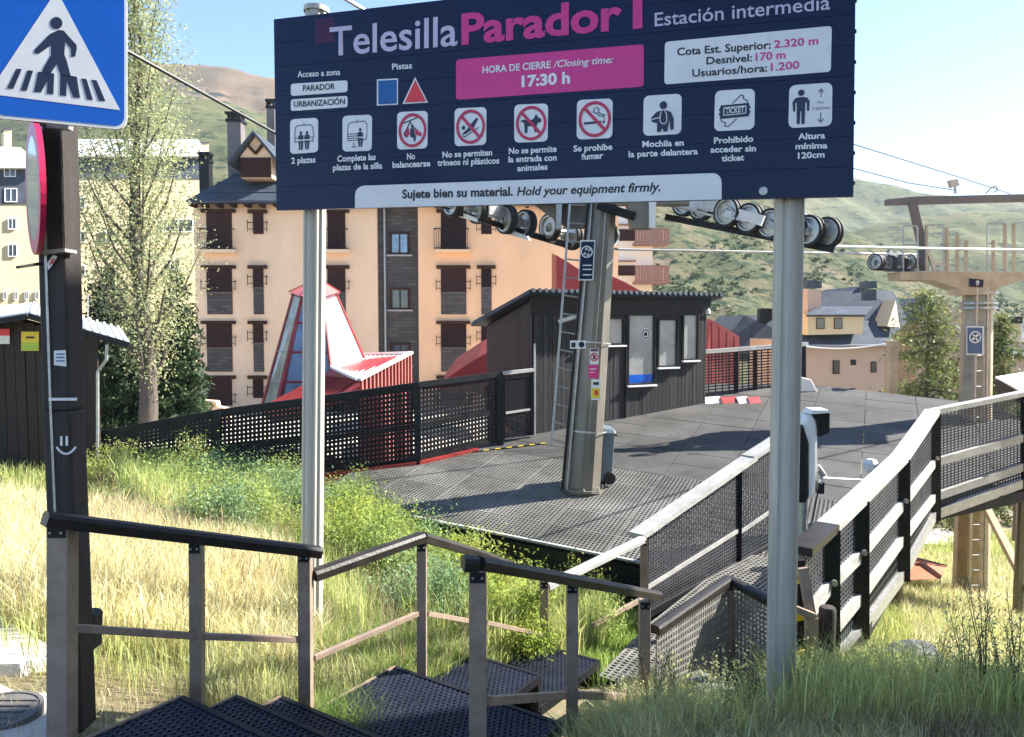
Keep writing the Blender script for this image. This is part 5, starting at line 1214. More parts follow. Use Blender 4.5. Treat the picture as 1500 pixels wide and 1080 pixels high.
# slim post near the foot of the right fence, hazard taped
hp = thing('marker_post', P(1178, 980, 5.9), 'slim post with yellow tape at the foot of the ramp fence', 'post')
mb = MB(); mb.bar(P(1176, 1000, 5.9), P(1172, 820, 5.9), .06, .05, V((0, 1, 0))); mb.build('shaft', m_black, hp)
for y in (842, 850, 905, 960): mb = MB(); mb.bar(P(1165, y, 5.86), P(1184, y - 4, 5.86), .02, .06); mb.build('tape_wrap', m_yel, hp)
hp2 = thing('grey_post', P(1192, 980, 5.8), 'grey metal post leaning beside the tape wrapped post', 'post')
mb = MB(); mb.bar(P(1190, 1000, 5.75), P(1188, 905, 5.75), .09, .06, V((0, 1, 0))); mb.bar(P(1188, 905, 5.75), P(1176, 832, 5.8), .07, .05, V((0, 1, 0))); mb.build('shaft', m_post, hp2)
mb = MB(); mb.bar(P(1160, 890, 5.7), P(1192, 903, 5.7), .05, .05); mb.build('cross_piece', m_post, hp2)
wb = thing('wooden_bollard', P(1211, 980, 5.8), 'short dark round timber bollard in the grass at the foot of the ramp fence', 'bollard')
mb = MB(); mb.lathe(P(1210, 985, 5.8), (0, 0, 1), [(-.2, .068), (.3, .064), (.5, .066), (.525, .055), (.53, 0)], 14); mb.build('shaft', m_polewood, wb, smooth=True)

# ------------------------------------------------------------------ wooden pole, crossing sign, round sign
pl = thing('sign_pole', P(112, 1050, 3.75), 'thick dark brown wooden sign pole in the left foreground', 'pole')
pp = [P(80, 60, 3.72), P(94, 600, 3.72), P(112, 1065, 3.72)]
mb = MB(); 
for a_, b_ in zip(pp, pp[1:]): mb.bar(b_, a_, .135, .14, V((0, 1, 0)))
mb.build('shaft', m_polewood, pl, bevel=.012)
mb = MB(); mb.bar(P(95, 1060, 3.66), P(75, 600, 3.65), .012, .012, V((0, 1, 0))); mb.bar(P(75, 600, 3.65), P(61.5, 186, 3.65), .012, .012, V((0, 1, 0))); mb.build('side_strip', m_galv, pl)
mb = MB(); mb.bar(P(64, 371, 3.64), P(104, 368, 3.64), .1, .016); mb.build('metal_band', m_galv, pl)
def pdec(name, pts, mat, par, off=0.0):
    mb = MB(); mb.prism([P(x, y, 3.642 + off) for x, y in pts], V((0, .003, 0))); return mb.build(name, mat, par)
pdec('chalk_stripe', [(71, 587), (112, 587), (113, 583), (71, 583)], m_wht, pl)
t_ = pdec('sticker', [(79, 535), (97, 537), (96, 513), (79, 514)], m_wht, pl); 
for y in (518, 523, 528): pdec('text_line', [(82, y + 1.8), (94, y + 1.8), (94, y), (82, y)], m_bluep, t_, -.004)
t_ = pdec('torn_sticker', [(70, 396), (75, 391), (84, 376), (78, 373), (69, 386)], m_wht, pl); pdec('mark', [(72, 388), (77, 386), (79, 379), (75, 379)], m_redp, t_, -.004)
mb = MB()
for x in (89.5, 97.5): mb.prism([P(x - 1.6, 653, 3.63), P(x + 1.8, 653, 3.63), P(x + 1.6, 639, 3.63), P(x - 1.4, 639, 3.63)], V((0, .003, 0)))
sm = [P(83 + 28 * t, 655 + 10 * math.sin(math.pi * min(1, t * 1.02)) ** .8 + 0 * t, 3.63) for t in np.linspace(0, 1, 12)]
for a_, b_ in zip(sm, sm[1:]): mb.bar(a_, b_, .003, .009)
mb.build('smiley_drawing', m_wht, pl)
mb = MB(); mb.prism([P(120, 955, 3.8), P(135, 955, 3.8), P(137, 905, 3.8), P(130, 900, 3.8), P(118, 900, 3.8)], V((0, .1, 0))); mb.build('base_block', m_polewood, pl, bevel=.01)
# crossing sign plane
sg = thing('crossing_sign', P(85, 90, 3.5), 'blue square pedestrian crossing sign with white triangle on the wooden pole', 'road sign')
s0_, s1_, s2_ = P(0, 173, 3.42), P(172, 190, 3.6), P(6, -60, 3.44)
SN = (s1_ - s0_).cross(s2_ - s0_).normalized(); SN = SN if SN.y < 0 else -SN
def S(x, y, o=0.0): return on_plane(x, y, s0_ + SN * o, SN)
def rrect(x0, x1, ytl, ytr, ybl, ybr, r, n=5):      # skewed rounded rect in photo pixels
    def pt(u, v): 
        t = lerp(ytl, ytr, u); b = lerp(ybl, ybr, u); return (lerp(x0, x1, u), lerp(t, b, v))
    ru, rv = r / (x1 - x0), r / (((ybl - ytl) + (ybr - ytr)) / 2); out = []
    for cu, cv, a0 in ((ru, rv, 180), (1 - ru, rv, 270), (1 - ru, 1 - rv, 0), (ru, 1 - rv, 90)):
        for k in range(n + 1):
            a = R(a0 + 90 * k / n); out.append(pt(cu + ru * math.cos(a), cv + rv * math.sin(a)))
    return out
mb = MB(); mb.prism([S(x, y) for x, y in rrect(-12, 186, -16, -16, 172, 191, 17)], -SN * .022); mb.build('plate', m_wht, sg)
mb = MB(); mb.prism([S(x, y, .0006) for x, y in rrect(-8, 182, -12, -12, 168, 186, 14)], SN * .0004); mb.build('blue_face', m_signblue, sg)
mb = MB(); mb.prism([S(x, y, .0016) for x, y in ((83, -14), (176, 161.5), (-18, 137.5))], SN * .0004); mb.build('white_triangle', m_wht, sg)
def sp_(name, polys, o=.0026):
    mb = MB()
    for q in polys: mb.prism([S(x, y, o) for x, y in q], SN * .0004)
    return mb.build(name, m_blk if 0 else m_navyd, sg)
sp_('head', [[(82.5 + 9 * math.cos(a), 34 + 9 * math.sin(a)) for a in np.linspace(0, 2 * math.pi, 20)[:-1]]])
z_ = 3.376
def zc(l): return [(x / z_, y / z_) for x, y in l]
sp_('walking_figure', [zc([(290, 148), (315, 152), (335, 175), (378, 222), (380, 240), (372, 280), (352, 282), (350, 240), (322, 208), (318, 270), (330, 300), (352, 385), (300, 375), (280, 318), (245, 372), (205, 360), (218, 330), (252, 272), (252, 225), (190, 268), (168, 262), (172, 245), (245, 170)])])
sp_('stripe', [zc([(82, 340), (108, 342), (66, 440), (34, 438)])]); sp_('stripe', [zc([(136, 348), (164, 350), (132, 450), (102, 446)])])
sp_('stripe', [zc([(188, 355), (268, 364), (264, 468), (232, 464), (234, 402), (202, 458), (168, 454)])]); sp_('stripe', [zc([(298, 366), (380, 380), (396, 486), (362, 482), (330, 404), (328, 476), (296, 472)])])
sp_('stripe', [zc([(402, 388), (428, 392), (460, 496), (430, 492)])]); sp_('stripe', [zc([(452, 394), (478, 398), (522, 502), (488, 498)])])
mb = MB(); c = S(93, 183, -.06); mb.bar(P(72, 184, 3.6), P(104, 186, 3.6), .04, .03); mb.build('bracket', m_galv, sg)
# round sign seen nearly edge on
rs = thing('round_sign', P(52, 278, 3.6), 'round red rimmed sign seen almost edge on at the left of the pole', 'road sign')
vv = V((-.53, .848, 0)); c = P(52, 277, 3.58); rad = .305; vv = V((c.x, c.y, 0)).normalized(); nr = (V((-vv.y, vv.x, 0)) * .99 - vv * .1).normalized()
mb = MB(); mb.lathe(c, nr, [(-.012, 0), (-.012, rad * .99), (-.01, rad * .99)], 40); mb.build('back_plate', m_black, rs); mb = MB(); mb.lathe(c, nr, [(-.01, rad * .99), (-.01, rad), (.012, rad), (.012, rad * .96)], 40); mb.build('edge', m_crimson, rs)  # back coloured black so no sun bounces onto the pole
mb = MB(); mb.lathe(c, nr, [(.0125, rad * .99), (.0135, rad * .78)], 40); mb.build('red_rim', m_crimson, rs)
mb = MB(); mb.lathe(c, nr, [(.013, rad * .79), (.0132, 0)], 40); mb.build('white_face', M('glossy_sign_face', (0.6, 0.62, 0.7), 0.06, metal=.35, var=.1, bump=0, spec=.8), rs)
mb = MB(); mb.tube(P(24, 392, 3.5), P(62, 386, 3.6), .006, .008, 6); mb.build('clamp_arm', m_black, rs)

# ------------------------------------------------------------------ information board
ib = thing('information_board', P(800, 300, 4.9), 'large navy information board with white pictograms and magenta panel on two silver posts', 'information board')
B0, B1, B2 = P(405, 308, 5.5), P(1250, 288, 4.3), P(401, 28, 5.5)
BN = (B1 - B0).cross(B2 - B0).normalized(); BN = BN if BN.y < 0 else -BN
def BP(x, y, o=0.0): return on_plane(x, y, B0 + BN * o, BN)
TL, TR, BL, BR = (401, 28), (1254, -70), (405, 308), (1250, 288)
tl, tr2, bl_, br_ = BP(*TL), BP(*TR), BP(*BL), BP(*BR)
ns = 8
for k in range(ns):                                              # horizontal slats that make the board
    a0, a1 = k / ns, (k + 1) / ns - .0016
    q = [lerp(bl_, tl, a0), lerp(br_, tr2, a0), lerp(br_, tr2, a1), lerp(bl_, tl, a1)]
    mb = MB(); mb.prism(q, -BN * .03); mb.build('slat', m_navy, ib)
mb = MB(); mb.prism([lerp(bl_, tl, .004) - BN * .012 + (br_ - bl_) * .003, lerp(br_, tr2, .004) - BN * .012 - (br_ - bl_) * .003, lerp(br_, tr2, .99) - BN * .012 - (br_ - bl_) * .003, lerp(bl_, tl, .99) - BN * .012 + (br_ - bl_) * .003], -BN * .015); mb.build('backing', m_navyd, ib)
for t in np.linspace(.06, .94, 8):
    c = lerp(br_, tr2, t); mb = MB(); mb.bar(c - BN * .05 + V((-.01, 0, 0)), c - BN * .03 + V((.004, 0, 0)), .02, .02); mb.build('clip', m_black, ib)
for (b3, t3_, wd) in (((456, 955, 5.62), (465, 16, 5.62), 32), ((1142, 1062, 4.55), (1163, -70, 4.55), 42)):
    p, q = P(*b3), P(*t3_)
    if b3[0] < 600: p, q = P(456, 985, 5.62), P(463.5, 17, 5.62)
    r_ = wd * b3[2] / F / 2
    po_ = MB(); n_ = 20; a_ = (q - p).normalized(); u_ = V((1, 0, 0)); u_ = (u_ - a_ * u_.dot(a_)).normalized(); k_ = a_.cross(u_)
    prof = []
    for j in range(40):
        t = 2 * math.pi * j / 40; rr_ = r_ * (1 - (.13 if j % 8 in (2, 3) else 0)); prof.append((rr_ * math.cos(t), rr_ * math.sin(t)))
    po_.prism([p + u_ * x + k_ * y for x, y in prof], q - p); post = po_.build('post', m_alu, ib)
    mb = MB(); mb.lathe(q, a_, [(-.01, r_ * 1.12), (.025, r_ * 1.12), (.03, 0)], 20); mb.build('post_cap', m_alu, post)
mb = MB(); c = BP(1118, 280, .0); mb.lathe(c, BN, [(0, .026), (.006, .024), (.008, 0)], 14); mb.build('bolt', m_galv, ib)
def bpoly(name, pts, mat, par, o=.0025): 
    mb = MB(); mb.prism([BP(x, y, o) for x, y in pts], -BN * .0012); return mb.build(name, mat, par)
def rq(q, r=.12, n=4, asp=None):                # rounded quad given TL,TR,BR,BL pixels
    (x0, y0), (x1, y1), (x2, y2), (x3, y3) = q
    w_ = math.hypot(x1 - x0, y1 - y0); h_ = math.hypot(x3 - x0, y3 - y0); rr_ = r * min(w_, h_); ru, rv = rr_ / w_, rr_ / h_
    def pt(u, v):
        a = (x0 + (x1 - x0) * u, y0 + (y1 - y0) * u); b = (x3 + (x2 - x3) * u, y3 + (y2 - y3) * u); return (a[0] + (b[0] - a[0]) * v, a[1] + (b[1] - a[1]) * v)
    out = []
    for cu, cv, a0 in ((ru, rv, 180), (1 - ru, rv, 270), (1 - ru, 1 - rv, 0), (ru, 1 - rv, 90)):
        for k in range(n + 1):
            a = R(a0 + 90 * k / n); out.append(pt(cu + ru * math.cos(a), cv + rv * math.sin(a)))
    return out
def bt(txt, x0, y0, x1, y1, h, mat, par=None, bold=.02, shear=0.0, o=.0045):
    a_, b_ = BP(x0, y0, o), BP(x1, y1, o); up_ = BP((x0 + x1) / 2, (y0 + y1) / 2 - h, o) - BP((x0 + x1) / 2, (y0 + y1) / 2, o)
    return put_text(txt, a_, b_ - a_, up_, mat, par or ib, V((0, 0, 0)), bold=bold, shear=shear)
bt('Telesilla', 483, 82, 670, 66, 42, m_lav, bold=.012); bt('Parador', 676, 64.5, 911, 42, 44, m_pink, bold=.03); bt('I', 927, 41, 941, 39.5, 46, m_pink, bold=.03)
bt('Estación intermedia', 959, 38.7, 1216, 13.5, 20, m_lav, bold=.008)
bt('Acceso a zona', 435.6, 113.5, 498.4, 109.7, 8.5, m_wht); bt('Pistas', 574.3, 102.2, 603.6, 100.2, 8.5, m_wht)
b_ = bpoly('label_panel', rq([(426, 123), (509, 117.7), (509, 134.9), (426, 140.8)], .2), m_wht, ib); bt('PARADOR', 443.6, 133.8, 490.4, 130.6, 8.5, m_blk, b_)
b_ = bpoly('label_panel', rq([(426, 145.8), (509, 140.5), (509, 157), (426, 163)], .2), m_wht, ib); bt('URBANIZACIÓN', 430.5, 157, 505.2, 152.6, 8.2, m_blk, b_)
b_ = bpoly('piste_square', [(552, 116.5), (583, 115), (583, 153.5), (552, 155)], m_wht, ib); bpoly('square_face', [(554, 118.4), (581, 117), (581, 151.7), (554, 153)], m_bluep, b_, .005)
b_ = bpoly('piste_triangle', [(608, 113), (627, 150.5), (589.5, 152.4)], m_wht, ib); bpoly('triangle_face', [(608, 117), (624, 148.8), (592.6, 150.4)], m_redp, b_, .005)
b_ = bpoly('magenta_panel', rq([(668, 87.5), (943, 65), (943, 127), (668, 146.5)], .08), m_pink, ib)
bt('HORA DE CIERRE', 706.8, 107.5, 806.6, 99.5, 9.8, m_wht, b_, bold=.025); bt('/Closing time:', 810.5, 99, 898.5, 92, 10, m_wht, b_, shear=.22, bold=.012); bt('17:30 h', 764, 127.3, 835, 121.5, 15.5, m_wht, b_, bold=.04)
b_ = bpoly('white_panel', rq([(974, 61.6), (1218.5, 38), (1217, 105.2), (973, 123.9)], .08), m_wht, ib)
bt('Cota Est. Superior:', 991.9, 81.5, 1129, 71.1, 11, m_blk, b_); bt('2.320 m', 1134, 70.4, 1198.7, 64.8, 11, m_pink, b_); bt('Desnivel:', 1034.8, 94.4, 1101.5, 89.7, 10.5, m_blk, b_)
bt('170 m', 1106.8, 89, 1150.4, 85.4, 11, m_pink, b_); bt('Usuarios/hora:', 1014, 112.6, 1123.7, 104.6, 10.5, m_blk, b_); bt('1.200', 1129, 104, 1171, 100.3, 11, m_pink, b_)
b_ = bpoly('white_banner', rq([(520, 272.7), (1057, 253.3), (1057, 308), (520, 325)], .25)[:10] + [(1057, 292.3), (520, 305)], m_wht, ib)
bt('Sujete bien su material.', 589, 290.6, 751.2, 286.6, 12.5, m_blk, b_, bold=.03); bt('Hold your equipment firmly.', 757, 286.6, 967.3, 280, 12.5, m_blk, b_, bold=.022, shear=.22)
for ln in (('2 plazas', 426.7, 240, 462.2, 238), ('Complete las', 494, 237.1, 550.3, 234.1), ('plazas de la silla', 487.7, 249.9, 560, 246.9), ('No', 596.2, 233.8, 608, 233), ('balancearse', 574.9, 246, 630.3, 243.6),
           ('No se permiten', 648, 231.2, 721, 227.6), ('trineos ni plásticos', 640.7, 243, 731.4, 239.5), ('No se permite', 745.3, 225.8, 815.5, 222.3), ('la entrada con', 744.7, 238, 815.5, 235), ('animales', 757.7, 251, 802.2, 248.4),
           ('Se prohibe', 839.9, 222.2, 897, 219.3), ('fumar', 851.7, 234, 883.7, 232), ('Mochila en', 940.9, 215.7, 1001.6, 213.3), ('la parte delantera', 920.7, 230.5, 1022.4, 226), ('Prohibido', 1045.8, 210.4, 1103.6, 207.4),
           ('acceder sin', 1040.7, 223.7, 1107.4, 221.6), ('ticket', 1057, 236.4, 1090.2, 235), ('Altura', 1169, 204.6, 1208.7, 202.6), ('mínima', 1165.2, 218.7, 1212, 217.2), ('120cm', 1168.7, 232.6, 1208, 230.5)):
    bt(*ln, 8.6, m_wht, bold=.03)
mb = MB()                                                        # halftone squares behind the title
for i in range(9):
    for j in range(11):
        x, y = 462 + i * 3.2, 29 + j * 3.3 - i * .35
        mb.face([BP(x, y + 2.4, .0035), BP(x + 2.3, y + 2.2, .0035), BP(x + 2.3, y, .0035), BP(x, y + .2, .0035)])
tag(mb.build('halftone_square', m_pink if 0 else m_plum, ib), kind='stuff')
# pictograms: local unit square on the tile, (0,0) top left, (1,1) bottom right
TILES = [[(425, 175), (466, 172.5), (466, 223), (425, 226)], [(501.7, 170), (545, 168), (544.5, 221), (501.7, 222.3)], [(581.7, 164.5), (626.7, 162.4), (626, 217.3), (581.7, 219.6)],
         [(665.9, 159), (712.7, 157), (712, 212.2), (665.9, 214.6)], [(753.3, 153.5), (803, 151.7), (802.2, 207.5), (753.3, 209.2)], [(845.2, 146.7), (897.6, 144.3), (897, 202.4), (844.6, 204.7)],
         [(943, 140.7), (998.7, 137.2), (997.8, 196.4), (942, 199.4)], [(1047.6, 133.3), (1106, 129.8), (1105, 189.6), (1046, 192.6)], [(1156.3, 125.3), (1219.4, 120.9), (1218.5, 184.6), (1154.8, 187.9)]]
class Pic:
    def __init__(s, q):
        s.q = q; s.t = bpoly('pictogram', rq(q, .14), m_wht, ib, .003)
    def m(s, u, v, o=.0055):
        (x0, y0), (x1, y1), (x2, y2), (x3, y3) = s.q
        a = (x0 + (x1 - x0) * u, y0 + (y1 - y0) * u); b = (x3 + (x2 - x3) * u, y3 + (y2 - y3) * u); return BP(a[0] + (b[0] - a[0]) * v, a[1] + (b[1] - a[1]) * v, o)
    def poly(s, polys, mat=None, name='symbol', o=.0055):
        mb = MB()
        for p in polys: mb.face([s.m(u, v, o) for u, v in p])
        return mb.build(name, mat or m_navyd, s.t)
    def stroke(s, lines, w, mat=None, name='symbol_line', o=.006):
        mb = MB()
        for l_ in lines:
            for a, b in zip(l_, l_[1:]):
                dx, dy = b[0] - a[0], b[1] - a[1]; L = math.hypot(dx, dy) + 1e-9; nx_, ny_ = -dy / L * w / 2, dx / L * w / 2; ex, ey = dx / L * w * .3, dy / L * w * .3
                mb.face([s.m(a[0] + nx_ - ex, a[1] + ny_ - ey, o), s.m(a[0] - nx_ - ex, a[1] - ny_ - ey, o), s.m(b[0] - nx_ + ex, b[1] - ny_ + ey, o), s.m(b[0] + nx_ + ex, b[1] + ny_ + ey, o)])
        return mb.build(name, mat or m_navyd, s.t)
    def disc(s, u, v, r, mat=None, name='symbol', o=.0055, ry=None): return s.poly([[(u + r * math.cos(a), v + (ry or r) * math.sin(a)) for a in np.linspace(0, 2 * math.pi, 17)[:-1]]], mat, name, o)
    def ban(s, slash=True):
        n = 32; mb = MB()
        for k in range(n):
            a, b = 2 * math.pi * k / n, 2 * math.pi * (k + 1) / n; r0, r1 = .375, .455
            mb.face([s.m(.5 + r1 * math.cos(a), .5 + r1 * math.sin(a), .0075), s.m(.5 + r1 * math.cos(b), .5 + r1 * math.sin(b), .0075), s.m(.5 + r0 * math.cos(b), .5 + r0 * math.sin(b), .0075), s.m(.5 + r0 * math.cos(a), .5 + r0 * math.sin(a), .0075)])
        mb.build('ban_ring', m_crimson, s.t)
        if slash: s.stroke([[(.22, .22), (.78, .78)]], .085, m_crimson, 'ban_slash', .0072)
p = Pic(TILES[0]); fr = [(.18, .68), (.16, .5), (.18, .25), (.27, .19), (.72, .19), (.8, .25), (.83, .5), (.8, .68)]
p.stroke([fr, [(.49, .12), (.49, .2)], [(.16, .66), (.82, .66)], [(.15, .55), (.82, .55)]], .02)
for cx in (.38, .6):
    p.disc(cx, .41, .045); p.poly([[(cx - .09, .6), (cx - .09, .5), (cx, .44), (cx + .09, .5), (cx + .09, .6)], [(cx - .09, .64), (cx + .09, .64), (cx + .06, .9), (cx - .06, .9)]]); p.stroke([[(cx, .7), (cx, .9)]], .012, m_wht, o=.0068)
p = Pic(TILES[1]); fr = [(.18, .68), (.17, .4), (.2, .25), (.28, .19), (.75, .17), (.82, .25), (.83, .5), (.8, .68), (.18, .7)]
p.stroke([fr, [(.49, .12), (.49, .2)], [(.17, .52), (.55, .51)], [(.17, .58), (.55, .57)], [(.17, .64), (.55, .63)], [(.38, .75), (.38, .88)], [(.32, .88), (.45, .88)]], .02)
p.disc(.6, .4, .045); p.poly([[(.5, .6), (.51, .5), (.6, .44), (.69, .5), (.71, .6)], [(.51, .64), (.7, .64), (.66, .88), (.55, .88)]]); p.stroke([[(.605, .7), (.605, .88)]], .012, m_wht, o=.0068)
p = Pic(TILES[2]); p.ban(False); p.stroke([[(.2, .3), (.75, .14)], [(.42, .26), (.3, .5), (.25, .62), (.32, .68)], [(.42, .26), (.5, .4)]], .03); p.disc(.5, .4, .045); p.poly([[(.43, .45), (.55, .44), (.58, .62), (.62, .66), (.6, .8), (.55, .8), (.53, .7), (.43, .68)]])
p.poly([[(.2, .6), (.36, .36), (.42, .6), (.3, .7)], [(.56, .4), (.72, .54), (.8, .58), (.8, .68), (.6, .62)]], m_crimson, 'swing_shape', .0052)
p = Pic(TILES[3]); p.ban(); p.disc(.28, .52, .055); p.poly([[(.28, .64), (.4, .56), (.5, .44), (.68, .27), (.74, .3), (.62, .5), (.55, .58), (.36, .68), (.24, .72)]]); p.stroke([[(.26, .74), (.32, .76), (.75, .53)]], .022)
p = Pic(TILES[4]); p.ban(); p.poly([[(.2, .42), (.28, .4), (.5, .42), (.58, .38), (.64, .26), (.7, .34), (.8, .4), (.8, .47), (.7, .5), (.66, .58), (.68, .74), (.61, .74), (.55, .58), (.4, .58), (.39, .76), (.31, .76), (.3, .56), (.27, .47), (.2, .46)]])
p = Pic(TILES[5]); p.ban(); p.poly([[(.2, .57), (.68, .55), (.68, .61), (.2, .63)], [(.72, .55), (.78, .55), (.78, .61), (.72, .61)]]); p.stroke([[(.5, .22), (.46, .32), (.56, .36), (.62, .42), (.74, .44), (.77, .52)], [(.54, .2), (.62, .26), (.6, .34), (.7, .38), (.8, .42)]], .025)
p = Pic(TILES[6]); p.disc(.52, .26, .1); p.poly([[(.34, .42), (.45, .39), (.6, .39), (.72, .44), (.8, .6), (.8, .88), (.71, .88), (.68, .62), (.64, .92), (.53, .92), (.52, .85), (.48, .85), (.47, .92), (.36, .92), (.36, .7), (.22, .66), (.2, .56)]])
p.stroke([[(.47, .42), (.44, .5), (.44, .66), (.5, .72), (.58, .72), (.62, .64), (.6, .46), (.56, .41)], [(.22, .6), (.42, .56)]], .022, m_wht, o=.0068)
p = Pic(TILES[7]); p.poly([[(.14, .37), (.86, .34), (.86, .4), (.9, .44), (.86, .5), (.9, .56), (.86, .62), (.86, .67), (.14, .7), (.14, .64), (.1, .58), (.14, .53), (.1, .48), (.14, .42)]]); p.stroke([[(.23, .43), (.78, .41), (.78, .59), (.23, .62), (.23, .43)]], .02, m_wht, o=.0065)
p.stroke([[(.44, .33), (.66, .13), (.72, .17), (.7, .22), (.8, .28), (.82, .33)], [(.55, .72), (.34, .9), (.26, .88), (.28, .8), (.18, .76), (.15, .71)]], .022)
a_, b_ = p.m(.27, .58, .0068), p.m(.74, .555, .0068); put_text('TICKET', a_, b_ - a_, p.m(.5, .44, .0068) - p.m(.5, .57, .0068), m_wht, p.t, V((0, 0, 0)), bold=.02)
p = Pic(TILES[8]); p.disc(.28, .19, .075); p.poly([[(.1, .62), (.08, .4), (.14, .31), (.22, .29), (.34, .29), (.42, .31), (.48, .4), (.47, .62), (.42, .62), (.41, .42), (.38, .42), (.37, .92), (.3, .92), (.29, .62), (.27, .62), (.26, .92), (.19, .92), (.18, .42), (.15, .42), (.15, .62)]])
p.stroke([[(.74, .14), (.74, .32)], [(.68, .2), (.74, .13), (.8, .2)], [(.74, .68), (.74, .88)], [(.68, .83), (.74, .9), (.8, .83)]], .022, m_greyshade)
a_, b_ = p.m(.66, .47, .006), p.m(.82, .46, .006); put_text('Min.', a_, b_ - a_, p.m(.7, .41, .006) - p.m(.7, .465, .006), m_greyshade, p.t, V((0, 0, 0)))
a_, b_ = p.m(.56, .61, .006), p.m(.94, .6, .006); put_text('120cm', a_, b_ - a_, p.m(.7, .54, .006) - p.m(.7, .605, .006), m_greyshade, p.t, V((0, 0, 0)))

# ------------------------------------------------------------------ concrete ground pieces
def slab(name, pts, thick, mat, label, kind='structure', lift=.03):
    mb = MB(); q = []
    for (x, y) in pts:                        # walk along the pixel ray until it meets the ground
        r_ = ray(x, y); t = 1.0
        for _ in range(60):
            g_ = gh(r_.x * t, r_.y * t); t = (g_ / r_.z) * .5 + t * .5
        q.append(V((r_.x * t, r_.y * t, g_ + lift)))
    mb.prism([p - V((0, 0, thick)) for p in q], V((0, 0, thick))); o = mb.build(name, mat, origin=q[0]); o['kind'] = kind; return o, q
m_palecon = M('pale_concrete', (0.55, 0.52, 0.47), 0.9, var=.1, scale=2, bump=.4, bscale=20, dirt=.5, dirtcol=(0.38, 0.34, 0.28))
slab('footpath', [(-300, 905), (-60, 905), (5, 925), (70, 962), (84, 978), (30, 992), (-300, 1000)], .2, m_palecon, '', lift=.08)
_, q = slab('pavement', [(-400, 1012), (0, 1010), (30, 1024), (86, 1022), (92, 1100), (60, 1300), (-700, 1300)], .25, m_palecon, '', lift=.03)
slab('kerb_slab', [(290, 962), (330, 950), (432, 952), (436, 972), (300, 976)], .15, m_palecon, '', lift=.02)
mh = thing('manhole_cover', (0, 0, 0), 'round grey manhole cover in the pale pavement at the bottom left', 'manhole cover')
r_ = ray(-8, 1052); t = 3.4
for _ in range(60): t = t * .5 + .5 * gh(r_.x * t, r_.y * t) / r_.z
mc = r_ * t; mc.z -= .01; mh.location = mc; ORG[mh.name] = mc
mb = MB(); mb.lathe(mc + V((0, 0, .035)), (0, 0, 1), [(-.05, .22), (.012, .22), (.012, .2), (.006, .2), (.006, 0)], 32); mb.build('disc', m_asph, mh)
for k in range(5): mb = MB(); mb.bar(mc + V((-.15, -.12 + k * .06, .045)), mc + V((.15, -.12 + k * .06, .045)), .012, .008); mb.build('raised_rib', m_asph, mh)
# rocks in the foreground right
ROCKS = []
def rock(px, py, d, s, label, seed):
    rn = random.Random(seed); s *= 1.25; r_ = ray(px, py); t = 4.5
    for _ in range(60): t = t * .5 + .5 * gh(r_.x * t, r_.y * t) / r_.z
    c = r_ * t; c.z = gh(c.x, c.y) + s * .45; ROCKS.append((c.x, c.y, s * 2.4)); import bmesh
    bm = bmesh.new(); bmesh.ops.create_icosphere(bm, subdivisions=3, radius=s)
    for v_ in bm.verts:
        n_ = math.sin(v_.co.x * 3.1 / s + seed) * .16 + math.sin(v_.co.y * 4.3 / s + v_.co.z * 5 / s + seed * 2) * .15 + rn.uniform(-.07, .07); v_.co *= 1 + n_; v_.co.z *= .62; v_.co.x *= 1.25
    me = bpy.data.meshes.new('rock'); bm.to_mesh(me); bm.free(); me.materials.append(m_rock); o = bpy.data.objects.new('rock', me); COL.objects.link(o); o.location = c; o.rotation_euler = (0, 0, seed)
    tag(o, label, 'rock', 'rocks in the near grass')
m_rock = M('grey_rock', (0.1, 0.105, 0.11), 0.9, var=.35, scale=6, bump=.9, bscale=16, dirt=.5, dirtcol=(0.18, 0.17, 0.15))
rock(1030, 1040, 4.1, .17, 'largest blue grey rock in the grass left of the right sign post foot', 1)
rock(1080, 1066, 3.9, .07, 'small pale rock just right of the big rock near the bottom edge', 2)
rock(1330, 980, 5.6, .2, 'half buried brown rock in the meadow at the right', 3)
rock(975, 1075, 3.9, .06, 'small rock in the grass at the bottom edge left of the big rock', 4)
# ------------------------------------------------------------------ grass blades
WID0 = 1.3
def leafmat(name, c0, c1, trans=.45):
    return M(name, c0, .6, var=0, scale=1.1, bump=0, col2=c1, trans=trans, tint=True, spec=.15)
m_dry = leafmat('dry_grass', (0.6, 0.53, 0.3), (0.76, 0.7, 0.44))
m_green = leafmat('green_grass', (0.18, 0.3, 0.06), (0.34, 0.44, 0.12))
m_yg = leafmat('yellow_green_grass', (0.36, 0.44, 0.13), (0.56, 0.56, 0.24))
m_brownw = leafmat('brown_weed', (0.3, 0.2, 0.13), (0.5, 0.38, 0.26), .3)
m_weedg = leafmat('weed_green', (0.32, 0.36, 0.15), (0.6, 0.56, 0.32))  # green to straw range for the near weeds
def inpoly(X, Y, poly):
    c = np.zeros(X.shape, bool)
    for i in range(len(poly)):
        a, b = poly[i], poly[(i + 1) % len(poly)]
        if a[1] == b[1]: continue
        m_ = ((a[1] > Y) != (b[1] > Y)) & (X < (b[0] - a[0]) * (Y - a[1]) / (b[1] - a[1]) + a[0]); c ^= m_
    return c
def _bq(s_, w_): p = b0 + dirn * s_ + perp * w_; return (p.x, p.y)
_st = [_bq(-.3, -.02), _bq(3.95, 0), _bq(3.95, .55), _bq(2.1, .55), _bq(2.1, WID0), _bq(-.9, WID0)]
_rp = [(p.x, p.y) for p in Lf] + [(p.x, p.y) for p in reversed(Rt)]
AVOID = [_st, _rp]
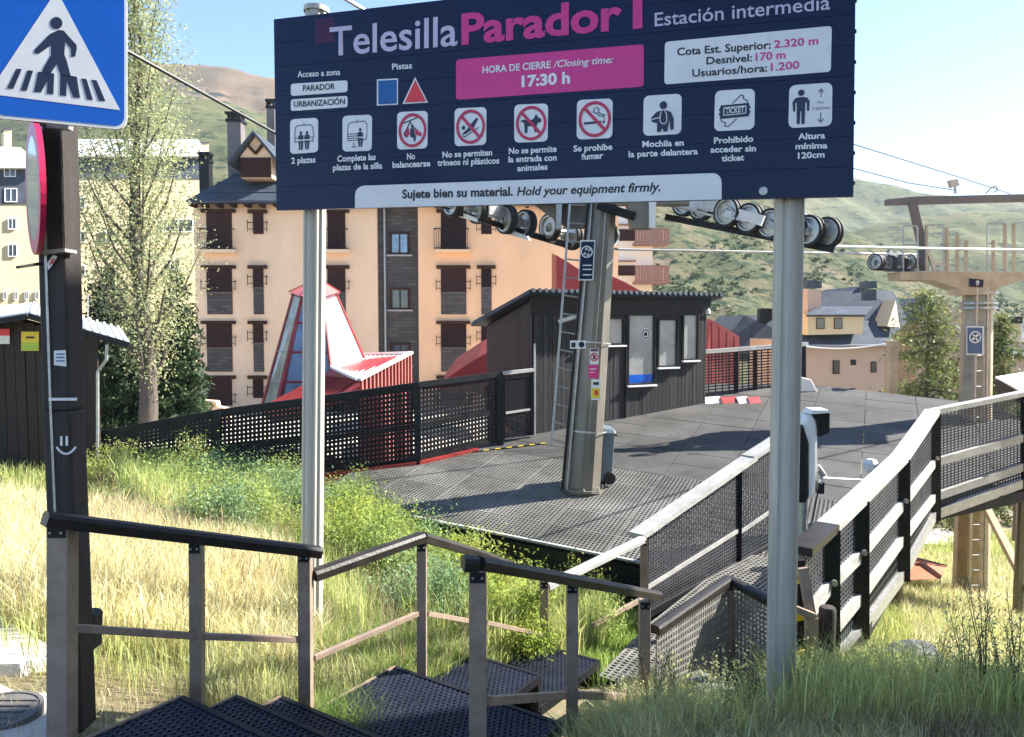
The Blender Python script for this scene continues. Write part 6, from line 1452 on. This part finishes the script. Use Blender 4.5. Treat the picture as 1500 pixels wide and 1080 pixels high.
def blades(name, poly, n, h, wd, mat, seed, lean=.35, tintr=(.7, 1.25), patch=None, heads=0.0, parent=None, dpow=1.0, avoid=True, clump=0):
    r = np.random.default_rng(seed); xs = [p[0] for p in poly]; ys = [p[1] for p in poly]
    X = np.empty(0); Y = np.empty(0)
    while len(X) < n:
        x = r.uniform(min(xs), max(xs), n); y = r.uniform(min(ys), max(ys), n)
        k = inpoly(x, y, poly)
        if dpow: k &= r.random(n) < np.minimum(1, (min(ys) + .5) / np.maximum(y, .1)) ** dpow
        if patch is not None: k &= (vnoise(x * patch[0] + 20, y * patch[0] + 20, patch[1], 3) + .5) > patch[2] + r.uniform(-.08, .08, n)
        if avoid:
            for a in AVOID: k &= ~inpoly(x, y, a)
        for (a, b, c) in ROCKS: k &= ~((np.abs(x - a) < c * .7) & (y < b + c * .2) & (y > b - c * 2.4))
        X = np.concatenate([X, x[k]]); Y = np.concatenate([Y, y[k]])
        if n > 50 and len(X) == 0: break
    X, Y = X[:n], Y[:n]; n = len(X)
    Z = ground_h(X, Y) - .02
    hv = 0.75 + 0.5 * (vnoise(X * .9 + 9, Y * .9 + 9, seed + 50, 3) + .5)
    H_ = h * r.uniform(.45, 1.15, n) * hv; a = r.uniform(0, 2 * math.pi, n); b = r.uniform(0, 2 * math.pi, n); le = H_ * r.uniform(.05, lean, n)
    W_ = wd * r.uniform(.6, 1.3, n) * (1 + np.maximum(0, Y - 5) * .07)
    dx, dy = np.cos(a) * W_, np.sin(a) * W_; lx, ly = np.cos(b) * le, np.sin(b) * le
    co = np.zeros((n, 6, 3)); 
    hd = (r.random(n) < heads)
    wm_ = np.where(hd, .35, 1.0); wt = np.where(hd, 1.9, .7)
    co[:, 0] = np.stack([X - dx * wm_, Y - dy * wm_, Z], 1); co[:, 1] = np.stack([X + dx * wm_, Y + dy * wm_, Z], 1)
    f1 = np.where(hd, .72, .55)
    mx, my, mz = X + lx * .35, Y + ly * .35, Z + H_ * f1
    co[:, 2] = np.stack([mx + dx * wt * .8, my + dy * wt * .8, mz], 1); co[:, 3] = np.stack([mx - dx * wt * .8, my - dy * wt * .8, mz], 1)
    tx, ty, tz = X + lx, Y + ly, Z + H_ * (1 - .15 * (le / H_))
    co[:, 4] = np.stack([tx + dx * .12, ty + dy * .12, tz], 1); co[:, 5] = np.stack([tx - dx * .12, ty - dy * .12, tz], 1)
    base = (np.arange(n) * 6)[:, None]; f = np.concatenate([base + np.array([[0, 1, 2, 3]]), base + np.array([[3, 2, 4, 5]])], 1).reshape(-1, 4)
    o = np_mesh(name, co.reshape(-1, 3), f, mat, 'stuff', smooth=False)
    t = r.uniform(tintr[0], tintr[1], n); g_ = r.uniform(.88, 1.12, n)
    col = np.ones((n, 6, 4)); col[..., 0] = (t * g_)[:, None]; col[..., 1] = t[:, None]; col[..., 2] = (t / g_)[:, None]
    at = o.data.color_attributes.new('tint', 'FLOAT_COLOR', 'POINT'); at.data.foreach_set('color', col.astype(np.float32).ravel())
    return o
MEADOW_L = [(-9, 4.6), (-4.2, 5.0), (-2.6, 4.2), (-1.5, 4.4), (-.6, 5.1), (.5, 6.6), (1.3, 8), (1.6, 9.3), (-3.2, 11.7), (-2.9, 12.8), (-10, 12.6)]
blades('dry_grass', [(-9, 4.9), (-2.6, 4.8), (-1.5, 4.9), (-1.3, 6), (-2.2, 7.4), (-3.9, 8.6), (-8, 10), (-10, 11)], 95000, .42, .0028, m_dry, 11, lean=.5, heads=.45, dpow=1, tintr=(.8, 1.4))
blades('straw_stubble', [(-6, 3.5), (-2.4, 3.4), (-1.2, 4.4), (-.4, 5.4), (-2, 6), (-6, 5.4)], 16000, .1, .0026, m_dry, 12, lean=.9, tintr=(.5, 1.0), dpow=0)
blades('green_grass', [(-1.7, 5.4), (-.6, 5.05), (.5, 6.6), (1.3, 8), (1.6, 9.2), (-3.2, 11.5), (-7, 12.5), (-6, 9.6), (-3.6, 8.3), (-2.1, 7)], 90000, .34, .003, m_green, 13, lean=.6, heads=.2)
blades('yellow_green_grass', MEADOW_L, 34000, .38, .0028, m_yg, 14, lean=.5, heads=.4)
blades('green_grass', [(-1.9, 4.1), (-1.1, 4.35), (-.4, 5.2), (.5, 6.5), (-.3, 7), (-1.8, 5.8)], 12000, .34, .0024, m_weedg, 15, lean=.5, heads=.3)
blades('brown_seed_heads', [(.6, 3.9), (6.5, 3.9), (7, 5.3), (4, 5.3), (1.0, 5.0)], 42000, .2, .0024, m_brownw, 16, lean=.9, heads=.7, tintr=(.5, 1.5), dpow=0)
blades('tall_mixed_stalks', [(-3.4, 7.6), (-.6, 5.1), (.6, 6.6), (1.3, 8.2), (-3, 11), (-6, 11)], 16000, .62, .0022, m_yg, 17, lean=.35, heads=.5, tintr=(.6, 1.5), patch=(1.2, 4, .5))
blades('dead_stalks', [(-5, 7), (-.6, 5.1), (.6, 6.6), (1.3, 8.2), (-3, 11), (-6, 11)], 6000, .55, .002, m_brownw, 18, lean=.5, heads=.4)
# right meadow
MR = [(2.3, 5.2), (3.0, 4.4), (6, 4.4), (12, 8), (17, 16), (16, 24), (9, 20), (5.5, 11), (3.6, 8)]
blades('yellow_green_grass', MR, 95000, .38, .0034, m_yg, 21, lean=.5, heads=.35, dpow=1)
blades('dry_grass', [(4, 7), (7, 6.5), (13, 10), (17, 20), (9, 20), (6, 11.5)], 55000, .4, .0036, m_dry, 22, lean=.5, heads=.4, dpow=.7)
blades('green_grass', [(1.6, 6.6), (2.4, 4.8), (5, 4.2), (8, 6), (7.5, 8.5), (4, 7.6)], 30000, .3, .003, m_green, 23, lean=.5, heads=.3, patch=(.6, 3, .42))
# near weeds along the bottom edge and round the post
blades('near_weeds', [(-.1, 3.2), (1.2, 3.0), (4.5, 3.2), (6, 4.6), (2.4, 6.0), (1.8, 5.4), (1.1, 5.2), (.5, 4.4), (.2, 4.1)], 42000, .24, .0019, m_weedg, 31, lean=.9, heads=.35, tintr=(.5, 2.0), dpow=.5, patch=(2.2, 6, .42))
blades('near_pale_stalks', [(.3, 4.3), (1.2, 3.9), (5, 4.2), (6, 5.2), (2.4, 6.0), (1.2, 5.4)], 14000, .5, .0018, m_yg, 34, lean=.7, heads=.6, tintr=(.6, 1.6), dpow=0)
blades('near_straw', [(.2, 3.0), (6, 3.0), (7, 5.2), (1.4, 5.2)], 22000, .3, .0016, m_dry, 32, lean=.5, heads=.5, tintr=(.35, .9), dpow=.3)
blades('undergrowth', [(.2, 6.2), (1.1, 6.2), (1.9, 8.9), (1.2, 9.3), (-.6, 8)], 12000, .22, .003, m_green, 33, lean=.5, heads=.3)

# ------------------------------------------------------------------ leafy things
def leaves(name, pts, size, mat, seed, parent=None, loc=(0, 0, 0), tintr=(.6, 1.35), asp=.55, droop=.0, link=True):
    r = np.random.default_rng(seed); n = len(pts); s = size * r.uniform(.6, 1.4, n)
    u = r.normal(size=(n, 3)); u /= np.linalg.norm(u, axis=1)[:, None]; w_ = r.normal(size=(n, 3)); w_ -= (w_ * u).sum(1)[:, None] * u; w_ /= np.linalg.norm(w_, axis=1)[:, None]
    u = u * s[:, None]; w_ = w_ * (s * asp)[:, None]; co = np.zeros((n, 4, 3)); co[:, 0] = pts - u; co[:, 1] = pts - w_; co[:, 2] = pts + u; co[:, 3] = pts + w_
    f = np.arange(n * 4).reshape(n, 4); o = np_mesh(name, co.reshape(-1, 3), f, mat, None, smooth=False, loc=loc)
    t = r.uniform(tintr[0], tintr[1], n); g_ = r.uniform(.9, 1.15, n); col = np.ones((n, 4, 4)); col[..., 0] = (t * g_)[:, None]; col[..., 1] = t[:, None]; col[..., 2] = (t / g_)[:, None]
    at = o.data.color_attributes.new('tint', 'FLOAT_COLOR', 'POINT'); at.data.foreach_set('color', col.astype(np.float32).ravel())
    if parent: o.parent = parent
    return o
m_leafp = leafmat('poplar_leaf', (0.3, 0.35, 0.17), (0.5, 0.52, 0.3), .45)
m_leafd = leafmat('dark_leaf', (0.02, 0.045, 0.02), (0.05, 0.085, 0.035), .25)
m_leaff = leafmat('fennel_leaf', (0.2, 0.3, 0.07), (0.38, 0.46, 0.15), .45)
m_leafy = leafmat('shrub_leaf', (0.2, 0.25, 0.06), (0.33, 0.36, 0.1), .45)
m_bark = M('grey_bark', (0.085, 0.07, 0.058), .9, var=.3, scale=4, bump=.8, bscale=18, stretch=(3, 3, .6))
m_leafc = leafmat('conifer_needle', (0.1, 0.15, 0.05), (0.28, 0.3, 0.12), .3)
# poplar
rp1 = np.random.default_rng(77)
dp = 24.0; base = P(213, 612, dp); topz = P(213, -70, dp).z
base.z = min(base.z, gh(base.x, base.y)) - .1
pop = thing('poplar_tree', base, 'tall thin poplar with pale green leaves and ascending branches left of the yellow block', 'tree')
Ht = topz - base.z
mb = MB(); pts = [V((math.sin(k * .9) * .12, math.cos(k * .7) * .1, Ht * .92 * k / 10)) + base for k in range(11)]
for k in range(10): mb.tube(pts[k], pts[k + 1], .3 * (1 - k / 10.5) ** 1.2 + .02, .3 * (1 - (k + 1) / 10.5) ** 1.2 + .02, 9)
mb.build('trunk', m_bark, pop, smooth=True)
LP = []; mbb = MB()
for k in range(64):
    t = .1 + .86 * (k / 64) ** .9; z0 = Ht * t; a = k * 2.4 + rp1.uniform(-.4, .4)
    env = (1.75 * min(1, t / .16) if t < .4 else 1.75 * max(.18, ((1 - t) / .6)) ** .9)
    L = Ht * (.16 + .08 * (1 - t)); rad = env * rp1.uniform(.55, 1.1)
    p0 = base + V((0, 0, z0)); p3 = p0 + V((math.cos(a) * rad, math.sin(a) * rad, L * rp1.uniform(.7, 1.1)))
    pm = lerp(p0, p3, .45) + V((math.cos(a), math.sin(a), 0)) * rad * .18
    mbb.tube(p0, pm, .07 * (1.15 - t), .045 * (1.15 - t), 5, False); mbb.tube(pm, p3, .045 * (1.15 - t), .008, 5, False)
    nl = int(680 * (1.2 - t * .7) * rp1.uniform(.6, 1.2))
    tt = rp1.uniform(.12, 1.08, nl) ** .8
    for q in tt:
        c = (p0 * (1 - q) ** 2 + pm * 2 * q * (1 - q) + p3 * q * q); sgm = .1 + .3 * (1 - abs(q - .6))
        LP.append((c.x - base.x + rp1.normal() * sgm, c.y - base.y + rp1.normal() * sgm, c.z - base.z + rp1.normal() * sgm * 1.4))
tag(mbb.build('branches', m_bark, pop), kind='stuff')
o = leaves('foliage', np.array(LP), .048, m_leafp, 5, pop, (0, 0, 0))
# dark conifers behind the poplar
def conifer(px, pyb, pyt, d, wpx, label, seed, mat, dens=1.0, size=.1, pw=.75):
    r = np.random.default_rng(seed); b_ = P(px, pyb, d); tz = P(px, pyt, d).z; b_.z = min(b_.z, gh(b_.x, b_.y)); Hc = tz - b_.z; Rm = wpx * d / F / 2
    t = thing('conifer', b_, label, 'tree'); mb = MB(); mb.tube(b_, b_ + V((0, 0, Hc * .97)), .16, .02, 7); mb.build('trunk', m_bark, t)
    L = []; mb2 = MB(); k = 0; z = Hc * .06
    while z < Hc * .97:
        fr = 1 - z / Hc
        for j in range(7):
            a = r.uniform(0, 2 * math.pi); ln = Rm * (fr ** pw) * r.uniform(.6, 1.12); sg_ = -.18
            e_ = V((math.cos(a) * ln, math.sin(a) * ln, sg_ * ln + r.uniform(-.1, .15)))
            mb2.tube(b_ + V((0, 0, z)), b_ + V((0, 0, z)) + e_, .025, .006, 4, False)
            n_ = int(46 * dens * ln / max(Rm, .5)) + 5; q = r.uniform(.15, 1.03, n_)
            P_ = np.stack([e_.x * q, e_.y * q, z + e_.z * q + .05 * np.sin(q * 9)], 1) + r.normal(size=(n_, 3)) * np.array([.14, .14, .09]) * (.6 + Rm * .25); L.append(P_)
        z += Hc / 30
    tag(mb2.build('branches', m_bark, t), kind='stuff'); leaves('foliage', np.concatenate(L), size, mat, seed + 1, t, (0, 0, 0), asp=.3)
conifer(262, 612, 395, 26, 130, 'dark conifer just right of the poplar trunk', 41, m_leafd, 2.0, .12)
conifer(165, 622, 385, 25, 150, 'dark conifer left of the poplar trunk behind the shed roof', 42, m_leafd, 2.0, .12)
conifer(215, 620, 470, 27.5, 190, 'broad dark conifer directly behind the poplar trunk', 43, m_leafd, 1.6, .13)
conifer(1356, 600, 418, 26, 240, 'yellow green conifer between the tan bollard and the far lift tower', 44, m_leafc, 2.3, .1, .5)
conifer(1460, 610, 455, 27, 120, 'smaller green conifer right of the far lift tower', 45, m_leafc, 2.0, .1, .5)
# feathery bushes
m_leafg = leafmat('fennel_leaf_blue', (0.17, 0.29, 0.13), (0.34, 0.44, 0.26), .45)
m_leafh = leafmat('fennel_leaf_yellow', (0.22, 0.33, 0.05), (0.46, 0.5, 0.13), .45)
def bush(name, x, y, sx, sy, sz, mat, seed, label, group, n=2600, size=.014, lean=0):
    r = np.random.default_rng(seed); z = gh(x, y) - .03; t = thing(name, (x, y, z), label, 'shrub', group)
    mb = MB(); L = []
    ns_ = 26
    for k in range(ns_):
        a = r.uniform(0, 2 * math.pi); rr_ = math.sqrt(r.random()); e_ = V((math.cos(a) * rr_ * sx, math.sin(a) * rr_ * sy, sz * (1 - .5 * rr_ * rr_) * r.uniform(.45, 1.2)))
        m_ = V((e_.x * .35, e_.y * .35, e_.z * .6)); o_ = V((x, y, z)); mb.tube(o_, o_ + m_, .006, .004, 4, False); mb.tube(o_ + m_, o_ + e_, .004, .0015, 4, False)
        n_ = n // ns_; q = r.uniform(.25, 1.0, n_) ** .7
        c = np.outer(2 * q * (1 - q), np.array(m_)) + np.outer(q * q, np.array(e_)); L.append(c + r.normal(size=(n_, 3)) * np.array([.055, .055, .04]) * (sx / .4) * (.4 + .9 * q[:, None]))
    tag(mb.build('stems', m_leafstem, t), kind='stuff'); leaves('foliage', np.concatenate(L), size, mat, seed + 1, t, (0, 0, 0), asp=.4)
m_leafstem = M('green_stem', (0.12, 0.13, 0.05), .7, var=.2, bump=0)
gi = 0
for (px, py, d, s, hh, lab) in ((360, 760, 8.6, .5, .42, 'feathery green bush left of the left sign post, nearest the handrail'), (410, 735, 9.6, .55, .5, 'feathery green bush touching the left side of the left sign post'),
                           (505, 790, 8.2, .5, .5, 'feathery green bush just right of the left sign post'), (560, 805, 7.6, .5, .45, 'feathery green bush behind the middle handrail run'), (612, 790, 8.4, .5, .45, 'feathery green bush behind the railing corner'),
                           (660, 815, 7.9, .42, .4, 'feathery green bush right of the railing corner'), (505, 745, 10.2, .55, .4, 'feathery green bush against the near corner of the deck'), (300, 725, 10.6, .6, .4, 'feathery green bush under the middle of the mesh fence'),
                           (570, 770, 9.3, .5, .38, 'feathery green bush below the deck edge beam'), (385, 705, 11.4, .5, .32, 'low green bush at the foot of the mesh fence'), (620, 850, 6.7, .4, .4, 'bright green bush just behind the corner post'), (740, 880, 6.6, .35, .35, 'low green bush between the corner railing and the ramp'), (255, 745, 9.6, .6, .3, 'pale green bush farthest left among the feathery bushes'), (320, 790, 8.2, .4, .3, 'small green bush behind the left handrail middle post'), (690, 880, 7.4, .5, .4, 'green bush behind the near railing post'), (860, 910, 7.6, .35, .2, 'bright low bush by the foot of the centre fence')):
    q = P(px, py, d); bush('fennel_bush', q.x, d, s * 1.45, s * 1.3, hh + .4, (m_leaff, m_leafg, m_leafh)[gi % 3], 100 + gi, lab, 'feathery bushes behind the stair railing', n=9000, size=.02); gi += 1
for (px, d, s, hh, lab) in ((170, 11.2, .5, .75, 'light leafy shrub at the left end of the mesh fence'), (225, 10.6, .5, .7, 'light leafy shrub in front of the first fence panel'), (275, 11.4, .45, .85, 'taller dark twiggy shrub before the first fence panel'), (330, 11.6, .4, .55, 'small shrub at the second fence post'), (130, 10.6, .5, .55, 'pale shrub beside the shed corner')):
    q = P(px, 700, d); bush('leafy_shrub', q.x, d, s, s, hh, m_leafy, 140 + gi, lab, 'leafy shrubs along the mesh fence', n=2600, size=.026); gi += 1
q = P(850, 820, 9.0); bush('leafy_shrub', q.x, 9.0, .4, .3, .85, m_leafy, 190, 'yellow green shrub growing through the skirt at the deck edge', 'leafy shrubs along the mesh fence', n=1800, size=.022)
q = P(800, 830, 9.2); bush('leafy_shrub', q.x, 9.2, .3, .3, .6, m_leafy, 191, 'small reddish shrub at the deck edge left of the yellow green one', 'leafy shrubs along the mesh fence', n=900, size=.02)
# loose feathery weeds in the near grass
m_weedl = leafmat('weed_leaf', (0.24, 0.28, 0.13), (0.46, 0.46, 0.26), .4)
wlabs = ['at the end of the near stair railing', 'just left of the big grey rock', 'between the big rock and the right sign post', 'touching the left side of the right sign post', 'touching the right side of the right sign post', 'left of the timber bollard', 'right of the timber bollard', 'in front of the ramp fence foot', 'at the bottom edge right of the sign post', 'at the bottom edge in the middle of the right meadow', 'before the half buried brown rock', 'left of the tall dark stems', 'among the tall dark stems', 'in the bottom right corner']
for i_, (px, d) in enumerate(((930, 5.0), (985, 5.3), (1060, 5.2), (1105, 4.9), (1180, 4.9), (1195, 5.3), (1245, 5.5), (1275, 5.9), (1210, 4.8), (1310, 5.0), (1345, 5.8), (1390, 5.2), (1450, 5.5), (1480, 4.9))):
    q = P(px, 900, d); bush('feathery_weed', q.x, d, .3, .25, .5, (m_weedl, m_leafh, m_weedl)[i_ % 3], 400 + i_, 'grey green feathery weed ' + wlabs[i_], 'feathery weeds in the near grass', n=1700, size=.012)
# near tall weeds
def weed(px, d, hh, seed, label, mat=m_leafstem):
    r = np.random.default_rng(seed); q = P(px, 900, d); x, y = q.x, d; z = gh(x, y); t = thing('tall_weed', (x, y, z), label, 'weed', 'tall weeds at the right edge'); mb = MB(); L = []
    for k in range(7):
        a = r.uniform(0, 2 * math.pi); e_ = V((math.cos(a) * .14 * hh, math.sin(a) * .14 * hh, hh * r.uniform(.6, 1))); o_ = V((x, y, z)); m_ = V((e_.x * .3, e_.y * .3, e_.z * .55))
        mb.tube(o_, o_ + m_, .004, .003, 4, False); mb.tube(o_ + m_, o_ + e_, .003, .001, 4, False)
        for j in range(5):
            b_ = o_ + lerp(m_, e_, j / 5); mb.tube(b_, b_ + V((r.uniform(-.07, .07), r.uniform(-.07, .07), .08)), .0018, .001, 3, False)
        qn = r.uniform(.2, 1, 60); L.append(np.outer(qn, np.array(e_)) + r.normal(size=(60, 3)) * .035)
    tag(mb.build('stems', M('weed_stem', (0.07, 0.06, 0.04), .8, bump=0) if 'weed_stem' not in MATS else MATS['weed_stem'], t), kind='stuff'); leaves('leaf_cluster', np.concatenate(L), .011, m_weedg, seed, t, (0, 0, 0), asp=.4)['kind'] = 'stuff'
for i, (px, d, hh, lab) in enumerate(((1420, 4.6, .95, 'tall dark stemmed weed left of the far tower foot'), (1448, 4.4, 1.0, 'tall dark stemmed weed before the far tower foot'), (1475, 4.7, .9, 'tall dark stemmed weed near the right edge'), (1495, 4.3, 1.0, 'tall dark stemmed weed cut by the right edge'), (1240, 4.9, .5, 'thin weed right of the timber bollard'), (1372, 5.0, .7, 'thin weed in the middle of the right meadow'), (955, 4.6, .75, 'tall grey green weed at the end of the near handrail'), (995, 4.9, .6, 'second grey green weed right of the near handrail end'), (1100, 5.1, .5, 'weed left of the right sign post'))):
    weed(px, d, hh, 300 + i, lab)

# tufts leaning over the treads beside the landing
blades('landing_tufts', [(-1.25, 4.3), (-.95, 4.15), (-.45, 4.75), (-.75, 5.2)], 5000, .32, .0022, m_green, 35, lean=.9, heads=.2, tintr=(.5, 1.2), dpow=0, avoid=False)
blades('tread_side_weeds', [(.25, 4.1), (.75, 3.7), (1.75, 5.6), (1.55, 6.3), (1.05, 5.9)], 14000, .36, .0022, m_weedg, 36, lean=.8, heads=.3, tintr=(.6, 1.7), dpow=0)
# shrubs and boulders on the near slope (uncountable ground cover)
_me = ns_hill.data; _co = np.zeros(len(_me.vertices) * 3); _me.vertices.foreach_get('co', _co); _co = _co.reshape(-1, 3)
rr = np.random.default_rng(9); k = rr.integers(0, len(_co), 9000); c = _co[k] + rr.normal(size=(9000, 3)) * np.array([.5, .6, 0])
keep = (vnoise(c[:, 0] * .08 + 30, c[:, 1] * .05 + 30, 8, 3) > -.02) & (c[:, 1] < 150) & (c[:, 0] > -20); c = c[keep][:1700]
sz = rr.uniform(.2, .7, len(c)); m_ = 16
pp_ = np.repeat(c, m_, 0) + rr.normal(size=(len(c) * m_, 3)) * np.repeat(sz, m_)[:, None] * np.array([.55, .55, .28]) + np.array([0, 0, .15])
m_scrub = leafmat('hill_scrub', (0.04, 0.07, 0.03), (0.1, 0.13, 0.06), .2)
o = leaves('hillside_scrub', pp_, .24, m_scrub, 12); o['kind'] = 'stuff'
# ------------------------------------------------------------------ air
mhz = bpy.data.materials.new('air'); mhz.use_nodes = True; nn_ = mhz.node_tree.nodes; nn_.remove(nn_['Principled BSDF'])
pv = nn_.new('ShaderNodeVolumePrincipled'); pv.inputs['Color'].default_value = (0.78, 0.9, 1, 1); pv.inputs['Density'].default_value = 0.00025; pv.inputs['Anisotropy'].default_value = 0.2
mhz.node_tree.links.new(pv.outputs[0], nn_['Material Output'].inputs['Volume'])
allz = 0.0
mb = MB(); mb.box((0, 90, 80), (1700, 1500, 210)); hzb = mb.build('haze', mhz); hzb['kind'] = 'stuff'
